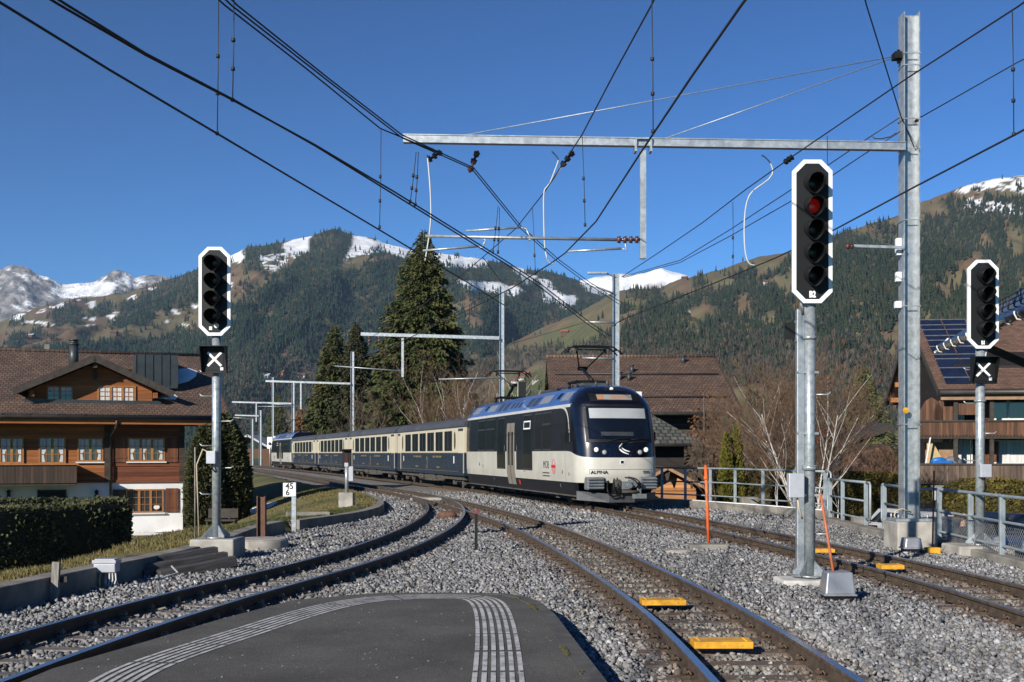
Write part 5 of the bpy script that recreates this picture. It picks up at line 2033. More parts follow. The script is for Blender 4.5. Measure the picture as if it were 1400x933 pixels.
    for sd in (-1, 1):
        b = MB()
        b.tube([(sd * 1.27, 1.2, 2.35), (sd * 1.42, 1.15, 2.4), (sd * 1.44, 1.15, 2.3)], .015, 6); b.box(sd * 1.44 - .05, sd * 1.44 + .05, 1.08, 1.15, 2.02, 2.32)
        b.build('mirror', M['black'], root)
        side_patch(1.2, 1.26, .95, 1.05, .006, sd, 1, 1).build('handle', M['black'], root)
        side_patch(7.5, 7.72, .52, .68, .008, sd, 1, 1).build('red_cover', M['red'], root)
        for (u, z) in ((11.7, .58), (3.0, 1.05), (2.3, .57), (13.5, 1.08), (6.7, .98), (1.9, 1.0)):
            side_patch(u, u + .09, z, z + .11, .006, sd, 1, 1).build('service_flap', M['bufgrey'], root)
    # lettering: name and number on the apron
    def front_text(s, w, z, size, m, sq=1.0):
        u = front_u(w, z)
        sl = math.atan((front_u(w + .05, z) - front_u(w - .05, z)) / .1)
        text_mesh('lettering', s, size, m, root, Matrix.Translation((w, u - .006, z)) @ Matrix.Rotation(sl, 4, 'Z') @ FACE_CAM, bold=.004, squeeze=sq)
    front_text('ALPINA', -.72, 1.07, .135, M['letter_black'], 1.15)
    front_text('9203', .80, 1.07, .125, M['letter_grey'], 1.0)
    # side logo: letters and a round pink mark
    for sd in (-1, 1):
        R = Matrix(((0, 0, sd, 0), (sd, 0, 0, 0), (0, 1, 0, 0), (0, 0, 0, 1)))
        if sd < 0:
            R = Matrix(((0, 0, -1, 0), (-1, 0, 0, 0), (0, 1, 0, 0), (0, 0, 0, 1)))
        x = sd * (side_w(4.0, 1.3) + .006)
        text_mesh('lettering', 'MOB', .36, M['letter_grey'], root, Matrix.Translation((x, 3.85, 1.26)) @ R, squeeze=.95)
        for k, (a, c, z) in enumerate(((3.45, 4.3, 1.0), (3.45, 4.3, .90))):
            side_patch(a, c, z - .018, z + .018, .005, sd, 2, 1).build('small_print_line', M['frame_grey'], root)
        b = MB(); b.sphere((x, 2.95, 1.22), .22, 20, 8, .02, 1, 1.15); em = b.build('round_emblem', M['emblem_pink'], root)
        b = MB(); b.box(x - .012 if sd < 0 else x, x if sd < 0 else x + .012, 2.72, 3.18, 1.18, 1.27); b.build('emblem_band', M['red'], em)
        b = MB(); b.sphere((x + sd * .002, 2.95, 1.33), .09, 14, 6, .035, 1, 1); b.build('emblem_eye', M['cream'], em)
        text_mesh('lettering', 'A', .2, M['letter_black'], root, Matrix.Translation((sd * (side_w(14, 1.2) + .006), 14.2, 1.2)) @ R, bold=.01)
    # ---- buffers, coupler, plough
    for sd in (-1, 1):
        t = D.objects.new('buffer', None); COL.objects.link(t); t.parent = root
        b = MB(); b.box(sd * .84 - .27, sd * .84 + .27, -.02, .35, .54, .93); b.build('buffer_case', M['bufgrey'], t, bevel=.03)
        for z in (.60, .69, .78, .87):
            b = MB(); b.box(sd * .86 - .25, sd * .86 + .25, -.075, -.02, z - .022, z + .022); b.build('buffer_rib', M['bufgrey'], t, bevel=.012)
    cp = D.objects.new('coupler', None); COL.objects.link(cp); cp.parent = root
    b = MB(); b.box(-.42, .42, .25, .75, .40, .95); b.build('coupler_bay', M['black'], cp)
    b = MB(); b.cyl((-.0, .3, .64), (0, -.18, .64), .07, n=12); b.box(-.12, .16, -.36, -.14, .56, .80); b.cyl((.1, -.36, .68), (.1, -.40, .68), .09, n=16); b.build('coupler_head', M['bufgrey'], cp, bevel=.01)
    b = MB(); b.cyl((-.1, -.28, .50), (.42, -.28, .48), .05, n=12); b.box(-.32, -.16, -.3, -.1, .64, .86); b.build('coupler_arm', M['under'], cp)
    b = MB(); b.cyl((.28, -.2, .72), (.28, -.27, .72), .12, n=16); b.box(.20, .38, -.19, .1, .62, .84); b.build('socket_box', M['bufgrey'], cp, bevel=.01)
    for pts in (((-.3, -.1, .88), (-.38, -.28, .7), (-.3, -.3, .42), (-.12, -.25, .40)), ((-.42, .1, .84), (-.55, -.2, .6), (-.48, -.25, .38), (-.2, -.2, .36)), ((.15, -.1, .93), (.36, -.28, .86), (.5, -.25, .66), (.45, -.1, .5)), ((.05, -.1, .92), (.28, -.32, .84), (.42, -.32, .6), (.40, -.1, .48)), ((-.2, -.1, .9), (-.26, -.34, .66), (-.2, -.3, .46), (0, -.2, .44))):
        b = MB(); sp = [Vector(p) for p in pts]
        L = []
        for i in range(13):
            t_ = i / 12 * 3; k = min(2, int(t_)); fr = t_ - k
            p0 = sp[max(k - 1, 0)]; p1 = sp[k]; p2 = sp[k + 1]; p3 = sp[min(k + 2, 3)]
            L.append(.5 * ((2 * p1) + (p2 - p0) * fr + (2 * p0 - 5 * p1 + 4 * p2 - p3) * fr ** 2 + (-p0 + 3 * p1 - 3 * p2 + p3) * fr ** 3))
        b.tube(L, .022, 7); b.build('brake_hose', M['black'], cp)
    b = MB(); b.box(.22, .66, -.34, -.26, .28, .42); b.box(.38, .50, -.30, -.24, .40, .60); b.build('step_plate', M['bufgrey'], cp, bevel=.008)
    b = MB()
    vs = [(-1.28, .55, .50), (-.45, -.12, .42), (.35, -.18, .40), (1.28, .55, .45), (-1.28, .55, .22), (-.45, -.05, .16), (.35, -.1, .16), (1.28, .55, .22)]
    vs2 = [(x, y + .04, z) for x, y, z in vs]
    b.add(vs + vs2, [(0, 4, 5, 1), (1, 5, 6, 2), (2, 6, 7, 3), (8, 9, 13, 12), (9, 10, 14, 13), (10, 11, 15, 14), (0, 1, 9, 8), (1, 2, 10, 9), (2, 3, 11, 10), (4, 12, 13, 5), (5, 13, 14, 6), (6, 14, 15, 7), (0, 8, 12, 4), (3, 7, 15, 11)])
    b.build('snow_plough', M['plough'], root)
    bogie(root, 2.6, M['under']); bogie(root, Lr - 2.9, M['under'])
    # roof gear
    b = MB()
    b.box(-.5, .5, 2.4, 3.4, 3.845, 3.93); b.box(-.35, .35, 6, 8, 3.846, 3.95); b.cyl((.2, 2.0, 3.8), (.2, 2.0, 4.0), .05, n=8); b.cyl((-.25, 1.8, 3.75), (-.25, 1.8, 3.93), .04, n=8)
    b.tube([(-.3, 3.4, 3.9), (-.3, 5, 3.95), (-.3, 6, 3.93)], .03, 6)
    b.build('roof_equipment', M['roof_grey'], root)
    b = MB(); b.box(.95, 1.2, 1.5, 1.75, 3.42, 3.62); b.build('roof_fitting', M['white_paint'], root, bevel=.02)
    pantograph(root, 3.4, 3.86, 5.17, 1)
    pantograph(root, 14.2, 3.86, 5.17, -1)
    return root


def place_on(root, f, y0, L, back=False):
    """vehicle whose nose stands at depth y0 on the track; local +y runs away from us"""
    x0 = float(f(y0))
    # far end: find y1 so that the chord has length L
    lo, hi = y0, y0 + L + 1
    for _ in range(40):
        m_ = (lo + hi) / 2
        if math.hypot(float(f(m_)) - x0, m_ - y0) < L: lo = m_
        else: hi = m_
    y1 = lo; x1 = float(f(y1))
    a = math.atan2(y1 - y0, x1 - x0) - PI / 2
    if back:
        root.location = (x1 + .12, y1, 0); root.rotation_euler = (0, 0, a + PI)
    else:
        root.location = (x0 + .12, y0, 0); root.rotation_euler = (0, 0, a)
    return y1


TRAIN = 'carriages and railcars of the train'
NOSE = 34.6
rc = railcar('blue and cream railcar leading the train with its front towards us', TRAIN)
yend = place_on(rc, T3, NOSE, Lr)

Lcar = 16.9
CAR_HW = 1.30


def carriage(label):
    root = thing('passenger_carriage', label, 'carriage', (0, 0, 0), 0, TRAIN)
    e0, e1 = .35, Lcar - .35
    # lower body, upper body, roof as long prisms
    def extr(prof, a, c, m, name, smooth=False):
        b = MB()
        n = len(prof)
        vs = [(w, a, z) for w, z in prof] + [(w, c, z) for w, z in prof]
        b.smooth = smooth
        b.add(vs, [(k, (k + 1) % n, n + (k + 1) % n, n + k) for k in range(n)])
        b.smooth = False
        b.add([(w, a, z) for w, z in prof], [tuple(range(n))]); b.add([(w, c, z) for w, z in prof], [tuple(range(n))])
        return b.build(name, m, root)
    h = CAR_HW
    extr([(-h, .62), (h, .62), (h, 1.665), (-h, 1.665)], e0, e1, M['car_blue'], 'lower_body')
    extr([(-h, 1.665), (h, 1.665), (h, 2.86), (-h, 2.86)], e0 + .001, e1 - .001, M['cream_yellow'], 'upper_body')
    prof = [(-h - .03, 2.84), (h + .03, 2.84), (h + .03, 2.90)]
    for k in range(1, 14):
        a = PI * k / 14
        prof.append(((h + .02) * math.cos(a), 2.90 + .47 * math.sin(a) ** .8))
    prof.append((-h - .03, 2.90))
    extr(prof, e0 - .02, e1 + .02, M['roof_grey'], 'roof_cover', True)
    extr([(-h - .005, 1.655), (h + .005, 1.655), (h + .005, 1.685), (-h - .005, 1.685)], e0 - .001, e1 + .001, M['gold'], 'gold_line')
    extr([(-h - .004, .80), (h + .004, .80), (h + .004, .815), (-h - .004, .815)], e0 - .001, e1 + .001, M['gold'], 'gold_line')
    extr([(-1.15, .42), (1.15, .42), (1.15, .62), (-1.15, .62)], 1, Lcar - 1, M['under'], 'underframe')
    for a, c in ((-.16, e0 - .03), (e1 + .03, Lcar + .16)):
        b = MB(); b.box(-1.16, 1.16, a, c, .65, 3.02); b.build('gangway_bellows', M['rubber'], root)
    for sd in (-1, 1):
        x = sd * (h + .004)
        sp = lambda a0, a1, z0, z1, t=.008, xx=x: MB().box(min(xx, xx + sd * t), max(xx, xx + sd * t), a0, a1, z0, z1)
        # six double windows
        for k in range(6):
            u0 = 2.75 + k * 1.97
            w = sp(u0, u0 + 1.56, 1.76, 2.70).build('window', M['train_glass'], root)
            sp(u0 + .75, u0 + .81, 1.76, 2.70, .014).build('mullion', M['frame_grey'], w)
        for u in (2.2, 15.0):
            ov = MB(); ov.sphere((x, u, 2.24), .42, 22, 8, .02, .42, 1.0); o = ov.build('oval_window', M['dark_band'], root)
            ov = MB(); ov.sphere((x + sd * .006, u, 2.24), .36, 22, 8, .025, .40, 1.0); ov.build('pane', M['train_glass'], o)
            for zz in (-.14, .0, .14):
                b = MB(); b.tube([(x + sd * .017, u - .07, 2.24 + zz), (x + sd * .017, u, 2.24 + zz + .06), (x + sd * .017, u + .07, 2.24 + zz), (x + sd * .017, u, 2.24 + zz - .06), (x + sd * .017, u - .07, 2.24 + zz)], .012, 4); b.build('lattice', M['gold'], o)
        # recessed entrance: dark hood, cream leaf, handrail
        for (a, c) in ((.5, 1.5), (15.55, 16.4)):
            d = sp(a, c, .75, 2.78, .004).build('door', M['cream_yellow'], root)
            sp(a, c, .75, 1.66, .007).build('door_base', M['car_blue'], d)
            sp(a, c, 2.66, 2.78, .009).build('door_shade', M['rubber'], d)
            sp(a - .04, a, .75, 2.78, .02).build('door_post', M['cream_yellow'], d)
        sp(2.3, 2.45, 1.18, 1.52, .006).build('white_plate', M['white_paint'], root)
        sp(14.6, 14.72, 1.22, 1.5, .006).build('white_plate', M['white_paint'], root)
        em = MB(); em.sphere((x, 8.4, 1.18), .30, 20, 8, .03, .62, 1.1); o = em.build('gold_crest', M['gold'], root)
        em = MB(); em.sphere((x + sd * .004, 8.4, 1.18), .22, 16, 8, .045, .6, 1.05); em.build('crest_field', M['car_blue'], o)
        R = Matrix(((0, 0, -1, 0), (-1, 0, 0, 0), (0, 1, 0, 0), (0, 0, 0, 1))) if sd < 0 else Matrix(((0, 0, 1, 0), (1, 0, 0, 0), (0, 1, 0, 0), (0, 0, 0, 1)))
        for (a, c) in ((5.0, 5.5), (5.6, 6.3), (6.45, 7.0), (9.8, 10.3), (10.45, 11.2), (11.35, 11.8)):
            sp(a, c, 1.44, 1.53, .003).build('gold_print', M['gold'], root)
        for (a, c) in ((5.4, 6.1), (10.6, 11.3)):
            sp(a, c, .93, 1.0, .003).build('gold_print', M['gold'], root)
        for k, (a, c, z0, z1) in enumerate(((5.2, 6.2, .30, .60), (7.0, 9.2, .26, .60), (9.9, 10.7, .34, .60))):
            b = MB(); b.box(sd * 1.1 - .12, sd * 1.1 + .12, a, c, z0, z1); b.build('underfloor_box', M['under'], root, bevel=.03)
        b = MB(); b.tube([(sd * 1.12, 4.3, .55), (sd * 1.12, 5.5, .30), (sd * 1.12, 10.8, .30), (sd * 1.12, 12.2, .55)], .03, 6); b.build('truss_rod', M['under'], root)
    bogie(root, 2.6, M['under']); bogie(root, Lcar - 2.6, M['under'])
    return root


car0 = carriage('cream and dark blue carriage coupled right behind the leading railcar')
y = place_on(car0, T3, yend + .12, Lcar)
for lab in ('second cream and dark blue carriage counted back from the leading railcar', 'third cream and dark blue carriage counted back from the leading railcar', 'last cream and dark blue carriage, coupled to the rear railcar'):
    c = copy_tree(car0, lab)
    y = place_on(c, T3, y + .12, Lcar)
c = copy_tree(rc, 'small looking rear railcar at the tail of the train by the far masts')
place_on(c, T3, y + .12, Lr, True)

# ================================================================== buildings
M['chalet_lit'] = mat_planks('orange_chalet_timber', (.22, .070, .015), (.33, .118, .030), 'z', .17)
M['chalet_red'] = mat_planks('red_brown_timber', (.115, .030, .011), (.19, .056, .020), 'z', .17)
M['chalet_dark'] = mat_planks('dark_aged_timber', (.030, .019, .012), (.065, .042, .028), 'z', .18)
M['trim_dark'] = mat('dark_trim_timber', (.028, .022, .018), .8, 0, scale=6, col2=(.055, .045, .036))
M['trim_orange'] = mat('orange_trim_timber', (.28, .11, .032), .6, 0, scale=5, col2=(.38, .165, .055))
M['shutter'] = mat_planks('brown_shutter', (.13, .042, .016), (.21, .075, .03), 'x', .12)
M['shutter_dark'] = mat_planks('dark_shutter', (.06, .035, .022), (.10, .06, .04), 'x', .12)
M['render_white'] = mat('white_render', (.72, .72, .71), .9, 0, scale=1.5, var=.05, bump=.1, bscale=40)
M['tile_brown'] = mat_tiles('brown_scalloped_tiles', (.10, .064, .047), (.14, .092, .069), .20, .22, mortar=.016, bump=.7)
M['tile_far'] = mat_tiles('red_brown_tiles', (.100, .062, .044), (.150, .096, .068), .26, .30, mortar=.03)
M['tile_grey'] = mat_tiles('grey_slate_tiles', (.070, .075, .068), (.12, .125, .11), .40, .42, mortar=.045)
M['tile_shingle'] = mat_tiles('brown_shingles', (.105, .060, .042), (.15, .088, .064), .26, .13, mortar=.008, bump=.4)
M['metal_seam'] = mat('dark_seam_metal', (.045, .055, .058), .45, .3, scale=2, var=.18)
M['gutter'] = mat('gutter_metal', (.060, .055, .050), .5, .4, scale=3, var=.2)
M['curtain'] = mat('white_curtain', (.55, .54, .52), .9, 0, scale=22, var=.25, stretch=(1, 1, .05))
M['window_frame'] = mat('white_window_frame', (.66, .66, .64), .5, 0, var=.05)
M['balcony_wood'] = mat_planks('balcony_boards', (.065, .028, .014), (.15, .070, .034), 'x', .14)
M['balcony_dark'] = mat_planks('dark_balcony_boards', (.032, .020, .013), (.07, .042, .026), 'x', .14, gap=.12)
M['balcony_grey'] = mat_planks('grey_brown_boards', (.065, .045, .032), (.16, .11, .08), 'x', .15)
M['soffit'] = mat('pale_soffit_boards', (.28, .17, .10), .8, 0, scale=4, var=.2)
M['solar'] = mat('solar_cells', (.010, .015, .036), .14, 0, scale=2, var=.3, spec=1.0, coat=.5)
M['solar_rim'] = mat('panel_rim', (.25, .25, .26), .4, .5)


def window(root, cx, y, cz, w, h, cols=2, frame='trim_orange', curtain='drape', sill=True, glass='glass_house', bars=True, name='window', face=-1):
    """casement window on a wall facing -y (face=-1); sits a little proud"""
    t = D.objects.new(name, None); COL.objects.link(t); t.parent = root; t.location = (cx, y, cz)
    f = face
    b = MB(); fw = .06
    def bx(x0, x1, z0, z1, d0, d1):
        ya, yb = sorted((f * d0, f * d1)); b.box(x0, x1, ya, yb, z0, z1)
    bx(-w / 2, -w / 2 + fw, -h / 2, h / 2, -.02, .05); bx(w / 2 - fw, w / 2, -h / 2, h / 2, -.02, .05)
    bx(-w / 2 + fw, w / 2 - fw, h / 2 - fw, h / 2, -.02, .05); bx(-w / 2 + fw, w / 2 - fw, -h / 2, -h / 2 + fw, -.02, .05)
    cw = (w - 2 * fw) / cols
    for k in range(1, cols):
        x = -w / 2 + fw + cw * k
        bx(x - fw * .8, x + fw * .8, -h / 2 + fw, h / 2 - fw, -.02, .048)
    b.build('frame', M[frame], t)
    b = MB(); bx(-w / 2 + fw, w / 2 - fw, -h / 2 + fw, h / 2 - fw, -.015, .008); b.build('pane', M[glass], t)
    if curtain:
        for k in range(cols):
            x0 = -w / 2 + fw + cw * k + .04; x1 = x0 + cw - .08
            b = MB(); zt = h / 2 - fw - .01; zb = -h / 2 + fw + .01
            if curtain == 'drape':
                sx = -1 if k < cols / 2 else 1
                xo = x0 if sx < 0 else x1
                xi = (x0 + x1) / 2
                poly = [(xo, zb), (xo, zt), (x0 if sx > 0 else x1, zt), (xi + (x1 - x0) * .05 * -sx, zt - h * .35), (xo + (x1 - x0) * .25 * -sx, zb + h * .25), (xo + (x1 - x0) * .38 * -sx, zb)]
            elif curtain == 'full':
                poly = [(x0, zb), (x0, zt), (x1, zt), (x1, zb)]
            else:
                poly = [(x0, zt), (x1, zt), (x1, zt - h * .25), ((x0 + x1) / 2, zt - h * .42), (x0, zt - h * .25)]
            b.prism(poly, (0, f * .010, 0), (1, 0, 0), (0, 0, 1), (0, f, 0), .003)
            b.build('curtain', M['curtain'], t)
    if bars:
        b = MB()
        for k in range(cols):
            x0 = -w / 2 + fw + cw * k
            bx(x0 + cw / 2 - .011, x0 + cw / 2 + .011, -h / 2 + fw, h / 2 - fw, .014, .028)
        for q in (1, 2):
            z = -h / 2 + fw + (h - 2 * fw) * q / 3
            bx(-w / 2 + fw, w / 2 - fw, z - .010, z + .010, .029, .038)
        b.build('glazing_bars', M['window_frame'] if frame != 'trim_orange' else M['trim_orange'], t)
    if sill:
        b = MB(); bx(-w / 2 - .06, w / 2 + .06, -h / 2 - .06, -h / 2 - .005, -.01, .10); b.build('sill', M['window_frame'], t)
    return t


def shutter(root, cx, y, cz, w, h, m='shutter'):
    b = MB(); b.box(-w / 2, w / 2, -.045, -.004, -h / 2, h / 2)
    s_ = b.build('shutter', M[m], root, loc=(cx, y, cz), bevel=.006)
    for z in (-.3, .3):
        b = MB(); b.box(-w / 2 + .02, w / 2 - .02, -.062, -.046, z * h - .03, z * h + .03); b.build('shutter_rail', M[m], s_)
    return s_


# ------------------------------------------------------------------ left chalet
YF = 48.0
cx_r = P(250, 0, YF).x                       # right end of the facade (-13.9)
cx_l = cx_r - 15.5
LTH = math.radians(21)
lc = thing('chalet', 'big brown roofed timber chalet with gabled dormer at the left', 'chalet', (cx_r, YF, 0), LTH)
Wd = 15.5; Dp = 11.0
zG, zT, zE = -1.9, .50, 3.75
SPL = -2.89
b = MB(); b.box(-Wd, 0, 0, Dp, zG, zT); b.build('ground_floor_wall', M['render_white'], lc)
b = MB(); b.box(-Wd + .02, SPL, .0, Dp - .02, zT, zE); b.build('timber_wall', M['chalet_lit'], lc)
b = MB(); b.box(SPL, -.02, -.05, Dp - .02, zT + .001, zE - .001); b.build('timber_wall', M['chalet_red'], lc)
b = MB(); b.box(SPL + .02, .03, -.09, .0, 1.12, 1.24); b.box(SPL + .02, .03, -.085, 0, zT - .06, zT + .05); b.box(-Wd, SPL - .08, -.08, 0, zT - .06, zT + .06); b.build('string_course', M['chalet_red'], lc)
b = MB(); b.box(-.16, .06, -.12, .1, zT, zE); b.build('corner_post', M['chalet_dark'], lc)
b = MB(); b.box(SPL - .23, SPL, -.12, .1, zT, zE); b.build('corner_post', M['chalet_dark'], lc)
EVY = -1.40; EVZ = 3.22; RGY = 5.5; RGZ = 6.22; EVX = 1.75; HRX = 1.55
LX = -Wd - 1.2
b = MB(); b.slab([(LX, EVY, EVZ), (EVX, EVY, EVZ), (HRX, RGY, RGZ), (LX, RGY, RGZ)], .16)
rf = b.build('roof', M['tile_brown'], lc)
b = MB(); b.slab([(LX, 2 * RGY - EVY, EVZ), (LX, RGY, RGZ + .002), (HRX, RGY, RGZ + .002), (EVX, 2 * RGY - EVY, EVZ)], .15); b.build('rear_roof', M['tile_brown'], lc)
for (y0, y1) in ((EVY, RGY), (2 * RGY - EVY, RGY)):
    b = MB(); b.bar((EVX + .03, y0, EVZ - .10), (HRX + .03, y1, RGZ - .10), .05, .24); b.build('verge_board', M['trim_dark'], lc)
b = MB(); b.tube([(LX, RGY, RGZ + .03), (HRX, RGY, RGZ + .03)], .09, 8); b.build('ridge_cap', M['tile_brown'], rf)
b = MB(); b.cyl((LX, EVY - .09, EVZ - .12), (EVX + .05, EVY - .09, EVZ - .12), .10, n=12); b.build('gutter', M['gutter'], lc)
for x in np.arange(LX + .8, EVX, 1.0):
    b = MB(); b.box(x - .02, x + .02, EVY - .205, EVY + .03, EVZ - .06, EVZ - .01); b.build('gutter_clip', M['gutter'], lc)
b = MB(); b.box(LX, EVX - .05, EVY + .02, EVY + .08, EVZ - .40, EVZ - .20); b.build('fascia_board', M['chalet_lit'], lc)
b = MB(); b.slab([(LX, EVY + .1, EVZ - .22), (EVX - .1, EVY + .1, EVZ - .22), (EVX - .1, .0, EVZ + .42), (LX, .0, EVZ + .42)], .05); b.build('soffit', M['chalet_dark'], lc)
for x in np.arange(-14.5, 1.2, 1.5):
    b = MB(); b.bar((x, EVY + .25, EVZ - .28), (x, .02, EVZ + .20), .12, .16); b.build('rafter', M['chalet_dark'], lc)
# dormer
_c, _s = math.cos(LTH), math.sin(LTH)


def dz(px, y=0.0):
    k = (px - 700) / FOC
    return (k * (YF + y * _c) - cx_r + y * _s) / (_c - k * _s)


def dzz(px, py, y=0.0):
    return EYE + (HOR - py) * (YF + dz(px, y) * _s + y * _c) / FOC
slope = (RGZ - EVZ) / (RGY - EVY)
yd = -.10
DL, DR = dz(38, yd), dz(208, yd)
zb = EVZ + slope * (yd - EVY) + .02
pk = dz(130, yd - .75); pz = dzz(130, 487, yd - .75)
half = (dz(233, yd - .75) - dz(15, yd - .75)) / 2; dp = 1.40
b = MB()
zl = lambda x: pz - .24 - dp / half * abs(x - pk)
b.prism([(DL, zb), (DR, zb), (DR, zl(DR)), (pk, pz - .24), (DL, zl(DL))], (0, yd, 0), (1, 0, 0), (0, 0, 1), (0, 1, 0), .12)
dm = b.build('dormer_wall', M['chalet_lit'], lc)
b = MB(); b.box(DL - .12, DR + .35, yd - .22, yd - .0, zb - .14, zb + .02); b.build('dormer_sill', M['metal_seam'], lc)
ybk = lambda z: EVY + (z - EVZ) / slope
for sx in (-1, 1):
    b = MB()
    x1 = pk + sx * half
    z0, z1 = pz, pz - dp
    b.slab([(pk, yd - .75, z0), (x1, yd - .75, z1), (x1, ybk(z1) - .05, z1), (pk, ybk(z0) + .05, z0)], .10)
    b.build('dormer_roof', M['tile_brown'], lc)
    b = MB(); b.bar((pk - sx * .02, yd - .79, z0 - .08), (x1 + sx * .05, yd - .79, z1 - .10), .06, .26, up=(0, 1, 0) if False else (0, 0, 1))
    b.build('verge_board', M['trim_dark'], lc)
    # scalloped fringe below the verge board
    b = MB()
    n = 30
    poly = []
    for k in range(n):
        t0 = k / n; t1 = (k + .5) / n
        poly.append((pk + sx * half * t0, z0 - .19 - dp * t0)); poly.append((pk + sx * half * t1, z0 - .26 - dp * t1))
    poly += [(x1, z1 - .19), (x1, z1 - .14), (pk, z0 - .14)]
    b.prism(poly, (0, yd - .80, 0), (1, 0, 0), (0, 0, 1), (0, 1, 0), .03)
    b.build('verge_fringe', M['trim_dark'], lc)
    b = MB(); b.slab([(pk, yd - .7, z0 - .13), (x1 * .98 + pk * .02, yd - .7, z1 - .13), (x1 * .98 + pk * .02, yd + .0, z1 - .13), (pk, yd + .0, z0 - .13)], .04); b.build('dormer_soffit', M['chalet_lit'], lc)
b = MB(); b.bar((pk, yd - .7, pz - .35), (pk, yd + .1, pz - .35), .16, .24); b.bar((pk, yd - .08, pz - .9), (pk, yd - .08, pz - .3), .14, .12); b.build('ridge_bracket', M['trim_dark'], lc)
for sx in (-1, 1):
    b = MB(); x = pk + sx * 2.35; b.bar((x, yd - .6, pz - .45 - dp * 2.35 / half), (x, yd + .1, pz - .45 - dp * 2.35 / half), .16, .22); b.build('purlin_end', M['chalet_lit'], lc)
window(lc, dz(82, yd), yd, dzz(82, 538, yd), 1.0, .62, 2, curtain='swag')
window(lc, dz(159.5, yd), yd, dzz(160, 539, yd), 1.5, .68, 3, curtain='full')
# main windows
zz = lambda py, px=170: dzz(px, py)
window(lc, dz(71.5), -.02, dzz(71.5, 616), 1.02, 1.08, 2); window(lc, dz(123.5), -.02, dzz(123.5, 615), 1.0, .98, 2)
window(lc, dz(200), -.07, dzz(200, 615), 1.48, .98, 3)
shutter(lc, dz(165.5), -.06, dzz(165.5, 616), .52, 1.0); shutter(lc, dz(234.5), -.06, dzz(234.5, 616), .52, 1.0)
window(lc, dz(198), -.02, dzz(198, 685), 1.5, .98, 3, sill=True, curtain=None)
b = MB(); b.cyl((dz(214), -.08, dzz(214, 694)), (dz(214), -.10, zz(694)), .12, n=18); b.build('round_wreath', M['window_frame'], lc)
shutter(lc, dz(163), -.02, dzz(163, 686), .52, 1.0, 'shutter_dark'); shutter(lc, dz(235), -.02, dzz(235, 684), .52, 1.0)
window(lc, dz(71), -.02, dzz(71, 677), 1.1, .42, 1, curtain=None, bars=False, frame='trim_dark')
window(lc, dz(16), -.02, dzz(16, 616), .9, 1.05, 2)
for px in (132, 12):
    b = MB(); b.box(-.06, .06, -.16, -.02, -.14, .1); b.prism([(-.1, .1), (.1, .1), (0, .2)], (0, -.19, 0), (1, 0, 0), (0, 0, 1), (0, 1, 0), .2); b.build('wall_lantern', M['black'], lc, loc=(dz(px), 0, dzz(px, 676)))
b = MB(); b.tube([(dz(158), EVY - .05, EVZ - .2), (dz(158), EVY - .05, EVZ - .45), (dz(151), -.18, EVZ - .85), (dz(151), -.18, zG)], .05, 8); b.build('downpipe', M['gutter'], lc)
# balcony
b = MB(); xb0, xb1 = -Wd, dz(105, -1.5)
b.box(xb0, xb1, -1.55, -1.48, dzz(60, 661, -1.5), dzz(60, 636, -1.5)); bl = b.build('balcony_front', M['balcony_dark'], lc)
b = MB(); b.box(xb0, xb1 + .06, -1.62, -1.42, dzz(60, 636, -1.5), dzz(60, 634, -1.5)); b.build('balcony_handrail', M['trim_orange'], lc)
b = MB(); b.box(xb1 - .07, xb1 - .0, -1.475, -.05, dzz(60, 661, -1.5), dzz(60, 636, -1.5) - .003); b.build('balcony_side', M['balcony_dark'], lc)
b = MB(); b.box(xb0, xb1, -1.5, -.03, dzz(60, 664, -1.5), (dzz(60, 661, -1.5) - .004)); b.build('balcony_floor', M['trim_dark'], lc)
for x in (-2.0, -.0):
    pass
# chimneys and stair tower
def at(px, py, y): return Vector((dz(px, y), y, dzz(px, py, y)))
b = MB(); q = at(101, 492, 2.0); b.cyl(q + Vector((0, 0, -.4)), q + Vector((0, 0, .62)), .19, n=18); b.cyl(q + Vector((0, 0, .62)), q + Vector((0, 0, .68)), .23, n=18); b.cyl(q + Vector((0, 0, .68)), q + Vector((0, 0, .80)), .15, n=14); b.cyl(q + Vector((0, 0, .80)), q + Vector((0, 0, .86)), .20, n=18); b.build('flue', M['metal_seam'], lc)
b = MB(); q = at(63, 486, 6.2); b.box(q.x - .22, q.x + .22, q.y - .2, q.y + .2, q.z - .8, q.z + .26); b.box(q.x - .08, q.x + .14, q.y - .06, q.y + .06, q.z + .26, q.z + .5); b.build('chimney', M['concrete_dark'], lc)
q0 = at(186, 527, 1.0); q1 = at(243, 486, 1.0)
b = MB(); b.box(q0.x, q1.x, q0.y, q0.y + 3.0, q0.z - .1, q1.z); tow = b.build('seam_metal_tower', M['metal_seam'], lc)
for k in range(6):
    x = q0.x + (q1.x - q0.x) * k / 5
    b = MB(); b.box(x - .012, x + .012, q0.y - .03, q0.y, q0.z, q1.z + .03); b.build('standing_seam', M['metal_seam'], tow)


def roof_snow(label, pts, t=.05):
    """patch of snow lying on the left chalet roof: pts (x, distance up from the eave) in chalet axes"""
    b = MB()
    q = []
    for x, y in pts:
        q.append((cx_r + x * _c - y * _s, YF + x * _s + y * _c, EVZ + slope * (y - EVY) + .012))
    n = len(q)
    c = (sum(p[0] for p in q) / n, sum(p[1] for p in q) / n, sum(p[2] for p in q) / n + t)
    inn = [(c[0] * .25 + p[0] * .75, c[1] * .25 + p[1] * .75, c[2] * .25 + p[2] * .75 + t * .5) for p in q]
    b.smooth = True
    b.add(q + inn + [c], [(k, (k + 1) % n, n + (k + 1) % n, n + k) for k in range(n)] + [(n + k, n + (k + 1) % n, 2 * n) for k in range(n)])
    o = b.build('roof_snow', M['snow'])
    tag(o, label, 'snow')


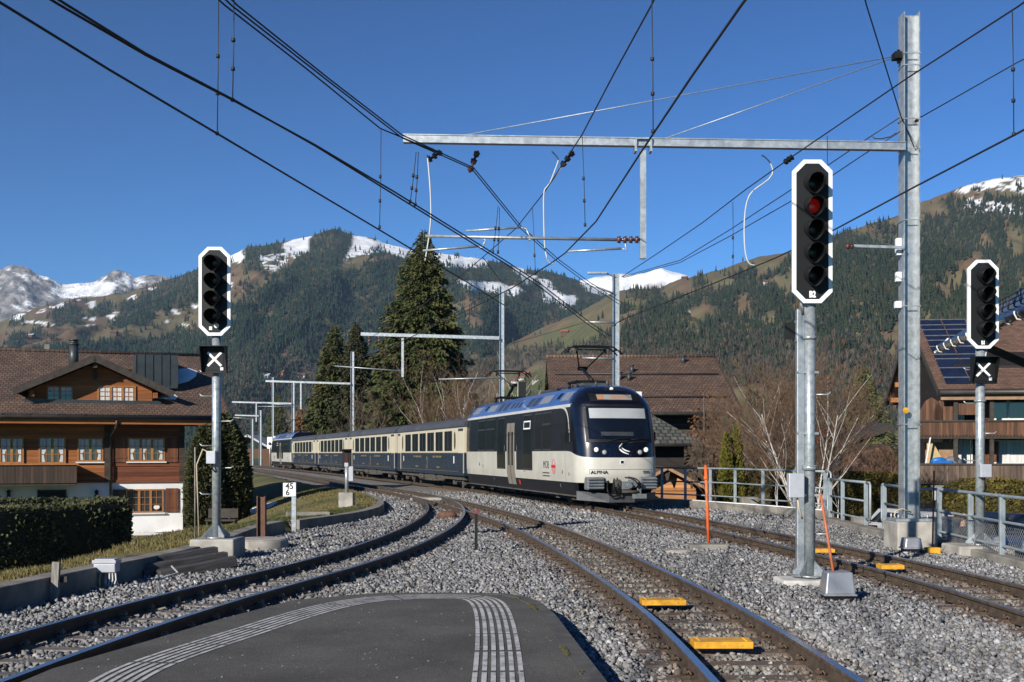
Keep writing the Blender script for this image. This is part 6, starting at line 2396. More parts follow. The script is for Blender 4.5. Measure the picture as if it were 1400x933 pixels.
def up_roof(px, py):
    y = 0.0
    for _ in range(40):
        y = (dzz(px, py, y) - EVZ) / slope + EVY
    return (dz(px, y), y)


roof_snow('upper patch of snow in the shade right of the dark metal tower', [up_roof(*p) for p in ((243, 526), (258, 522), (268, 515), (270, 508), (258, 504), (244, 505))])
roof_snow('lower patch of snow on the chalet roof beside the dormer eave', [up_roof(*p) for p in ((213, 545), (226, 546.5), (240, 547), (243, 543), (236, 537), (226, 536))])

# ------------------------------------------------------------------ right chalet with solar roof
M['shaded_dark_timber'] = mat_planks('shaded_dark_timber', (.007, .005, .004), (.018, .012, .009), 'z', .18)  # dark boards with the deep shade of the roof overhang put into their colour
RY = 50.8
RTH = math.radians(-8)
rx = 19.70
rcx = thing('chalet', 'dark timber chalet with rows of solar panels on its brown roof', 'chalet', (rx, RY, 0), RTH)
RW = 13; RD = 9.0
eY = -1.7; eZ = 4.42; gY = RD / 2; gZ = 8.15
b = MB(); b.prism([(0, -2.4), (RD, -2.4), (RD, 5.6), (gY, 7.9), (0, 5.55)], (0, 0, 0), (0, 1, 0), (0, 0, 1), (1, 0, 0), RW); b.build('timber_wall', M['shaded_dark_timber'], rcx)
vL = -1.0
b = MB(); b.slab([(vL, eY, eZ), (RW + 1, eY, eZ), (RW + 1, gY, gZ), (vL, gY, gZ)], .20); b.build('roof', M['tile_shingle'], rcx)
b = MB(); b.slab([(vL, 2 * gY - eY, eZ), (vL, gY, gZ + .003), (RW + 1, gY, gZ + .003), (RW + 1, 2 * gY - eY, eZ)], .2); b.build('rear_roof', M['tile_shingle'], rcx)
for (y0, z0, y1, z1) in ((eY, eZ, gY, gZ), (2 * gY - eY, eZ, gY, gZ)):
    b = MB(); b.bar((vL - .03, y0, z0 - .12), (vL - .03, y1, z1 - .12), .05, .26); b.build('verge_board', M['trim_dark'], rcx)
for t in (.12, .32, .52, .72, .9):
    for (y0, y1) in ((eY, gY), (2 * gY - eY, gY)):
        b = MB(); y = y0 + (y1 - y0) * t; z = eZ + (gZ - eZ) * t - .38
        b.bar((vL + .12, y, z), (.05, y, z), .20, .24); b.build('purlin_end', M['trim_orange'], rcx)
b = MB(); b.cyl((vL, eY - .1, eZ - .14), (RW + 1, eY - .1, eZ - .14), .11, n=10); b.build('gutter', M['gutter'], rcx)
b = MB(); b.box(vL + .1, RW + 1, eY + .05, eY + .12, eZ - .46, eZ - .26); b.build('soffit', M['soffit'], rcx)
sl = (gZ - eZ) / (gY - eY)
rows_ = [(-1.35, -.95), (-.88, -.15), (-.05, .62), (.70, 1.02), (1.12, 1.72), (1.80, 2.28), (2.36, 2.72), (2.80, 3.28), (3.34, 3.74), (3.82, 4.25)]
cols_ = [(-.62, .40), (.47, 1.50)]
for ci, (x0, x1) in enumerate(cols_):
    for (y0, y1) in rows_:
        sh = 0
        q = [(x0 + sh, y0, eZ + sl * (y0 - eY) + .09), (x1 + sh, y0, eZ + sl * (y0 - eY) + .09), (x1 + sh, y1, eZ + sl * (y1 - eY) + .09), (x0 + sh, y1, eZ + sl * (y1 - eY) + .09)]
        b = MB(); b.slab(q, .05); pn = b.build('solar_panel', M['solar'], rcx)
        b = MB(); b.slab([(x0 - .02, y1 + .0, eZ + sl * (y1 - eY) + .10), (x1 + .02, y1, eZ + sl * (y1 - eY) + .10), (x1 + .02, y1 + .06, eZ + sl * (y1 + .06 - eY) + .10), (x0 - .02, y1 + .06, eZ + sl * (y1 + .06 - eY) + .10)], .05); b.build('panel_rail', M['solar_rim'], pn)
_rc, _rs = math.cos(RTH), math.sin(RTH)


def xR(px, y=0.0):
    k = (px - 700) / FOC
    return (k * (RY + y * _rc) - rx + y * _rs) / (_rc - k * _rs)


def zR(py, y=0.0, px=1320):
    return EYE + (HOR - py) * (RY + xR(px, y) * _rs + y * _rc) / FOC



# balconies
def balcony(z0, z1, x0, x1, m, dy=-1.5):
    b = MB(); b.box(x0, x1, dy - .06, dy, z0, z1); b.build('balcony_front', M[m], rcx)
    b = MB(); b.box(x0 - .05, x1, dy - .12, dy + .06, z1 + .002, z1 + .07); b.build('balcony_handrail', M['trim_dark'], rcx)
    b = MB(); b.box(x0, x0 + .06, dy + .002, .0, z0, z1 - .003); b.build('balcony_side', M[m], rcx)
    b = MB(); b.box(x0, x1, dy, -.01, z0 - .16, z0 - .003); b.build('balcony_floor', M['trim_dark'], rcx)
    # pointed lower ends of the boards
    b = MB(); n = int((x1 - x0) / .14); poly = [(x0, z0 + .01)]
    for k in range(n):
        poly += [(x0 + (k + .5) * .14, z0 - .10), (x0 + (k + 1) * .14, z0 + .01)]
    poly += [(x1, z0 + .02), (x0, z0 + .02)]
    b.prism(poly[1:], (0, dy - .05, 0), (1, 0, 0), (0, 0, 1), (0, 1, 0), .03); b.build('board_ends', M[m], rcx)


balcony(zR(595, -1.5), zR(577, -1.5), xR(1253, -1.5), RW, 'balcony_wood')
balcony(zR(657, -2.2), zR(636, -2.2), xR(1256, -2.2), RW, 'balcony_grey', -2.2)
for px in (1296, 1344): 
    b = MB(); b.box(xR(px) - .08, xR(px) + .08, -1.45, -1.3, zR(636), eZ - .2); b.build('balcony_post', M['trim_dark'], rcx)
window(rcx, xR(1378), -.02, zR(559), 1.55, 1.0, 2, frame='window_frame', curtain=None, bars=False, name='balcony_window')
window(rcx, xR(1378), -.02, zR(618), 1.55, 1.05, 2, frame='window_frame', curtain='full', bars=False, name='balcony_window')
window(rcx, xR(1311), -.02, zR(558), .42, 1.1, 1, frame='window_frame', curtain='full', bars=False, name='balcony_window')
window(rcx, xR(1318), -.02, zR(615), .7, 1.3, 1, frame='window_frame', curtain='full', bars=False, name='balcony_door')
for (px, py, w, h) in ((1343, 563, .6, .7), (1352, 617, .8, 1.2)): shutter(rcx, xR(px), -.02, zR(py), w, h, 'shutter')
# wooden partition screens on the upper balcony
for px in (1284, 1266):
    b = MB(); w = .48; b.prism([(-w, 0), (w, 0), (w, .45), (w * .55, .85), (0, 1.02), (-w * .55, .85), (-w, .45)], (xR(px), -1.1, zR(575, -1.1)), (1, 0, 0), (0, 0, 1), (0, 1, 0), .05); b.build('balcony_screen', M['balcony_wood'], rcx)
b = MB(); b.box(-.15, .6, -1.35, -1.28, eZ - 1.1, eZ - .35); b.build('gable_boards', M['balcony_wood'], rcx)
b = MB(); b.box(xR(1262), xR(1300), -.5, -.42, zR(632), zR(605)); b.build('pale_screen', M['soffit'], rcx)
# things on the terrace
tz = zR(657, -2.2)
def small(name, m, b, label, cat, px, Y, z):
    o = b.build(name, m, loc=((px - 700) * Y / FOC, Y, z), bevel=.02)
    return tag(o, label, cat)


b = MB(); b.box(-.42, .42, -.2, .2, 0, .62); b.sphere((-.1, 0, .62), .34, 12, 8, 1, .5, .45); small('covered_bench', mat('blue_tarpaulin', (.02, .13, .42), .4, 0, var=.2, bump=.4, bscale=6), b, 'blue tarpaulin bundle behind the boards of the lower terrace', 'tarpaulin', 1287, RY - 1.3, tz + .22)
b = MB(); b.sphere((0, 0, .62), .45, 14, 10, 1, .5, .95); b.box(-.5, .5, -.25, .25, 0, .6); small('covered_furniture', mat('grey_tarpaulin', (.12, .13, .14), .6, 0, var=.3, bump=.5, bscale=5), b, 'grey covered garden furniture on the lower terrace', 'cover', 1303, RY - 1.2, tz)
b = MB(); b.prism([(-.5, 0), (.5, 0), (-.3, 1.35), (-.5, 1.35)], (0, 0, 0), (1, 0, 0), (0, 0, 1), (0, 1, 0), .05); small('leaning_board', mat('pale_plywood', (.50, .36, .18), .7, 0, var=.12), b, 'pale triangular board leaning on the lower terrace wall', 'board', 1283, RY - .9, tz + .4)
b = MB(); b.bar((-.28, 0, 0), (.0, 0, 1.55), .10, .05); small('leaning_plank', M['window_frame'], b, 'white plank leaning on the lower terrace', 'plank', 1272, RY - 1.4, tz + .3)

# ------------------------------------------------------------------ station roof at the right edge
sr = thing('station_building', 'near building at the right edge with long gutter and dark glossy roof', 'building', (12.9, 28, 0))
ga = Vector((P(1292, 464, 35).x - 12.9, 7.0, EYE + (HOR - 462) * 35 / FOC)); gb = Vector((P(1410, 420, 26).x - 12.9, -2.0, EYE + (HOR - 424.5) * 26 / FOC))
gz = (ga.z + gb.z) / 2
ga.z = gz; gb.z = gz
d = (gb - ga).normalized(); n_ = Vector((-d.y, d.x, 0))
if n_.x < 0: n_ = -n_
up_ = n_ * 5 + Vector((0, 0, 3.5))
gb2 = gb + d * 8
b = MB(); b.slab([ga, gb2, gb2 + up_, ga + up_], .14); b.build('roof', mat('glossy_dark_roof', (.035, .05, .085), .12, .2, scale=1, var=.3, spec=.9), sr)
b = MB(); b.cyl(ga - n_ * .12 + Vector((0, 0, -.16)) - d * .1, gb2 - n_ * .12 + Vector((0, 0, -.16)), .13, n=12); b.build('gutter', mat('glossy_gutter', (.03, .035, .05), .25, .5), sr)
L_ = (gb2 - ga).length
k = .25
while k < L_:
    p = ga + d * k - n_ * .14 + Vector((0, 0, -.17))
    b = MB(); b.tube([p + Vector((0, 0, .05)) - n_ * .145, p - n_ * .15, p - n_ * .09 + Vector((0, 0, -.13)), p + n_ * .06 + Vector((0, 0, -.16))], .020, 6); b.build('gutter_bracket', M['window_frame'], sr)
    k += .95
b = MB()
sn = n_ * .55 + Vector((0, 0, .55 * 2.9 / 5))
for q in (0.04, .16, .28, .40):
    b.tube([ga + sn + d * .8 + Vector((0, 0, q)), gb2 + sn + Vector((0, 0, q))], .016, 5)
k = .8
while k < L_:
    p = ga + sn + d * k
    b.tube([p, p + Vector((0, 0, .44))], .018, 5); b.tube([p + Vector((0, 0, .05)), p + d * .3 + Vector((0, 0, .40))], .012, 4); b.tube([p + d * .3 + Vector((0, 0, .40)), p + d * .6 + Vector((0, 0, .05))], .012, 4)
    k += .6
b.build('snow_guard', M['gutter'], sr)
wl = n_ * 3.1
b = MB(); q0 = ga + wl + d * 2.6; q1 = gb2 + wl
b.add([(q0.x, q0.y, -2.2), (q1.x, q1.y, -2.2), (q1.x + n_.x * 6, q1.y + n_.y * 6, -2.2), (q0.x + n_.x * 6, q0.y + n_.y * 6, -2.2), (q0.x, q0.y, gz + .5), (q1.x, q1.y, gz + .5), (q1.x + n_.x * 6, q1.y + n_.y * 6, gz + 3.0), (q0.x + n_.x * 6, q0.y + n_.y * 6, gz + 3.0)], [(0, 1, 5, 4), (1, 2, 6, 5), (2, 3, 7, 6), (3, 0, 4, 7), (4, 5, 6, 7)])
b.build('timber_wall', M['chalet_dark'], sr)
b = MB(); b.bar(ga + n_ * .2 + d * 2.8 + Vector((0, 0, -.25)), ga + wl + d * 2.8 + Vector((0, 0, -1.6)), .18, .2); b.build('roof_strut', M['chalet_dark'], sr)
b = MB(); b.slab([ga + Vector((0, 0, -.16)) + d * .1, gb2 + Vector((0, 0, -.16)), gb2 + up_ * .32 + Vector((0, 0, -.16)), ga + up_ * .32 + d * .1 + Vector((0, 0, -.16))], .03); b.build('soffit', M['chalet_dark'], sr)
b = MB(); b.bar(ga + n_ * .1 + Vector((0, 0, .12)), ga - d * .25 + Vector((0, 0, -.20)) - n_ * .12, .05, .05); b.bar(ga - d * .25 + Vector((0, 0, -.2)) - n_ * .12, ga - n_ * .3 + Vector((0, 0, -.3)), .05, .05); b.build('gutter_end', M['window_frame'], sr)

# ------------------------------------------------------------------ centre building behind the train
cb = thing('building', 'large barn like building with wide red brown tiled roof behind the train', 'building', (8.7, 75, 0))
cx0, cx1 = P(747, 0, 84).x - 8.7, P(972, 0, 84).x - 8.7
ez, rz = EYE + (HOR - 564) * 74 / FOC, EYE + (HOR - 488.5) * 84 / FOC
b = MB(); b.slab([(cx0, -1, ez), (cx1 + .3, -1, ez), (cx1 + .3, 9, rz), (cx0, 9, rz)], .22); rf2 = b.build('roof', M['tile_far'], cb)
b = MB(); b.slab([(cx0, 19, ez), (cx0, 9, rz + .003), (cx1 + .3, 9, rz + .003), (cx1 + .3, 19, ez)], .22); b.build('rear_roof', M['tile_far'], cb)
b = MB(); b.prism([(.6, -2.4), (17.4, -2.4), (17.4, ez + .4), (9, rz - .4), (.6, ez + .4)], (cx0 + .8, 0, 0), (0, 1, 0), (0, 0, 1), (1, 0, 0), cx1 - cx0 - 1.6); b.build('timber_wall', M['chalet_dark'], cb)
sl2 = (rz - ez) / 10
for y in (1.3, 5.4):
    z = ez + sl2 * (y + 1) + .12
    b = MB(); b.tube([(cx0 + .4, y, z), (cx1 - .1, y, z)], .05, 6); b.build('snow_rail', M['gutter'], rf2)
for (px, py) in ((864, 509), (934, 496), (860, 520), (848, 519)):
    y = 4; 
    for _ in range(30): y = ((EYE + (HOR - py) * (75 + y) / FOC) - ez) / sl2 - 1
    x = (px - 700) * (75 + y) / FOC - 8.7
    b = MB(); b.cyl((x, y, ez + sl2 * (y + 1) - .1), (x, y, ez + sl2 * (y + 1) + .45), .13, n=10); b.cyl((x, y, ez + sl2 * (y + 1) + .45), (x, y, ez + sl2 * (y + 1) + .52), .19, n=10); b.build('roof_vent', M['metal_seam'], rf2)
b = MB(); b.cyl((cx0, -1.1, ez - .1), (cx1 + .3, -1.1, ez - .1), .11, n=8); b.build('gutter', M['gutter'], cb)
b = MB(); b.tube([(cx0, 9, rz + .06), (cx1 + .3, 9, rz + .06)], .13, 8); b.build('ridge_cap', M['tile_far'], rf2)
b = MB(); b.bar((cx1 + .34, -1, ez - .05), (cx1 + .34, 9, rz - .05), .05, .3); b.build('verge_board', M['trim_dark'], cb)

# ------------------------------------------------------------------ grey roofed building right of the train front
M['black_timber'] = mat_planks('near_black_timber', (.008, .006, .005), (.016, .012, .009), 'z', .2)  # one near-black board tone for the whole wall
gbx = thing('building', 'low building with grey tiled hip roof just right of the train front', 'building', (7, 62, 0))
e2 = EYE + (HOR - 606) * 61.2 / FOC
X1 = P(962, 0, 61.2).x - 7
b = MB(); b.slab([(-4, -.8, e2), (X1, -.8, e2), (X1 - 3.3, 4.4, e2 + 2.35), (-4, 4.4, e2 + 2.35)], .16); r3 = b.build('roof', M['tile_grey'], gbx)
b = MB(); b.slab([(X1 + .01, -.79, e2 - .01), (X1 + .01, 9.6, e2 - .01), (X1 - 3.29, 4.41, e2 + 2.34), (X1 - 3.29, 4.40, e2 + 2.34)], .16); b.build('hip_roof', M['tile_grey'], gbx)
b = MB(); b.slab([(-4, 9.6, e2), (-4, 4.4, e2 + 2.352), (X1 - 3.3, 4.4, e2 + 2.352), (X1, 9.6, e2)], .16); b.build('rear_roof', M['tile_grey'], gbx)
b = MB(); b.box(-3.6, X1 - .9, .2, 8.6, -2.4, e2 + .3); b.build('timber_wall', M['black_timber'], gbx)
b = MB(); b.cyl((-4, -.9, e2 - .12), (X1, -.9, e2 - .12), .09, n=8); b.build('gutter', M['gutter'], gbx)
b = MB(); q = P(916, 592, 62.6) - Vector((7, 62, 0)); b.tube([q + Vector((-.02, 0, .2)), q, q + Vector((.22, 0, -.03))], .03, 5); b.build('roof_hook', M['black'], r3)
# orange hut
hut = thing('wooden_hut', 'small orange timber hut with a shallow brown roof behind the black railing', 'hut', (P(910, 0, 54).x, 54, 0))
hz = EYE + (HOR - 638.5) * 53.3 / FOC
ex = P(967, 0, 53.3).x - P(910, 0, 54).x; e3 = EYE + (HOR - 667) * 53.3 / FOC
M['hut_wood'] = mat_planks('fresh_orange_timber', (.42, .19, .065), (.58, .29, .12), 'z', .16)
for sx in (-1, 1):
    b = MB(); b.slab([(0, -.7, hz), (sx * ex, -.7, e3), (sx * ex, 4.2, e3), (0, 4.2, hz)], .07); r4 = b.build('roof', M['tile_shingle'], hut)
    b = MB(); b.bar((0, -.74, hz - .06), (sx * ex, -.74, e3 - .06), .05, .14); b.build('verge_board', M['soffit'], hut)
    b = MB(); b.bar((sx * ex * .62, -.55, e3 + (hz - e3) * .38 - .42), (sx * ex * .62, -.55, e3 + (hz - e3) * .38 - .12), .10, .10); b.bar((sx * ex * .62, -.55, e3 + (hz - e3) * .38 - .15), (sx * ex * .62, .02, e3 + (hz - e3) * .38 - .15), .09, .12); b.build('eave_bracket', M['trim_dark'], hut)
    for q in range(5):
        t = (q + .5) / 5
        b = MB(); b.bar((sx * ex * t, -.68, hz + (e3 - hz) * t + .02), (sx * ex * t, 4.18, hz + (e3 - hz) * t + .02), .05, .05); b.build('roof_batten', M['trim_dark'], hut)
b = MB(); b.prism([(-ex * .78, -2.3), (ex * .78, -2.3), (ex * .78, e3 + (hz - e3) * .22 - .1), (0, hz - .12), (-ex * .78, e3 + (hz - e3) * .22 - .1)], (0, 0, 0), (1, 0, 0), (0, 0, 1), (0, 1, 0), 3.6); b.build('timber_wall', M['hut_wood'], hut)
b = MB(); b.box(-ex * .8, ex * .8, -.05, .0, e3 - .16, e3 - .04); b.build('wall_beam', M['trim_orange'], hut)
b = MB(); b.bar((0, -.5, hz - .55), (0, -.5, hz - .1), .1, .1); b.prism([(-.16, 0), (.16, 0), (.05, -.45), (0, -.6), (-.05, -.45)], (0, -.6, hz - .15), (1, 0, 0), (0, 0, 1), (0, 1, 0), .05); b.build('gable_ornament', M['trim_dark'], hut)
# brown shingled building and roof between the birch and the tall mast
br = thing('building', 'long low building with brown shingled wall behind the right hedge', 'building', (P(1180, 0, 62).x, 62, 0))
b = MB(); b.slab([(-5.6, -.2, -1.2), (2.6, -.2, -1.2), (2.6, 3.397, 2.1), (-5.6, 1.708, .55)], .2); b.build('roof', M['tile_shingle'], br)
b = MB(); b.box(-5, 2.5, .3, 7, -2.4, -1.1); b.box(-2, 2.5, 3.4, 7, -1.2, 2.2); b.build('timber_wall', M['chalet_dark'], br)
b = MB(); b.slab([(-4.2, 3.2, 1.15), (2.7, 3.2, 3.35), (2.7, 8, 3.6), (-4.2, 8, 1.4)], .35); b.build('upper_roof', M['trim_dark'], br)
b = MB(); b.box(-1.2, 0, 5, 5.6, 2.0, 3.0); b.box(-1.3, .1, 4.95, 5.65, 3.0, 3.12); b.build('chimney', M['chalet_red'], br)
b = MB()
for k in range(9):
    b.bar((.9 + k * .16 - .5, -.22, -.6), (.9 + k * .16, -.22, .5), .03, .02); b.bar((.9 + k * .16, -.26, -.6), (.9 + k * .16 - .5, -.26, .5), .03, .02)
b.box(.4, 2.3, -.29, -.2, .5, .56); b.box(.4, 2.3, -.29, -.2, -.66, -.6)
b.build('wall_trellis', M['soffit'], br)


# ------------------------------------------------------------------ far little houses on the slopes
def far_house(src, px, py, w, label, wall, roof, white=False):
    p = spot_on(src, px, py)
    t = thing('mountain_hut' if src != 'valley' else 'house', label, 'hut', (p.x, p.y, p.z), random.uniform(-.5, .5), 'small houses on the far slopes')
    h = w * .42
    b = MB(); b.box(-w / 2, w / 2, -w * .4, w * .4, -3, h); b.build('wall', wall, t)
    for sx in (-1, 1):
        b = MB(); b.slab([(-w * .58, 0, h + w * .27), (-w * .58, sx * w * .52, h * .88), (w * .58, sx * w * .52, h * .88), (w * .58, 0, h + w * .27)], .3); b.build('roof', roof, t)
    for sx in (-.22, .22):
        b = MB(); b.box(sx * w - .6, sx * w + .6, -w * .4 - .1, -w * .4, h * .35, h * .75); b.build('window', M['glass'], t)


W1 = mat('far_timber', (.10, .055, .03), .9, var=.2); W2 = mat('far_white_wall', (.55, .53, .5), .9, var=.1); R1 = mat('far_brown_roof', (.13, .07, .05), .9, var=.2); R2 = mat('far_red_roof', (.30, .09, .05), .9, var=.2); R3 = mat('far_pale_roof', (.42, .42, .43), .7, var=.2)
for (src, px, py, w, lab, wl_, rf_) in (
    ('wooded_mountain', 773, 457, 10, 'red roofed hut alone on the olive meadow left of the mast behind the train', W1, R2),
    ('wooded_mountain', 938, 383, 9, 'dark hut on the skyline at the right end of the small snow peak', W1, R1),
    ('wooded_mountain', 937, 433, 10, 'pale roofed hut at the edge of the clearing below the skyline hut', W1, R3),
    ('wooded_mountain', 993, 449, 8, 'lone brown hut among spruces right of the slope clearing', W1, R1),
    ('wooded_mountain', 1047, 388, 9, 'hut with white gable in the meadow left of the five lamp signal', W2, R1),
    ('wooded_mountain', 1336, 268, 7, 'tiny dark hut under the snow at the top right', W1, R1),
    ('wooded_mountain', 990, 548, 10, 'dark barn by the green valley meadow left of the birch', W1, R1),
    ('wooded_mountain', 712, 519, 7, 'white house with red roof in the cluster above the leading railcar', W2, R2),
    ('wooded_mountain', 722, 513, 7, 'brown house at the top of the cluster above the leading railcar', W1, R2),
    ('wooded_mountain', 731, 522, 7, 'white house at the right end of the cluster above the leading railcar', W2, R1),
    ('wooded_mountain', 703, 524, 7, 'low house at the left end of the cluster above the leading railcar', W2, R1),
    ('forested_mountain', 43, 462, 11, 'weathered hut on the lowest left meadow above the chalet chimneys', W1, R3),
    ('forested_mountain', 155, 459, 11, 'hut on the meadow above the dormer peak', W1, R1),
    ('forested_mountain', 255, 436, 9, 'tiny hut on the steep meadow left of the left signal head', W1, R1),
    ('forested_mountain', 363, 516, 12, 'white roofed house low in the woods right of the left signal box', W2, R3),
    ('forested_mountain', 384, 514, 11, 'orange timber house low in the woods above the far masts', mat('far_orange_wall', (.35, .16, .06), .9), R1),
    ('forested_mountain', 413, 517, 10, 'pale house low in the woods beside the small spruce pair', W2, R1)):
    far_house(src, px, py, w, lab, wl_, rf_)
hs = thing('house', 'white roofed timber house at the end of the track far left', 'house', (P(340, 0, 190).x, 190, -2.6))
b = MB(); b.box(-4, 4, 0, 8, 0, 5); b.build('wall', W1, hs)
for sx in (-1, 1):
    b = MB(); b.slab([(0, -1, 7.4), (sx * 5, -1, 4.6), (sx * 5, 9, 4.6), (0, 9, 7.4)], .3); b.build('roof', R3, hs)
for x in (-2, 1.5):
    b = MB(); b.box(x - .7, x + .7, -.08, 0, 2, 3.4); b.build('window', M['glass'], hs)

# ================================================================== vegetation
BARK = mat('grey_brown_bark', (.07, .055, .042), .9, 0, scale=6, col2=(.14, .11, .085), bump=.5, stretch=(1, 1, .3))
BIRCH = mat('pale_birch_bark', (.36, .33, .29), .8, 0, scale=5, col2=(.62, .60, .56), bump=.2, stretch=(1, 1, .5))
TWIG = mat('red_brown_twigs', (.10, .060, .036), .9, 0, scale=.7, col2=(.19, .120, .075))
TWIG2 = mat('grey_brown_twigs', (.105, .076, .052), .9, 0, scale=.7, col2=(.18, .135, .095))
NEEDLE = mat_attr('spruce_needles', .8, 1.3, .7, 1.3, spec=.25, trans=.12)


def conifer(label, base, h, r, seed, dens=1.0, lo=(.030, .040, .015), hi=(.090, .098, .034), cone=True, power=.85, droop=.35, spray=.36, start=.04, name='spruce_tree'):
    rng = np.random.default_rng(seed)
    t = thing(name, label, 'tree', base)
    b = MB()
    b.tube([(0, 0, -.5), (0, 0, h * .3), (0.03, 0, h * .7), (0, .02, h * .985)], [h * .018, h * .014, h * .007, .015], 8)
    b.build('trunk', BARK, t)
    pos = []; dirs = []; scl = []; shade = []; wid = []
    nb = int(30 * h * dens)
    zz_ = start + (1 - start) * rng.random(nb) ** 1.15
    zz_.sort()
    for k in range(nb):
        z0 = zz_[k]
        az = k * 2.39996 + rng.normal() * .35
        lobes = 1 + .16 * math.sin(3 * az + seed) + .12 * math.sin(5 * az + z0 * 9 + seed * 2)
        L = r * (1 - z0) ** power * lobes * (.70 + .42 * rng.random()) + .10
        if rng.random() < .06: L *= 1.15
        n = max(3, int(L * 13 * dens))
        s_ = (.12 + .88 * rng.random(n) ** .75)
        ca, sa = math.cos(az), math.sin(az)
        up = .25 * (z0 - .35)
        lat = rng.normal(size=n) * .16 * L * (1.15 - s_)
        x = ca * s_ * L - sa * lat; y = sa * s_ * L + ca * lat
        z = z0 * h + L * (up * s_ - droop * s_ ** 1.6 + .12 * s_ ** 4) - np.abs(lat) * .25 - rng.random(n) * .40
        pos.append(np.stack([x, y, z], -1))
        d = np.stack([np.full(n, ca) - sa * np.sign(lat) * rng.random(n) * .9, np.full(n, sa) + ca * np.sign(lat) * rng.random(n) * .9, -.25 - .75 * rng.random(n)], -1)
        dirs.append(d / np.linalg.norm(d, axis=1)[:, None])
        scl.append(spray * (.55 + .7 * rng.random(n)) * (.55 + .45 * min(1, (1 - z0) * 2.5)))
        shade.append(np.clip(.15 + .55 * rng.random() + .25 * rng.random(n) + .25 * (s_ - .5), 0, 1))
    pos = np.concatenate(pos); dirs = np.concatenate(dirs); scl = np.concatenate(scl); shade = np.concatenate(shade)
    n = len(pos)
    rv = rng.normal(size=(n, 3)); sx = np.cross(dirs, rv); sx /= np.linalg.norm(sx, axis=1)[:, None]
    nz = np.cross(sx, dirs)
    tv = np.array([(0, -.1, 0), (-.22, .35, .05), (.22, .42, .05), (0, 1, -.08), (-.13, .72, 0), (.14, .70, 0)])
    tf = np.array([(0, 2, 1), (1, 2, 4), (2, 5, 4), (4, 5, 3)])
    R = np.stack([sx, dirs, nz], -1)
    V, F = scatter(tv, tf, pos, None, scl, R)
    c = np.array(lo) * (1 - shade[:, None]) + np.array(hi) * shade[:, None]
    if cone:
        m = (rng.random(n) < .05) & (pos[:, 2] > h * .45)
        c = np.where(m[:, None], np.array([.13, .075, .03]), c)
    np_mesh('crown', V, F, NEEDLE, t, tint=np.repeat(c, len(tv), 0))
    return t


def gbase(px, Y, dz_=0):
    x = (px - 700) * Y / FOC
    return (x, Y, float(ground_z(x, Y)) + dz_)


def htop(py, Y, z0):
    return EYE + (HOR - py) * Y / FOC - z0


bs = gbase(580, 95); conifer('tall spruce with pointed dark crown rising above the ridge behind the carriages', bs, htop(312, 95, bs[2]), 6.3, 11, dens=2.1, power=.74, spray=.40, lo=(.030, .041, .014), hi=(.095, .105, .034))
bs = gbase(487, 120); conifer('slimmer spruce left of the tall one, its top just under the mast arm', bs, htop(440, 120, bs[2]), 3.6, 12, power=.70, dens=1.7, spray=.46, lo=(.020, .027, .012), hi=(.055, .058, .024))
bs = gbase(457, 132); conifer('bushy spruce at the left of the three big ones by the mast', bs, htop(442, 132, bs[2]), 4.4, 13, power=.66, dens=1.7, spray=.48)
bs = gbase(1181, 95); conifer('small spruce beyond the brown building left of the tall mast', bs, htop(497, 95, bs[2]), 2.9, 14, power=.72, dens=3.0, lo=(.045, .056, .024), hi=(.125, .140, .058), cone=False)
def dense_shrub(label, base, h, r, seed, lo, hi, name, shape, leaf=.10, dens=900, lump=.16, up=.5):
    """clipped looking evergreen: leaf sprays all over a lumpy solid of revolution"""
    rng = np.random.default_rng(seed)
    t = thing(name, label, 'tree', base)
    b = MB(); b.tube([(0, 0, -.6), (0, 0, h * .5), (0, 0, h * .9)], [r * .12, r * .08, .02], 8); b.build('trunk', BARK, t)
    n = int(2 * PI * r * h * .75 * dens)
    z = rng.random(n); az = rng.random(n) * 2 * PI
    rad = np.array([shape(q) for q in np.linspace(0, 1, 101)])
    R0 = np.interp(z, np.linspace(0, 1, 101), rad) * r
    keep = rng.random(n) < .12 + R0 / r
    z, az, R0 = z[keep], az[keep], R0[keep]; n = len(z)
    lp = (fbm(az * 1.6 + seed, z * h * 1.5, seed, 4) - .5) * 2 * lump + (vnoise(az * 5, z * h * 5, seed + 2) - .5) * .10
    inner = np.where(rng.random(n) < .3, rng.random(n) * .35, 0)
    rr = np.clip(R0 * (1 + lp - inner), .01, None)
    pos = np.stack([rr * np.cos(az), rr * np.sin(az), z * h + (rng.random(n) - .5) * .1], -1)
    nor = np.stack([np.cos(az), np.sin(az), np.full(n, up)], -1)
    d = nor + rng.normal(size=(n, 3)) * .45; d /= np.linalg.norm(d, axis=1)[:, None]
    rv = rng.normal(size=(n, 3)); sx = np.cross(d, rv); sx /= np.linalg.norm(sx, axis=1)[:, None]
    R = np.stack([sx, d, np.cross(sx, d)], -1)
    tv = np.array([(0, -.2, 0), (-.28, .3, .05), (.28, .35, .05), (0, 1, -.08), (-.16, .7, 0), (.16, .68, 0)]); tf = np.array([(0, 2, 1), (1, 2, 4), (2, 5, 4), (4, 5, 3)])
    V, F = scatter(tv, tf, pos, None, leaf * (.6 + .8 * rng.random(n)), R)
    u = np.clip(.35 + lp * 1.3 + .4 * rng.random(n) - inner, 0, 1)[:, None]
    np_mesh('crown', V, F, NEEDLE, t, tint=np.repeat(np.array(lo) * (1 - u) + np.array(hi) * u, len(tv), 0))
    return t


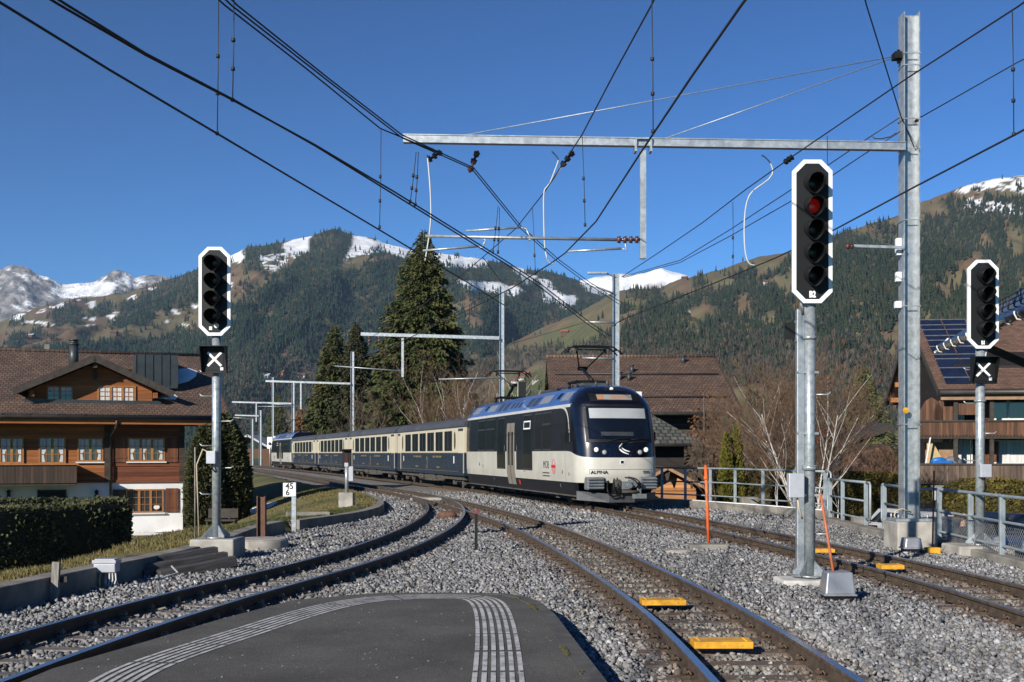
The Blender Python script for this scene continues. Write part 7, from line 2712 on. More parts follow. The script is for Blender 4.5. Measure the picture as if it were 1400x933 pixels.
egg = lambda q: (max(0, 1 - q ** 3.2)) ** .75 * (.86 + .14 * min(1, q * 4))
flame = lambda q: (max(0, 1 - q) ** .62) * min(1, .72 + q * 1.1)
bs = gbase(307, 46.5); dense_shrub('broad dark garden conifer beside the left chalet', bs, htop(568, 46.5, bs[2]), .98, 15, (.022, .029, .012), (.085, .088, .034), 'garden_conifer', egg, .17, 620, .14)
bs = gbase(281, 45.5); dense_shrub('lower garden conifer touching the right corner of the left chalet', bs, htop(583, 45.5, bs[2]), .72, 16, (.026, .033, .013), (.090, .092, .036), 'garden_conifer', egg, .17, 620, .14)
bs = gbase(1007, 47); dense_shrub('pointed yellow green columnar thuja behind the grey railing', bs, htop(581, 47, bs[2]), .46, 17, (.06, .062, .010), (.17, .155, .028), 'columnar_thuja', flame, .13, 900, .12, 1.6)
bs = gbase(993, 46.6); dense_shrub('shorter yellow green thuja fused to the left of the pointed one', bs, htop(594, 46.6, bs[2]), .44, 18, (.06, .062, .010), (.17, .155, .028), 'columnar_thuja', flame, .13, 900, .12, 1.6)
for (x_, y_, h_, r_, sd_, lb_) in ((-19.5, 16.5, 9.5, 2.6, 71, 'unseen spruce added beyond the left frame edge to shade the lawn'), (-23, 22.5, 9.0, 2.6, 72, 'second unseen spruce added beyond the left frame edge for its shade')):
    conifer(lb_, (x_, y_, float(ground_z(x_, y_))), h_, r_, sd_, dens=.8, spray=.6, name='added_shade_spruce')  # out of view, added to throw shade over the left bank
bs = gbase(380, 200); conifer('far spruce between the distant masts and the tail of the train', bs, 15, 3.6, 19, power=.7, dens=1.0, cone=False)
bs = gbase(411, 150); conifer('rust coloured larch behind the rear railcar', bs, htop(553, 150, bs[2]), 1.9, 20, power=.6, dens=1.2, lo=(.16, .075, .03), hi=(.28, .135, .05), cone=False, name='larch_tree')
bs = gbase(399, 152); conifer('lower rust coloured bush left of the larch', bs, htop(585, 152, bs[2]), 1.8, 21, power=.5, dens=1.2, lo=(.16, .075, .03), hi=(.28, .135, .05), cone=False, name='larch_tree')


def bare_tree(label, base, h, spread, seed, trunks=1, bark=None, twig=None, levels=5, name='bare_tree', thin=1.0, upright=.5, lean=0.0):
    rng = random.Random(seed)
    t = thing(name, label, 'tree', base)
    tb = MB(); cr = MB()
    tb.smooth = True; cr.smooth = True

    def grow(p, d, L, r, lev, mb):
        n = 4 if lev < 2 else 3
        pts = [p]; rs = [r]
        q = p.copy(); dd = d.copy()
        for k in range(n):
            dd = (dd + Vector((rng.gauss(0, .10), rng.gauss(0, .10), rng.gauss(.03 * upright, .06)))).normalized()
            q = q + dd * (L / n)
            pts.append(q.copy()); rs.append(r * (1 - .55 * (k + 1) / n))
        (tb if lev <= 1 else cr).tube(pts, rs, 6 if lev == 0 else (4 if lev < 3 else 3), caps=False)
        if lev >= levels: return
        kids = {0: 9, 1: 6, 2: 5, 3: 4, 4: 3}.get(lev, 3)
        for k in range(kids):
            f = .28 + .72 * (k + rng.random()) / kids
            i = min(int(f * n), n - 1); fr = f * n - i
            pp = pts[i].lerp(pts[i + 1], fr)
            a = rng.random() * 2 * PI
            side = Vector((math.cos(a), math.sin(a), 0))
            ang = .45 + .45 * rng.random()
            nd = (dd * math.cos(ang) + side * math.sin(ang) * spread + Vector((0, 0, .35 * upright))).normalized()
            grow(pp, nd, L * (.42 + .22 * rng.random()) * (1.05 - .35 * f), max(rs[i] * .52, .0045 * thin), lev + 1, mb)
    for k in range(trunks):
        a = 2 * PI * k / max(1, trunks) + rng.random()
        d = Vector((math.cos(a) * .22 * (trunks > 1) + lean, math.sin(a) * .22 * (trunks > 1), 1)).normalized()
        grow(Vector((math.cos(a) * .18 * (trunks > 1), math.sin(a) * .18 * (trunks > 1), -.2)), d, h * (.72 + .12 * rng.random()), h * .0085 * (1.0 if trunks == 1 else .75), 0, tb)
    tb.build('trunk', bark or BARK, t, fix=False)
    cr.build('crown', twig or TWIG, t, fix=False)
    return t


for (px, Y, top, sp, sd, tr, bk, tw, nm, lab) in (
    (1108, 43, 518, 1.0, 31, 4, BIRCH, TWIG, 'birch_tree', 'bare white stemmed birch clump behind the five lamp signal'),
    (1075, 46, 545, 1.0, 32, 2, BIRCH, TWIG, 'birch_tree', 'lower bare birch spreading left of the white clump'),
    (1134, 45, 580, .7, 33, 2, BIRCH, TWIG2, 'birch_tree', 'slender bare birch between the signal and the brown building'),
    (1052, 56, 548, 1.0, 34, 3, TWIG2, TWIG, 'bare_shrub', 'tall reddish bare shrub left of the birch clump'),
    (1092, 58, 528, .8, 35, 3, TWIG2, TWIG, 'bare_shrub', 'tall reddish bare shrub behind the birch clump'),
    (1222, 60, 612, 1.0, 37, 3, TWIG, TWIG, 'bare_shrub', 'low dark red bush on the brown building beside the tall mast'),
    (988, 50, 612, .6, 38, 3, TWIG2, TWIG2, 'bare_shrub', 'grey brown bare shrub left of the thuja'),
    (1035, 52, 588, 1.0, 40, 3, TWIG, TWIG, 'bare_shrub', 'red brown shrub right of the thuja'),
    (640, 72, 520, .9, 41, 2, BIRCH, TWIG, 'birch_tree', 'bare birch with pale stem right of the tall spruce'),
    (622, 74, 518, .9, 42, 2, BIRCH, TWIG, 'birch_tree', 'bare birch nearest the foot of the tall spruce'),
    (660, 76, 505, .9, 43, 2, BIRCH, TWIG2, 'birch_tree', 'bare birch behind the mast with the long arm'),
    (605, 72, 540, 1.0, 44, 3, TWIG, TWIG, 'bare_shrub', 'low red brown shrub over the second carriage'),
    (672, 80, 520, 1.0, 46, 2, BIRCH, TWIG, 'birch_tree', 'bare birch just left of the mast with the long arm'),
    (505, 90, 545, .9, 47, 2, TWIG2, TWIG2, 'bare_tree', 'thin grey bare tree between the two spruce groups'),
):
    bs = gbase(px, Y)
    bare_tree(lab, bs, htop(top, Y, bs[2]) * 1.08, sp, sd, tr, bk, tw, levels=(4 if px == 1134 else 5) if Y < 70 else 4, name=nm, thin=1.25)
# rusty larch by the barn gable
bs = gbase(962, 68); conifer('thin rusty larch against the barn roof', bs, htop(522, 68, bs[2]), 1.7, 52, power=.45, dens=.55, droop=.0, spray=.30, lo=(.10, .045, .02), hi=(.20, .095, .04), cone=False, name='larch_tree')


# ------------------------------------------------------------------ hedges
def hedge(label, path, w, ztop, seed, lo, hi, leaf=.07, dens=420, zbot=-2.4, lump=.10, tilt=0.0):
    rng = np.random.default_rng(seed)
    t = thing('hedge', label, 'hedge', (path[0][0], path[0][1], 0))
    o = Vector((path[0][0], path[0][1], 0))
    b = MB()
    path_wall(b, [(p[0] - o.x, p[1] - o.y) for p in path], w, zbot, ztop - .07)
    b.v = [(x, y, z + tilt * x) for x, y, z in b.v]
    core = b.build('hedge_core', mat('hedge_core', tuple(c * .5 for c in lo), .95, 0, scale=6, var=.4), t)
    P_ = []; N_ = []
    for i in range(len(path) - 1):
        a = np.array(path[i]); c = np.array(path[i + 1]); L = np.linalg.norm(c - a); d = (c - a) / L; nn = np.array([-d[1], d[0]])
        H = ztop - zbot
        for kind, area in (('r', L * H), ('l', L * H), ('t', L * w)):
            n = int(area * dens)
            u = rng.random(n)[:, None]
            xy = a + (c - a) * u
            if kind == 't':
                xy = xy + nn * (rng.random(n)[:, None] * w); z = np.full(n, ztop); nr = np.tile([0, 0, 1.0], (n, 1))
            else:
                s_ = 0 if kind == 'r' else 1
                xy = xy + nn * w * s_; z = zbot + H * rng.random(n); nr = np.tile([*(nn * (1 if s_ else -1)), 0.0], (n, 1))
                ed = np.clip((z - ztop + .25) / .25, 0, 1); xy = xy - nr[:, :2] * (ed ** 2 * .10)[:, None]
            bump = (fbm(xy[:, 0] * 1.3 + z, xy[:, 1] * 1.3 + z * .7, seed, 4) - .5) * 2 * lump
            p = np.stack([xy[:, 0], xy[:, 1], z], -1) + nr * (bump + rng.normal(size=n) * .02)[:, None]
            P_.append(p); N_.append(nr)
    # end faces
    for e, (i0, i1) in ((0, (0, 1)), (1, (-1, -2))):
        a = np.array(path[i0]); c = np.array(path[i1]); d = (a - c) / np.linalg.norm(a - c)
        dd = np.array(path[1]) - np.array(path[0]) if e == 0 else np.array(path[-1]) - np.array(path[-2])
        dd = dd / np.linalg.norm(dd); nn = np.array([-dd[1], dd[0]])
        n = int(w * (ztop - zbot) * dens)
        xy = a + nn * (rng.random(n)[:, None] * w) + d * .02; z = zbot + (ztop - zbot) * rng.random(n)
        P_.append(np.stack([xy[:, 0], xy[:, 1], z], -1)); N_.append(np.tile([d[0], d[1], 0.0], (n, 1)))
    pos = np.concatenate(P_); nor = np.concatenate(N_); n = len(pos)
    pos[:, 2] += tilt * (pos[:, 0] - path[0][0])
    dirs = nor * .5 + rng.normal(size=(n, 3)) * .6 + np.array([0, 0, .3]); dirs /= np.linalg.norm(dirs, axis=1)[:, None]
    rv = rng.normal(size=(n, 3)); sx = np.cross(dirs, rv); sx /= np.linalg.norm(sx, axis=1)[:, None]
    R = np.stack([sx, dirs, np.cross(sx, dirs)], -1)
    tv = np.array([(-.4, 0, 0), (.4, .1, 0), (.35, .8, .1), (-.3, 1, -.1)]); tf = np.array([(0, 1, 2), (0, 2, 3)])
    V, F = scatter(tv, tf, pos - np.array(o), None, leaf * (.6 + .8 * rng.random(n)), R)
    u = np.clip(rng.random(n) * .7 + (fbm(pos[:, 0] * 2, pos[:, 1] * 2 + pos[:, 2] * 2, seed + 3, 3) - .3) * .9, 0, 1)[:, None]
    c = np.array(lo) * (1 - u) + np.array(hi) * u
    np_mesh('leaves', V, F, NEEDLE, t, tint=np.repeat(c, 4, 0))
    return t


hedge('dark clipped hedge wrapping the chalet garden above the left wall', [(-12.4, 17.2), (-9.4, 21.1), (-8.25, 22.9), (-7.98, 23.5), (-8.2, 24.2), (-9.3, 26.0), (-10.2, 26.2), (-16, 23.2)], 1.0, .60, 61, (.024, .031, .014), (.100, .105, .052), .06, 620, zbot=-1.3)
hedge('long olive green clipped hedge behind the car park on the right', [(10.5, 51.5), (14, 50.2), (20, 48.3), (27, 46.5)], 1.0, 1.0, 63, (.060, .054, .010), (.165, .132, .030), .10, 420, zbot=-2.3, tilt=-.052)

# ================================================================== right railings and kerb
RAILP = [(4.3, 38.7), (5.75, 38.55), (6.75, 38.2), (7.25, 36.9), (7.8, 35.3), (8.35, 33.5)]


def railing(label, pts, dark=False, top=1.0, base=.1, loops=(False, False), posts=None):
    t = thing('railing', label, 'railing', (pts[0][0], pts[0][1], 0))
    o = Vector((pts[0][0], pts[0][1], 0))
    m = M['rail_grey']
    pts = [Vector((p[0], p[1], 0)) - o for p in pts]
    for i, p in enumerate(pts):
        if posts is not None and i not in posts: continue
        b = MB(); b.box(p.x - .045, p.x + .045, p.y - .03, p.y + .03, base - .25, base + top - .02)
        b.build('post', m, t, bevel=.006)
    for q in (1.0, .56, .14):
        L = [p + Vector((0, -.035, base + top * q)) for p in pts]
        b = MB(); b.tube(L, .030 if q == 1.0 else .024, 8); b.build('rail', m, t)
    for e, on in enumerate(loops):
        if not on: continue
        a = pts[0] if e == 0 else pts[-1]; c = pts[1] if e == 0 else pts[-2]
        d = (a - c).normalized()
        L = []
        for k in range(9):
            an = PI / 2 - PI * k / 8
            L.append(a + d * (.28 + .06 * math.cos(an)) * (1 if abs(math.cos(an)) > .2 else .0) + Vector((0, -.035, base + top * (.57 + .43 * math.sin(an)))))
        b = MB(); b.tube([a + Vector((0, -.035, base + top)), a + d * .24 + Vector((0, -.035, base + top)), a + d * .30 + Vector((0, -.035, base + top - .06)), a + d * .30 + Vector((0, -.035, base + top * .14 + .06)), a + d * .24 + Vector((0, -.035, base + top * .14)), a + Vector((0, -.035, base + top * .14))], .028, 8)
        b.build('end_loop', m, t)
    return t


def wpx(px, py, z): 
    p = G(px, py, z); return (p.x, p.y)


railing('grey tube railing running behind the train front to the birches', [wpx(850, 679, .1), wpx(905, 681, .1), wpx(937, 682.5, .1), wpx(971, 684, .1), wpx(1005, 686, .1), wpx(1043, 690, .1), wpx(1086, 693, .1), wpx(1128, 697, .1)], top=1.05, loops=(False, True))
railing('short grey railing section with rounded ends behind the tall signal', [wpx(1135, 707, .0), wpx(1152, 711, .0), wpx(1184, 718, .0)], top=.98, base=0.0, loops=(True, True))
railing('long grey railing in front of the parked cars on the right', [wpx(1209, 721, .0), (8.0, 22.6), wpx(1284, 736, .0), wpx(1327, 747, .0), wpx(1370, 758, .0), (7.75, 15.4), (7.8, 13.2)], top=.95, base=0.0, loops=(True, False))
b = MB()
path_wall(b, [wpx(850, 681, .1), wpx(937, 684.5, .1), wpx(1043, 692, .1), wpx(1128, 699, .1)][::1], .30, -2.2, .10)
tag(b.build('kerb_wall', M['concrete_dark'], bevel=.02), 'low grey concrete kerb under the railing behind the train front', 'wall')
b = MB()
path_wall(b, [wpx(1125, 707, -.0), wpx(1184, 722, -.0), wpx(1215, 728, -.0), wpx(1290, 742, -.0), wpx(1375, 762, .0), (7.6, 15.2), (7.7, 12.5)], .32, -2.2, -.005)
tag(b.build('kerb_wall', M['concrete_dark'], bevel=.02), 'long mossy concrete kerb below the railing in front of the parked cars', 'wall')
b = MB()
path_wall(b, [(p[0] + .02, p[1] + .36) for p in (wpx(850, 681, .1), wpx(937, 684.5, .1), wpx(1043, 692, .1), wpx(1128, 699, .1))], .07, -.4, .125)
tag(b.build('white_rim_board', M['snow']), 'white snowy rim along the far side of the railing kerb', 'rim')
p = wpx(1024, 701, -.2)
b = MB(); b.box(-.26, .26, -.2, .2, -.4, .34); tag(b.build('concrete_block', M['concrete_dark'], loc=(p[0], p[1], -.05), bevel=.03), 'mossy concrete block standing in front of the railing kerb', 'block')
p = wpx(1172, 716, -.1)
b = MB(); b.box(-.2, .2, -.15, .15, -.3, .12); tag(b.build('concrete_block', M['concrete_dark'], loc=(p[0] + .1, p[1] + .1, -.05), bevel=.04), 'dark concrete lump under the short railing section', 'block')
# chain link mesh panel on the long railing
b = MB()
A = Vector((*wpx(1284, 736, .0), 0)); B = Vector((*wpx(1370, 758, .0), 0)); C2 = Vector((7.8, 13.2, 0))
for (u, v) in ((A, B), (B, C2)):
    n = int((v - u).length / .085)
    for k in range(-6, n):
        for sg in (0, 1):
            a_, z_a = (k, -.02) if sg == 0 else (k + 6, -.02)
            b_, z_b = (k + 6, .46) if sg == 0 else (k, .46)
            if min(a_, b_) < 0 or max(a_, b_) > n: continue
            b.tube([u.lerp(v, a_ / n) + Vector((.02, 0, z_a)), u.lerp(v, b_ / n) + Vector((.02, 0, z_b))], .004, 3, caps=False)
tag(b.build('wire_mesh_panel', M['galv'], fix=False), 'wire mesh netting low on the long railing by the parked cars', 'mesh')


# ================================================================== parked cars
def car(label, px, Y, rot, col, L=4.2, W=1.75, H=1.48, estate=True, rack=False, plate=True):
    x = (px - 700) * Y / FOC
    t = thing('parked_car', label, 'car', (x, Y, -1.75), rot, 'cars parked behind the right railing')
    m = mat('car_paint', col, .22, .25, var=.08, coat=.6)
    l = L / 2
    low = [(-l, .28), (-l + .02, .62), (-l + .10, .80), (-l + .9, .92), (l - .25 if estate else l - .9, .95), (l - .04, .86), (l, .55), (l - .03, .28)]
    b = MB(); b.prism(low, (-W / 2, 0, 0), (0, 1, 0), (0, 0, 1), (1, 0, 0), W); b.build('body', m, t, bevel=.07)
    # local y: front at -l, tail at +l
    r0, r1 = -l + 1.45, (l - .42 if estate else l - 1.25)
    g = [(-l + .85, .90), (r0, H - .04), (r0 + .5, H), (r1 - .3, H - .01), (r1, H - .08), (l - .10 if estate else l - .55, .93)]
    b = MB()
    w0, w1 = W / 2 - .06, W / 2 - .20
    n = len(g)
    ww = lambda z: w0 + (w1 - w0) * max(0, min(1, (z - .9) / (H - .9)))
    vs = [(-ww(z), y, z) for y, z in g] + [(ww(z), y, z) for y, z in g]
    b.add(vs, [tuple(range(n)), tuple(range(n, 2 * n))[::-1]] + [(k, k + 1, n + k + 1, n + k) for k in range(n - 1)])
    b.build('cabin', m, t, bevel=.04)
    # glass, slightly proud
    def glass(nm, pts):
        b = MB(); b.add(pts, [tuple(range(len(pts)))]); b.build(nm, M['train_glass'], t)
    for sx in (-1, 1):
        cuts = [(-l + 1.12, r0 + .55), (r0 + .65, (r0 + r1) / 2 + .45), ((r0 + r1) / 2 + .55, r1 - .05)]
        for k, (a, c) in enumerate(cuts):
            zt = H - .14; zb = .96
            a_t = max(a, r0 + .05) if k == 0 else a
            c_t = c if k < 2 else c - .10
            e = .012
            glass('side_window', [(sx * (ww(zb) + e), a, zb), (sx * (ww(zb) + e), c, zb), (sx * (ww(zt) + e), c_t, zt), (sx * (ww(zt) + e), a_t + (.0 if k else .15), zt)])
    e = .02
    yb, yt = (l - .10 if estate else l - .55), r1
    glass('rear_window', [(-w0 + .12, yb - .02 + e, 1.0), (w0 - .12, yb - .02 + e, 1.0), (w1 - .1, yt + e - .0, H - .15), (-w1 + .1, yt + e - .0, H - .15)])
    ds = (-l + .85); 
    glass('windscreen', [(-w0 + .12, ds + .08 - e, .97), (w0 - .12, ds + .08 - e, .97), (w1 - .08, r0 - .06 - e, H - .11), (-w1 + .08, r0 - .06 - e, H - .11)])
    for sx in (-1, 1):
        b = MB(); b.box(sx * (W / 2 - .20) - .19, sx * (W / 2 - .20) + .19, l - .06, l + .012, .62, .90); b.build('tail_light', M['tail_red'], t, bevel=.03)
        b = MB(); b.box(sx * (W / 2 - .28) - .2, sx * (W / 2 - .28) + .2, -l - .012, -l + .1, .58, .76); b.build('headlight', M['headlamp_off'], t, bevel=.03)
        b = MB(); b.box(sx * (W / 2 + .07) - .08, sx * (W / 2 + .07) + .08, -l + 1.15, -l + 1.28, .93, 1.07); b.build('wing_mirror', m, t, bevel=.03)
        for y in (-l + .78, l - .78):
            w = D.objects.new('wheel', None); COL.objects.link(w); w.parent = t; w.location = (sx * (W / 2 - .10), y, .31)
            b = MB(); b.cyl((-.10, 0, 0), (.10, 0, 0), .31, n=22); b.build('tyre', M['rubber'], w, bevel=.02)
            b = MB(); b.cyl((sx * .09, 0, 0), (sx * .112, 0, 0), .20, n=14); b.build('rim', M['galv'], w)
    b = MB(); b.box(-W / 2 + .05, W / 2 - .05, l - .02, l + .05, .36, .56); b.build('bumper', M['rubber'] if col[0] < .3 else m, t, bevel=.03)
    if plate:
        b = MB(); b.box(-.26, .26, l + .013, l + .02, .66, .78); b.build('number_plate', M['white_paint'], t)
    if rack:
        for sx in (-1, 1):
            b = MB(); b.bar((sx * .58, r0 + .4, H + .06), (sx * .58, r1 - .2, H + .06), .04, .05); b.build('roof_rail', M['black'], t)
        b = MB(); b.box(-.45, .15, r0 + .7, r1 - .4, H + .05, H + .20); b.build('roof_rack_load', M['black'], t, bevel=.04)
    return t


M['tail_red'] = mat('tail_light_glass', (.38, .012, .012), .15, 0, var=.15)
car('silver white estate car with a roof rack and red tail light behind the mast footing', 1238, 40, math.radians(194), (.50, .51, .52), rack=True)
car('black car with red tail light and white number plate beside the standing person', 1303, 34.5, math.radians(185), (.015, .016, .018), L=4.1)
car('dark blue car under the right signal', 1376, 37.5, math.radians(200), (.012, .02, .045), L=4.3)
car('white car roof cut by the right picture edge below the netting', 1392, 26.5, math.radians(160), (.62, .62, .63), L=4.1, estate=False)


# ================================================================== person by the cars
def person():
    Y = 29.6; x = (1317 - 700) * Y / FOC
    t = thing('person', 'person in dark jacket standing beside the parked black car', 'person', (x, Y, -1.75), math.radians(25))
    J = {'pelvis': (0, 0, .93), 'belly': (0, .0, 1.08), 'chest': (0, .01, 1.32), 'neck': (0, .01, 1.50), 'skull': (0, -.005, 1.60), 'crown': (0, .0, 1.71),
         'shl': (-.18, .01, 1.42), 'ell': (-.25, .03, 1.14), 'wrl': (-.23, -.10, .93), 'hal': (-.22, -.15, .86), 'shr': (.18, .01, 1.42), 'elr': (.26, .04, 1.15), 'wrr': (.20, -.16, 1.02), 'har': (.15, -.22, .99),
         'hil': (-.09, 0, .88), 'knl': (-.10, -.02, .48), 'anl': (-.11, .02, .09), 'tol': (-.12, -.14, .04), 'hir': (.09, 0, .88), 'knr': (.11, -.03, .48), 'anr': (.12, .02, .09), 'tor': (.14, -.14, .04)}
    Rr = {'pelvis': .135, 'belly': .13, 'chest': .155, 'neck': .058, 'skull': .088, 'crown': .075, 'shl': .075, 'ell': .052, 'wrl': .036, 'hal': .034, 'shr': .075, 'elr': .052, 'wrr': .036, 'har': .034, 'hil': .095, 'knl': .066, 'anl': .046, 'tol': .036, 'hir': .095, 'knr': .066, 'anr': .046, 'tor': .036}
    E = [('pelvis', 'belly'), ('belly', 'chest'), ('chest', 'neck'), ('neck', 'skull'), ('skull', 'crown'), ('chest', 'shl'), ('shl', 'ell'), ('ell', 'wrl'), ('wrl', 'hal'), ('chest', 'shr'), ('shr', 'elr'), ('elr', 'wrr'), ('wrr', 'har'), ('pelvis', 'hil'), ('hil', 'knl'), ('knl', 'anl'), ('anl', 'tol'), ('pelvis', 'hir'), ('hir', 'knr'), ('knr', 'anr'), ('anr', 'tor')]
    names = list(J)
    me = D.meshes.new('body')
    me.from_pydata([J[n] for n in names], [(names.index(a), names.index(c)) for a, c in E], [])
    o = D.objects.new('body', me); COL.objects.link(o)
    md = o.modifiers.new('skin', 'SKIN'); o.modifiers.new('sub', 'SUBSURF').levels = 2
    o.modifiers['sub'].render_levels = 2
    for v, n in zip(me.skin_vertices[0].data if me.skin_vertices else [], names):
        v.radius = (Rr[n], Rr[n])
        v.use_root = (n == 'pelvis')
    dg = bpy.context.evaluated_depsgraph_get(); dg.update()
    m2 = D.meshes.new_from_object(o.evaluated_get(dg))
    COL.objects.unlink(o); D.objects.remove(o)
    skin = mat('skin', (.50, .30, .22), .6, 0, var=.08); jac = mat('dark_jacket', (.016, .017, .022), .8, 0, var=.3); tro = mat('dark_trousers', (.02, .022, .03), .85, 0, var=.3)
    m2.materials.clear()
    for q in (jac, tro, skin): m2.materials.append(q)
    for p in m2.polygons:
        c = p.center
        p.material_index = 2 if c.z > 1.50 or (c.z < .93 and abs(c.x) > .19 and c.y < -.08) or (c.y < -.19 and c.z > .9) else (1 if c.z < .86 else 0)
        p.use_smooth = True
    bo = D.objects.new('body', m2); COL.objects.link(bo); bo.parent = t
    b = MB(); b.sphere((0, .025, 1.675), .098, 16, 10, .95, 1.0, .95); b.build('hair', mat('dark_hair', (.03, .02, .015), .7, 0), t)
    b = MB(); b.cyl((0, -.085, 1.615), (0, -.115, 1.60), .016, .010, n=8); b.build('nose', skin, t)
    for sx in (-1, 1):
        b = MB(); b.sphere((sx * .032, -.083, 1.645), .011, 8, 6); b.build('eye', M['black'], t)
        # fingers of each hand, curled
        hx = J['hal'] if sx < 0 else J['har']
        for k in range(5):
            a = (k - 2) * .017
            b = MB(); b.tube([(hx[0] + a, hx[1], hx[2]), (hx[0] + a * 1.1, hx[1] - .035, hx[2] - .03), (hx[0] + a * 1.1, hx[1] - .03, hx[2] - .065 + .012 * abs(k - 2))], [.010, .009, .007], 6); b.build('finger', skin, t)
    for sx in ('l', 'r'):
        q = J['an' + sx]; q2 = J['to' + sx]
        b = MB(); b.sphere(((q[0] + q2[0]) / 2, (q[1] + q2[1]) / 2 - .01, .05), .06, 12, 8, .85, 2.2, .85); b.build('shoe', M['black'], t)


person()

# ================================================================== trackside small things
def ob(name, m, b, label, cat, loc, bevel=0, group=None, rot=None):
    o = b.build(name, m, loc=loc, bevel=bevel)
    if rot: o.rotation_euler = rot
    return tag(o, label, cat, group)


# yellow plates between the rails
for (px, py, w, rot, f, lab) in ((906, 823, .50, 0, T1, 'yellow plate between the middle rails, the farther of the near two'), (986, 880, .52, .0, T1, 'yellow plate between the middle rails, nearest of all four'),
                          (1123, 753, .40, -.0, T3, 'yellow plate between the outer rails just right of the tall signal foot'), (1217, 775, .34, -.0, T3, 'small yellow plate between the outer rails below the tall mast')):
    p = G(px, py, -.05)
    b = MB(); b.box(-w / 2, w / 2, -.13, .13, -.03, .03)
    for sx in (-.4, .4):
        for k in range(6):
            b.box(sx * w - .01, sx * w + .01, -.10 + k * .036, -.085 + k * .036, .03, .036)
    for sx in (-.3, 0, .3):
        b.cyl((sx * w, -.134, .0), (sx * w, -.13, .0), .014, n=8)
    ob('yellow_plate', M['yellow'], b, lab, 'plate', (p.x, p.y, -.045), .008, None, (0, 0, 0))
M['rust_rod'] = mat('rusty_orange_rod', (.22, .06, .025), .7, 0, scale=8, var=.25)
# orange snow poles
p = G(969, 746, -.13)
b = MB(); b.cyl((0, 0, 0), (-.06, 0, 1.55), .030, n=12); b.cyl((-.058, 0, 1.27), (-.0605, 0, 1.33), .034, n=12)
ob('marker_pole', M['orange'], b, 'bright orange pole standing on a concrete block before the train', 'pole', (p.x, p.y, p.z))
p2 = G(969, 754, -.16)
b = MB(); b.box(-.36, .36, -.16, .16, -.1, .13); ob('concrete_block', M['concrete_dark'], b, 'low concrete block holding the bright orange pole', 'block', (p2.x, p2.y + .1, -.16), .03)
p = G(927, 757, -.16); b = MB(); b.cyl((0, 0, -.1), (0, 0, .06), .30, n=28); b.cyl((0, 0, .06), (0, 0, .072), .25, n=28)
ob('shaft_cover', M['concrete'], b, 'flat round concrete cover in the ballast left of the orange pole', 'cover', (p.x, p.y, -.16), .008)
p = G(1146, 824, -.16); b = MB(); b.cyl((0, 0, 0), (-.20, .05, 1.32), .017, n=8); ob('thin_pole', M['rust_orange'], b, 'thin faded orange rod leaning beside the silver box', 'pole', (p.x, p.y, p.z))
p = G(1256, 748, -.1); b = MB(); b.cyl((0, 0, 0), (.03, 0, 1.52), .016, n=8); ob('thin_pole', M['rust_rod'], b, 'thin rusty orange rod beside the tall mast footing', 'pole', (p.x - .02, p.y - .75, p.z - .08))
p = G(1263, 752, -.1); b = MB(); b.box(-.12, .12, -.08, .08, -.06, .10); ob('yellow_box', M['yellow'], b, 'small dull yellow box by the tall mast footing', 'box', (p.x, p.y - .42, -.12), .01)


def track_box(px, py, z, w, h, label):
    p = G(px, py, z)
    t = thing('junction_box', label, 'junction box', (p.x, p.y, z))
    b = MB()
    v0 = [(-w / 2, -.14), (w / 2, -.14), (w / 2, .16), (-w / 2, .16)]
    k = .84
    vs = [(x, y, .09) for x, y in v0] + [(x * k, y * k, .09 + h) for x, y in v0]
    b.add(vs, [(3, 2, 1, 0), (4, 5, 6, 7), (0, 1, 5, 4), (1, 2, 6, 5), (2, 3, 7, 6), (3, 0, 4, 7)])
    b.build('lid', M['box_metal'], t, bevel=.02)
    b = MB(); b.box(-w / 2 + .02, w / 2 - .02, -.12, .14, -.06, .088); b.build('base', M['black'], t)
    b = MB(); b.box(-w / 2 - .012, w / 2 + .012, -.152, .172, .075, .098); b.build('rim', M['box_metal'], t, bevel=.006)
    return t


M['box_metal'] = mat('brushed_box_metal', (.36, .36, .38), .38, .5, scale=3, var=.15)
track_box(1145, 822, -.14, .37, .27, 'silver junction box at the foot of the tall five lamp signal')
track_box(1246, 756, -.12, .32, .18, 'low grey junction box in front of the tall mast footing')
b = MB(); b.box(-.02, .05, -.05, .05, -.05, .12); p = G(1124, 806, -.1); ob('yellow_peg', M['yellow'], b, 'small yellow peg between the plinth and the silver box', 'peg', (p.x, p.y, -.12), .005)
# centre marker post
p = G(651, 757, -.16); t = thing('marker_post', 'slim black post with red tip between the two near tracks', 'post', (p.x, p.y, p.z))
b = MB(); b.box(-.027, .027, -.022, .022, -.1, .72); b.build('post', M['black'], t); b = MB(); b.box(-.029, .029, -.024, .024, .721, .79); b.build('red_tip', M['dull_red'], t)
# dwarf signal
Yd = 34.9
xd = (474 - 700) * Yd / FOC
t = thing('dwarf_signal', 'short grey mast with a black box showing a red light by the grass bank', 'dwarf signal', (xd, Yd, 0))
b = MB(); b.cyl((0, 0, .44), (0, 0, 1.30), .055, n=12); b.build('mast', M['galv_pole'], t)
b = MB(); b.box(-.13, .13, -.05, .15, 1.28, 1.75); b.box(-.15, .15, -.22, .16, 1.75, 1.78); b.build('signal_case', M['black'], t)
b = MB(); b.box(-.045, .045, -.062, -.052, 1.38, 1.66); b.build('red_lens', M['lens_dimred'], t)
b = MB(); b.box(-.06, .06, -.07, -.053, 1.24, 1.36); b.box(.06, .20, -.03, .08, .80, 1.25); b.build('white_case', M['grey_box'], t, bevel=.01)
b = MB(); b.box(-.22, .22, -.22, .22, -.5, .45); ob('concrete_footing', M['concrete'], b, 'pale concrete block under the dwarf signal', 'footing', (xd, Yd, 0), .02)
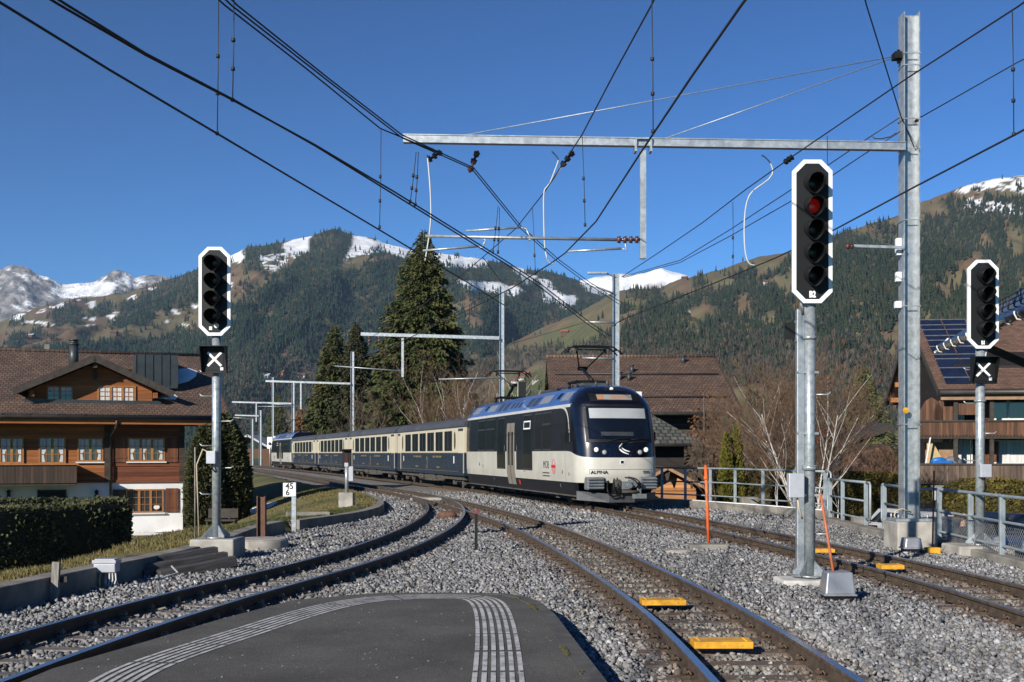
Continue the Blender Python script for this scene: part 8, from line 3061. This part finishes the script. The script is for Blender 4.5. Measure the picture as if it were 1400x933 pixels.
# kilometre board
Yk = 26.2
xk = (402 - 700) * Yk / FOC
t = thing('kilometre_board', 'white board with black digits 45 and 6 on a grey post', 'sign', (xk, Yk, 0))
b = MB(); b.box(-.05, .05, -.035, .035, -.2, .98); b.build('post', M['galv'], t)
b = MB(); b.box(-.24, .05, -.065, -.040, .66, .97); bd = b.build('board', M['white_paint'], t)
text_mesh('digits', '45', .19, M['letter_black'], bd, Matrix.Translation((-.092, -.068, .89)) @ FACE_CAM, bold=.004)
text_mesh('digits', '6', .19, M['letter_black'], bd, Matrix.Translation((-.135, -.068, .745)) @ FACE_CAM, bold=.004)
# rusty stump post and round concrete cover
p = (362 - 700) * 22.5 / FOC
b = MB(); h_beam(b, .17, -.2, .79, .02, .02, .15); ob('rusty_post', M['rust'], b, 'short rusty H section post right of the left signal', 'post', (p - .15, 22.9, 0))
b = MB(); b.cyl((0, 0, -.35), (0, 0, -.02), .52, .50, n=32); b.cyl((0, 0, -.02), (0, 0, .0), .47, n=32)
ob('shaft_ring', M['concrete'], b, 'round concrete shaft ring at the foot of the rusty post', 'shaft', ((356 - 700) * 21.6 / FOC, 21.7, .03), .02)
# slabs on the bank
b = MB(); b.box(-.55, .55, -.25, .25, -.2, .15); ob('concrete_slab', M['concrete_dark'], b, 'thick concrete slab lying on the bank behind the kilometre board', 'slab', ((421 - 700) * 29.6 / FOC, 29.6, -.02), .02, None, (0, 0, .25))
# leaning plank post at left
p = G(75, 826, -.25)
t = thing('wooden_post', 'weathered plank post with crosspiece at the left wall', 'post', (p.x, p.y, p.z))
b = MB(); b.box(-.045, .045, -.03, .03, -.2, .53, rot=(0, .06, 0)); b.build('plank', M['wood_grey'], t); b = MB(); b.box(-.20, .14, .035, .075, .26, .33, rot=(0, -.08, 0)); b.build('crosspiece', M['trim_dark'], t)
# grey cabinet on legs
p = G(146, 806, -.23)
t = thing('cable_cabinet', 'small light grey lidded cabinet on a leg with looping cables', 'cabinet', (p.x, p.y, p.z))
b = MB(); b.box(-.15, .15, -.1, .1, .24, .36); b.build('case', M['grey_box'], t, bevel=.012)
b = MB(); b.box(-.165, .165, -.115, .115, .362, .41); b.box(-.14, .14, -.09, .09, .41, .425); b.build('lid', M['grey_box'], t, bevel=.012)
b = MB(); b.cyl((-.02, 0, -.1), (-.02, 0, .24), .02, n=8); b.build('leg', M['galv'], t)
for x0, x1 in ((-.14, -.04), (-.06, -.05), (.06, .0), (.10, .02), (.14, .05)):
    b = MB(); b.tube([(x0, -.06, .25), (x0 * 1.15, -.09, .14), (x0 * .9 + x1 * .1, -.1, .05), (x1, -.08, .0)], .012, 6); b.build('cable', M['cable_cream'] if x0 < 0 else M['cable_grey'], t)
b = MB(); b.tube([p + Vector((.02, -.08, .02)), p + Vector((.5, .35, .03)), p + Vector((1.0, .9, .04)), p + Vector((1.75, 1.7, .06))], .030, 8)
tag(b.build('cable_duct', mat('pale_duct', (.38, .40, .38), .6, 0, var=.1)), 'pale grey cable duct lying on the ballast right of the cabinet', 'duct')
b = MB(); b.tube([p + Vector((.05, -.05, .03)), p + Vector((.45, .45, .05)), p + Vector((.75, .8, .14)), p + Vector((.6, 1.0, .22))], .016, 6)
tag(b.build('loose_hose', M['cable_grey']), 'thin grey hose curling up to the timber pile', 'hose')
# timber pile
M['beam'] = mat('tarred_beam', (.035, .033, .033), .55, 0, scale=5, col2=(.085, .08, .078), bump=.4, stretch=(.5, 4, 4))
k = 0
PB = P(222, 0, 17.4)
for (dx, dy, dz_, L, rz, ry, lab) in ((-.52, .35, -.12, 1.0, .62, 0, 'lowest beam at the left of the old timber pile'), (-.22, .15, -.13, 1.1, .60, .0, 'second lowest beam in the old timber pile'), (.12, -.05, -.13, 1.1, .60, 0, 'beam end jutting out lowest on the right of the timber pile'),
                                (-.42, .42, .03, .8, .5, 0, 'short beam lying on top at the left of the timber pile'), (-.05, .40, .06, 1.35, .62, -.10, 'long blue grey lit beam on top of the timber pile'), (.18, .15, .0, 1.3, .62, -.10, 'middle lit beam sloping up on the timber pile'), (.42, -.12, -.06, 1.2, .62, -.13, 'front right lit beam sloping toward the concrete block')):
    b = MB(); b.box(-L / 2, L / 2, -.085, .085, -.075, .075)
    ob('timber_beam', M['beam'] if 'M' in globals() and 'beam' in M else M['sleeper_wood'], b, lab, 'beam', (PB.x + dx + .16, 17.35 + dy * .8, dz_ - .03), .01, 'old timbers stacked by the left wall', (0, ry, rz))
b = MB(); b.sphere((0, 0, 0), .05, 10, 6, 1.2, .8, .7); ob('red_rag', M['red'], b, 'small red rag on top of the timber pile', 'rag', (PB.x + .72, 17.72, .06))
# snow left on the shaded garden
rng = np.random.default_rng(4)
q = 0
for (px, py, sx, sy, lab) in ((195, 731, 1.0, .8, 'large thin snow patch before the white chalet wall'), (172, 744, .9, .5, 'snow patch right of the hedge end'), (228, 727, .8, .6, 'small snow patch near the chalet corner'), (330, 705, 1.6, 2.0, 'pale frost patch in the shade below the garden conifer')):
    Yq_ = 34 if py < 735 else 29
    for _ in range(20):
        x_ = (px - 700) * Yq_ / FOC; Yq_ = FOC * (EYE - float(ground_z(x_, Yq_))) / (py - HOR)
    n = 26
    b = MB()
    ring = []
    for k in range(n):
        a = 2 * PI * k / n; rr = .65 + .5 * float(fbm(math.cos(a) * 1.7 + px, math.sin(a) * 1.7, 9, 3))
        X_ = x_ + math.cos(a) * rr * sx; Y_ = Yq_ + math.sin(a) * rr * sy
        ring.append((X_, Y_, float(ground_z(X_, Y_)) + .015))
    inner = [((p0[0] + x_) / 2, (p0[1] + Yq_) / 2, float(ground_z((p0[0] + x_) / 2, (p0[1] + Yq_) / 2)) + .05) for p0 in ring]
    b.smooth = True
    b.add(ring + inner + [(x_, Yq_, float(ground_z(x_, Yq_)) + .06)], [(k, (k + 1) % n, n + (k + 1) % n, n + k) for k in range(n)] + [(n + k, n + (k + 1) % n, 2 * n) for k in range(n)])
    tag(b.build('snow_patch', M['snow']), lab, 'snow')
# bench in the shade, fence lamp, blue bag
pb = P(303, 668, 42)
t = thing('garden_bench', 'dark garden bench beside the garden conifer', 'bench', (pb.x, 42, float(ground_z(pb.x, 42))))
b = MB(); b.box(-.55, .55, -.22, .22, .40, .46); b.build('seat', M['trim_dark'], t); b = MB(); b.box(-.55, .55, .22, .26, .5, .85); b.build('backrest', M['trim_dark'], t)
for sx in (-.5, .5):
    b = MB(); b.box(sx - .03, sx + .03, -.18, .22, 0, .40); b.build('leg', M['trim_dark'], t)
Yla = 37.5
t = thing('path_lamp', 'grey post lamp with boxy head behind the long railing', 'lamp', ((1281.5 - 700) * Yla / FOC, Yla, -1.9))
b = MB(); b.cyl((0, 0, 0), (0, 0, 2.0), .045, n=10); b.build('post', M['galv'], t); b = MB(); b.box(-.13, .13, -.1, .1, 2.0, 2.45); b.build('lamp_head', M['grey_box'], t, bevel=.02); b = MB(); b.box(-.16, .16, -.13, .13, 2.45, 2.49); b.build('lamp_cap', M['galv'], t)
b = MB(); b.sphere((0, 0, .05), .26, 14, 8, 1.3, .9, .55); p = G(884, 686, -.15)
ob('blue_tarp_bundle', mat('blue_cover', (.03, .09, .35), .45, 0, var=.2, bump=.6, bscale=9), b, 'small blue covered bundle in the shadow right of the train', 'bundle', (p.x, p.y, -.15))
b = MB(); b.box(-.32, .32, -.02, .02, 0, .62); b.box(-.04, .04, -.015, .015, -.4, 0)
# far rail signal and white van near the tail
Yw = 165
t = thing('white_van', 'small white van parked beyond the tail of the train', 'van', ((362 - 700) * Yw / FOC, Yw, -2.6))
b = MB(); b.box(-2.3, 2.3, -.9, .9, .35, 1.9); b.build('body', M['white_paint'], t, bevel=.15)
b = MB(); b.box(-1.9, -.9, -.915, -.9, 1.1, 1.7); b.build('window', M['train_glass'], t)
for sx in (-1.5, 1.5):
    b = MB(); b.cyl((sx, -.95, .35), (sx, -.75, .35), .35, n=16); b.build('wheel', M['rubber'], t)
Ys = 136
t = thing('track_signal', 'small far track signal with red lamp at the tail of the train', 'railway signal', ((369 - 700) * Ys / FOC, Ys, 0))
b = MB(); b.cyl((0, 0, 0), (0, 0, 3.2), .07, n=8); b.build('mast', M['galv'], t); b = MB(); b.box(-.3, .3, -.1, .1, 2.2, 3.6); b.build('signal_board', M['white_paint'], t); b = MB(); b.sphere((0, -.12, 2.8), .18, 10, 8); b.build('red_lamp', M['lens_dimred'], t)
Yb_ = 60
t = thing('line_side_signal', 'black signal back with white edge standing above the leading railcar roof', 'railway signal', ((714 - 700) * Yb_ / FOC, Yb_, 0))
zb_ = EYE + (HOR - 541) * Yb_ / FOC
b = MB(); b.cyl((0, .1, -.3), (0, .1, zb_), .07, n=10); b.build('mast', M['galv'], t); b = MB(); b.box(-.22, .20, -.05, .12, zb_ - .1, zb_ + .72); b.build('signal_case', M['black'], t); b = MB(); b.box(-.24, -.221, -.08, .1, zb_ - .1, zb_ + .74); b.build('white_edge', M['white_paint'], t)
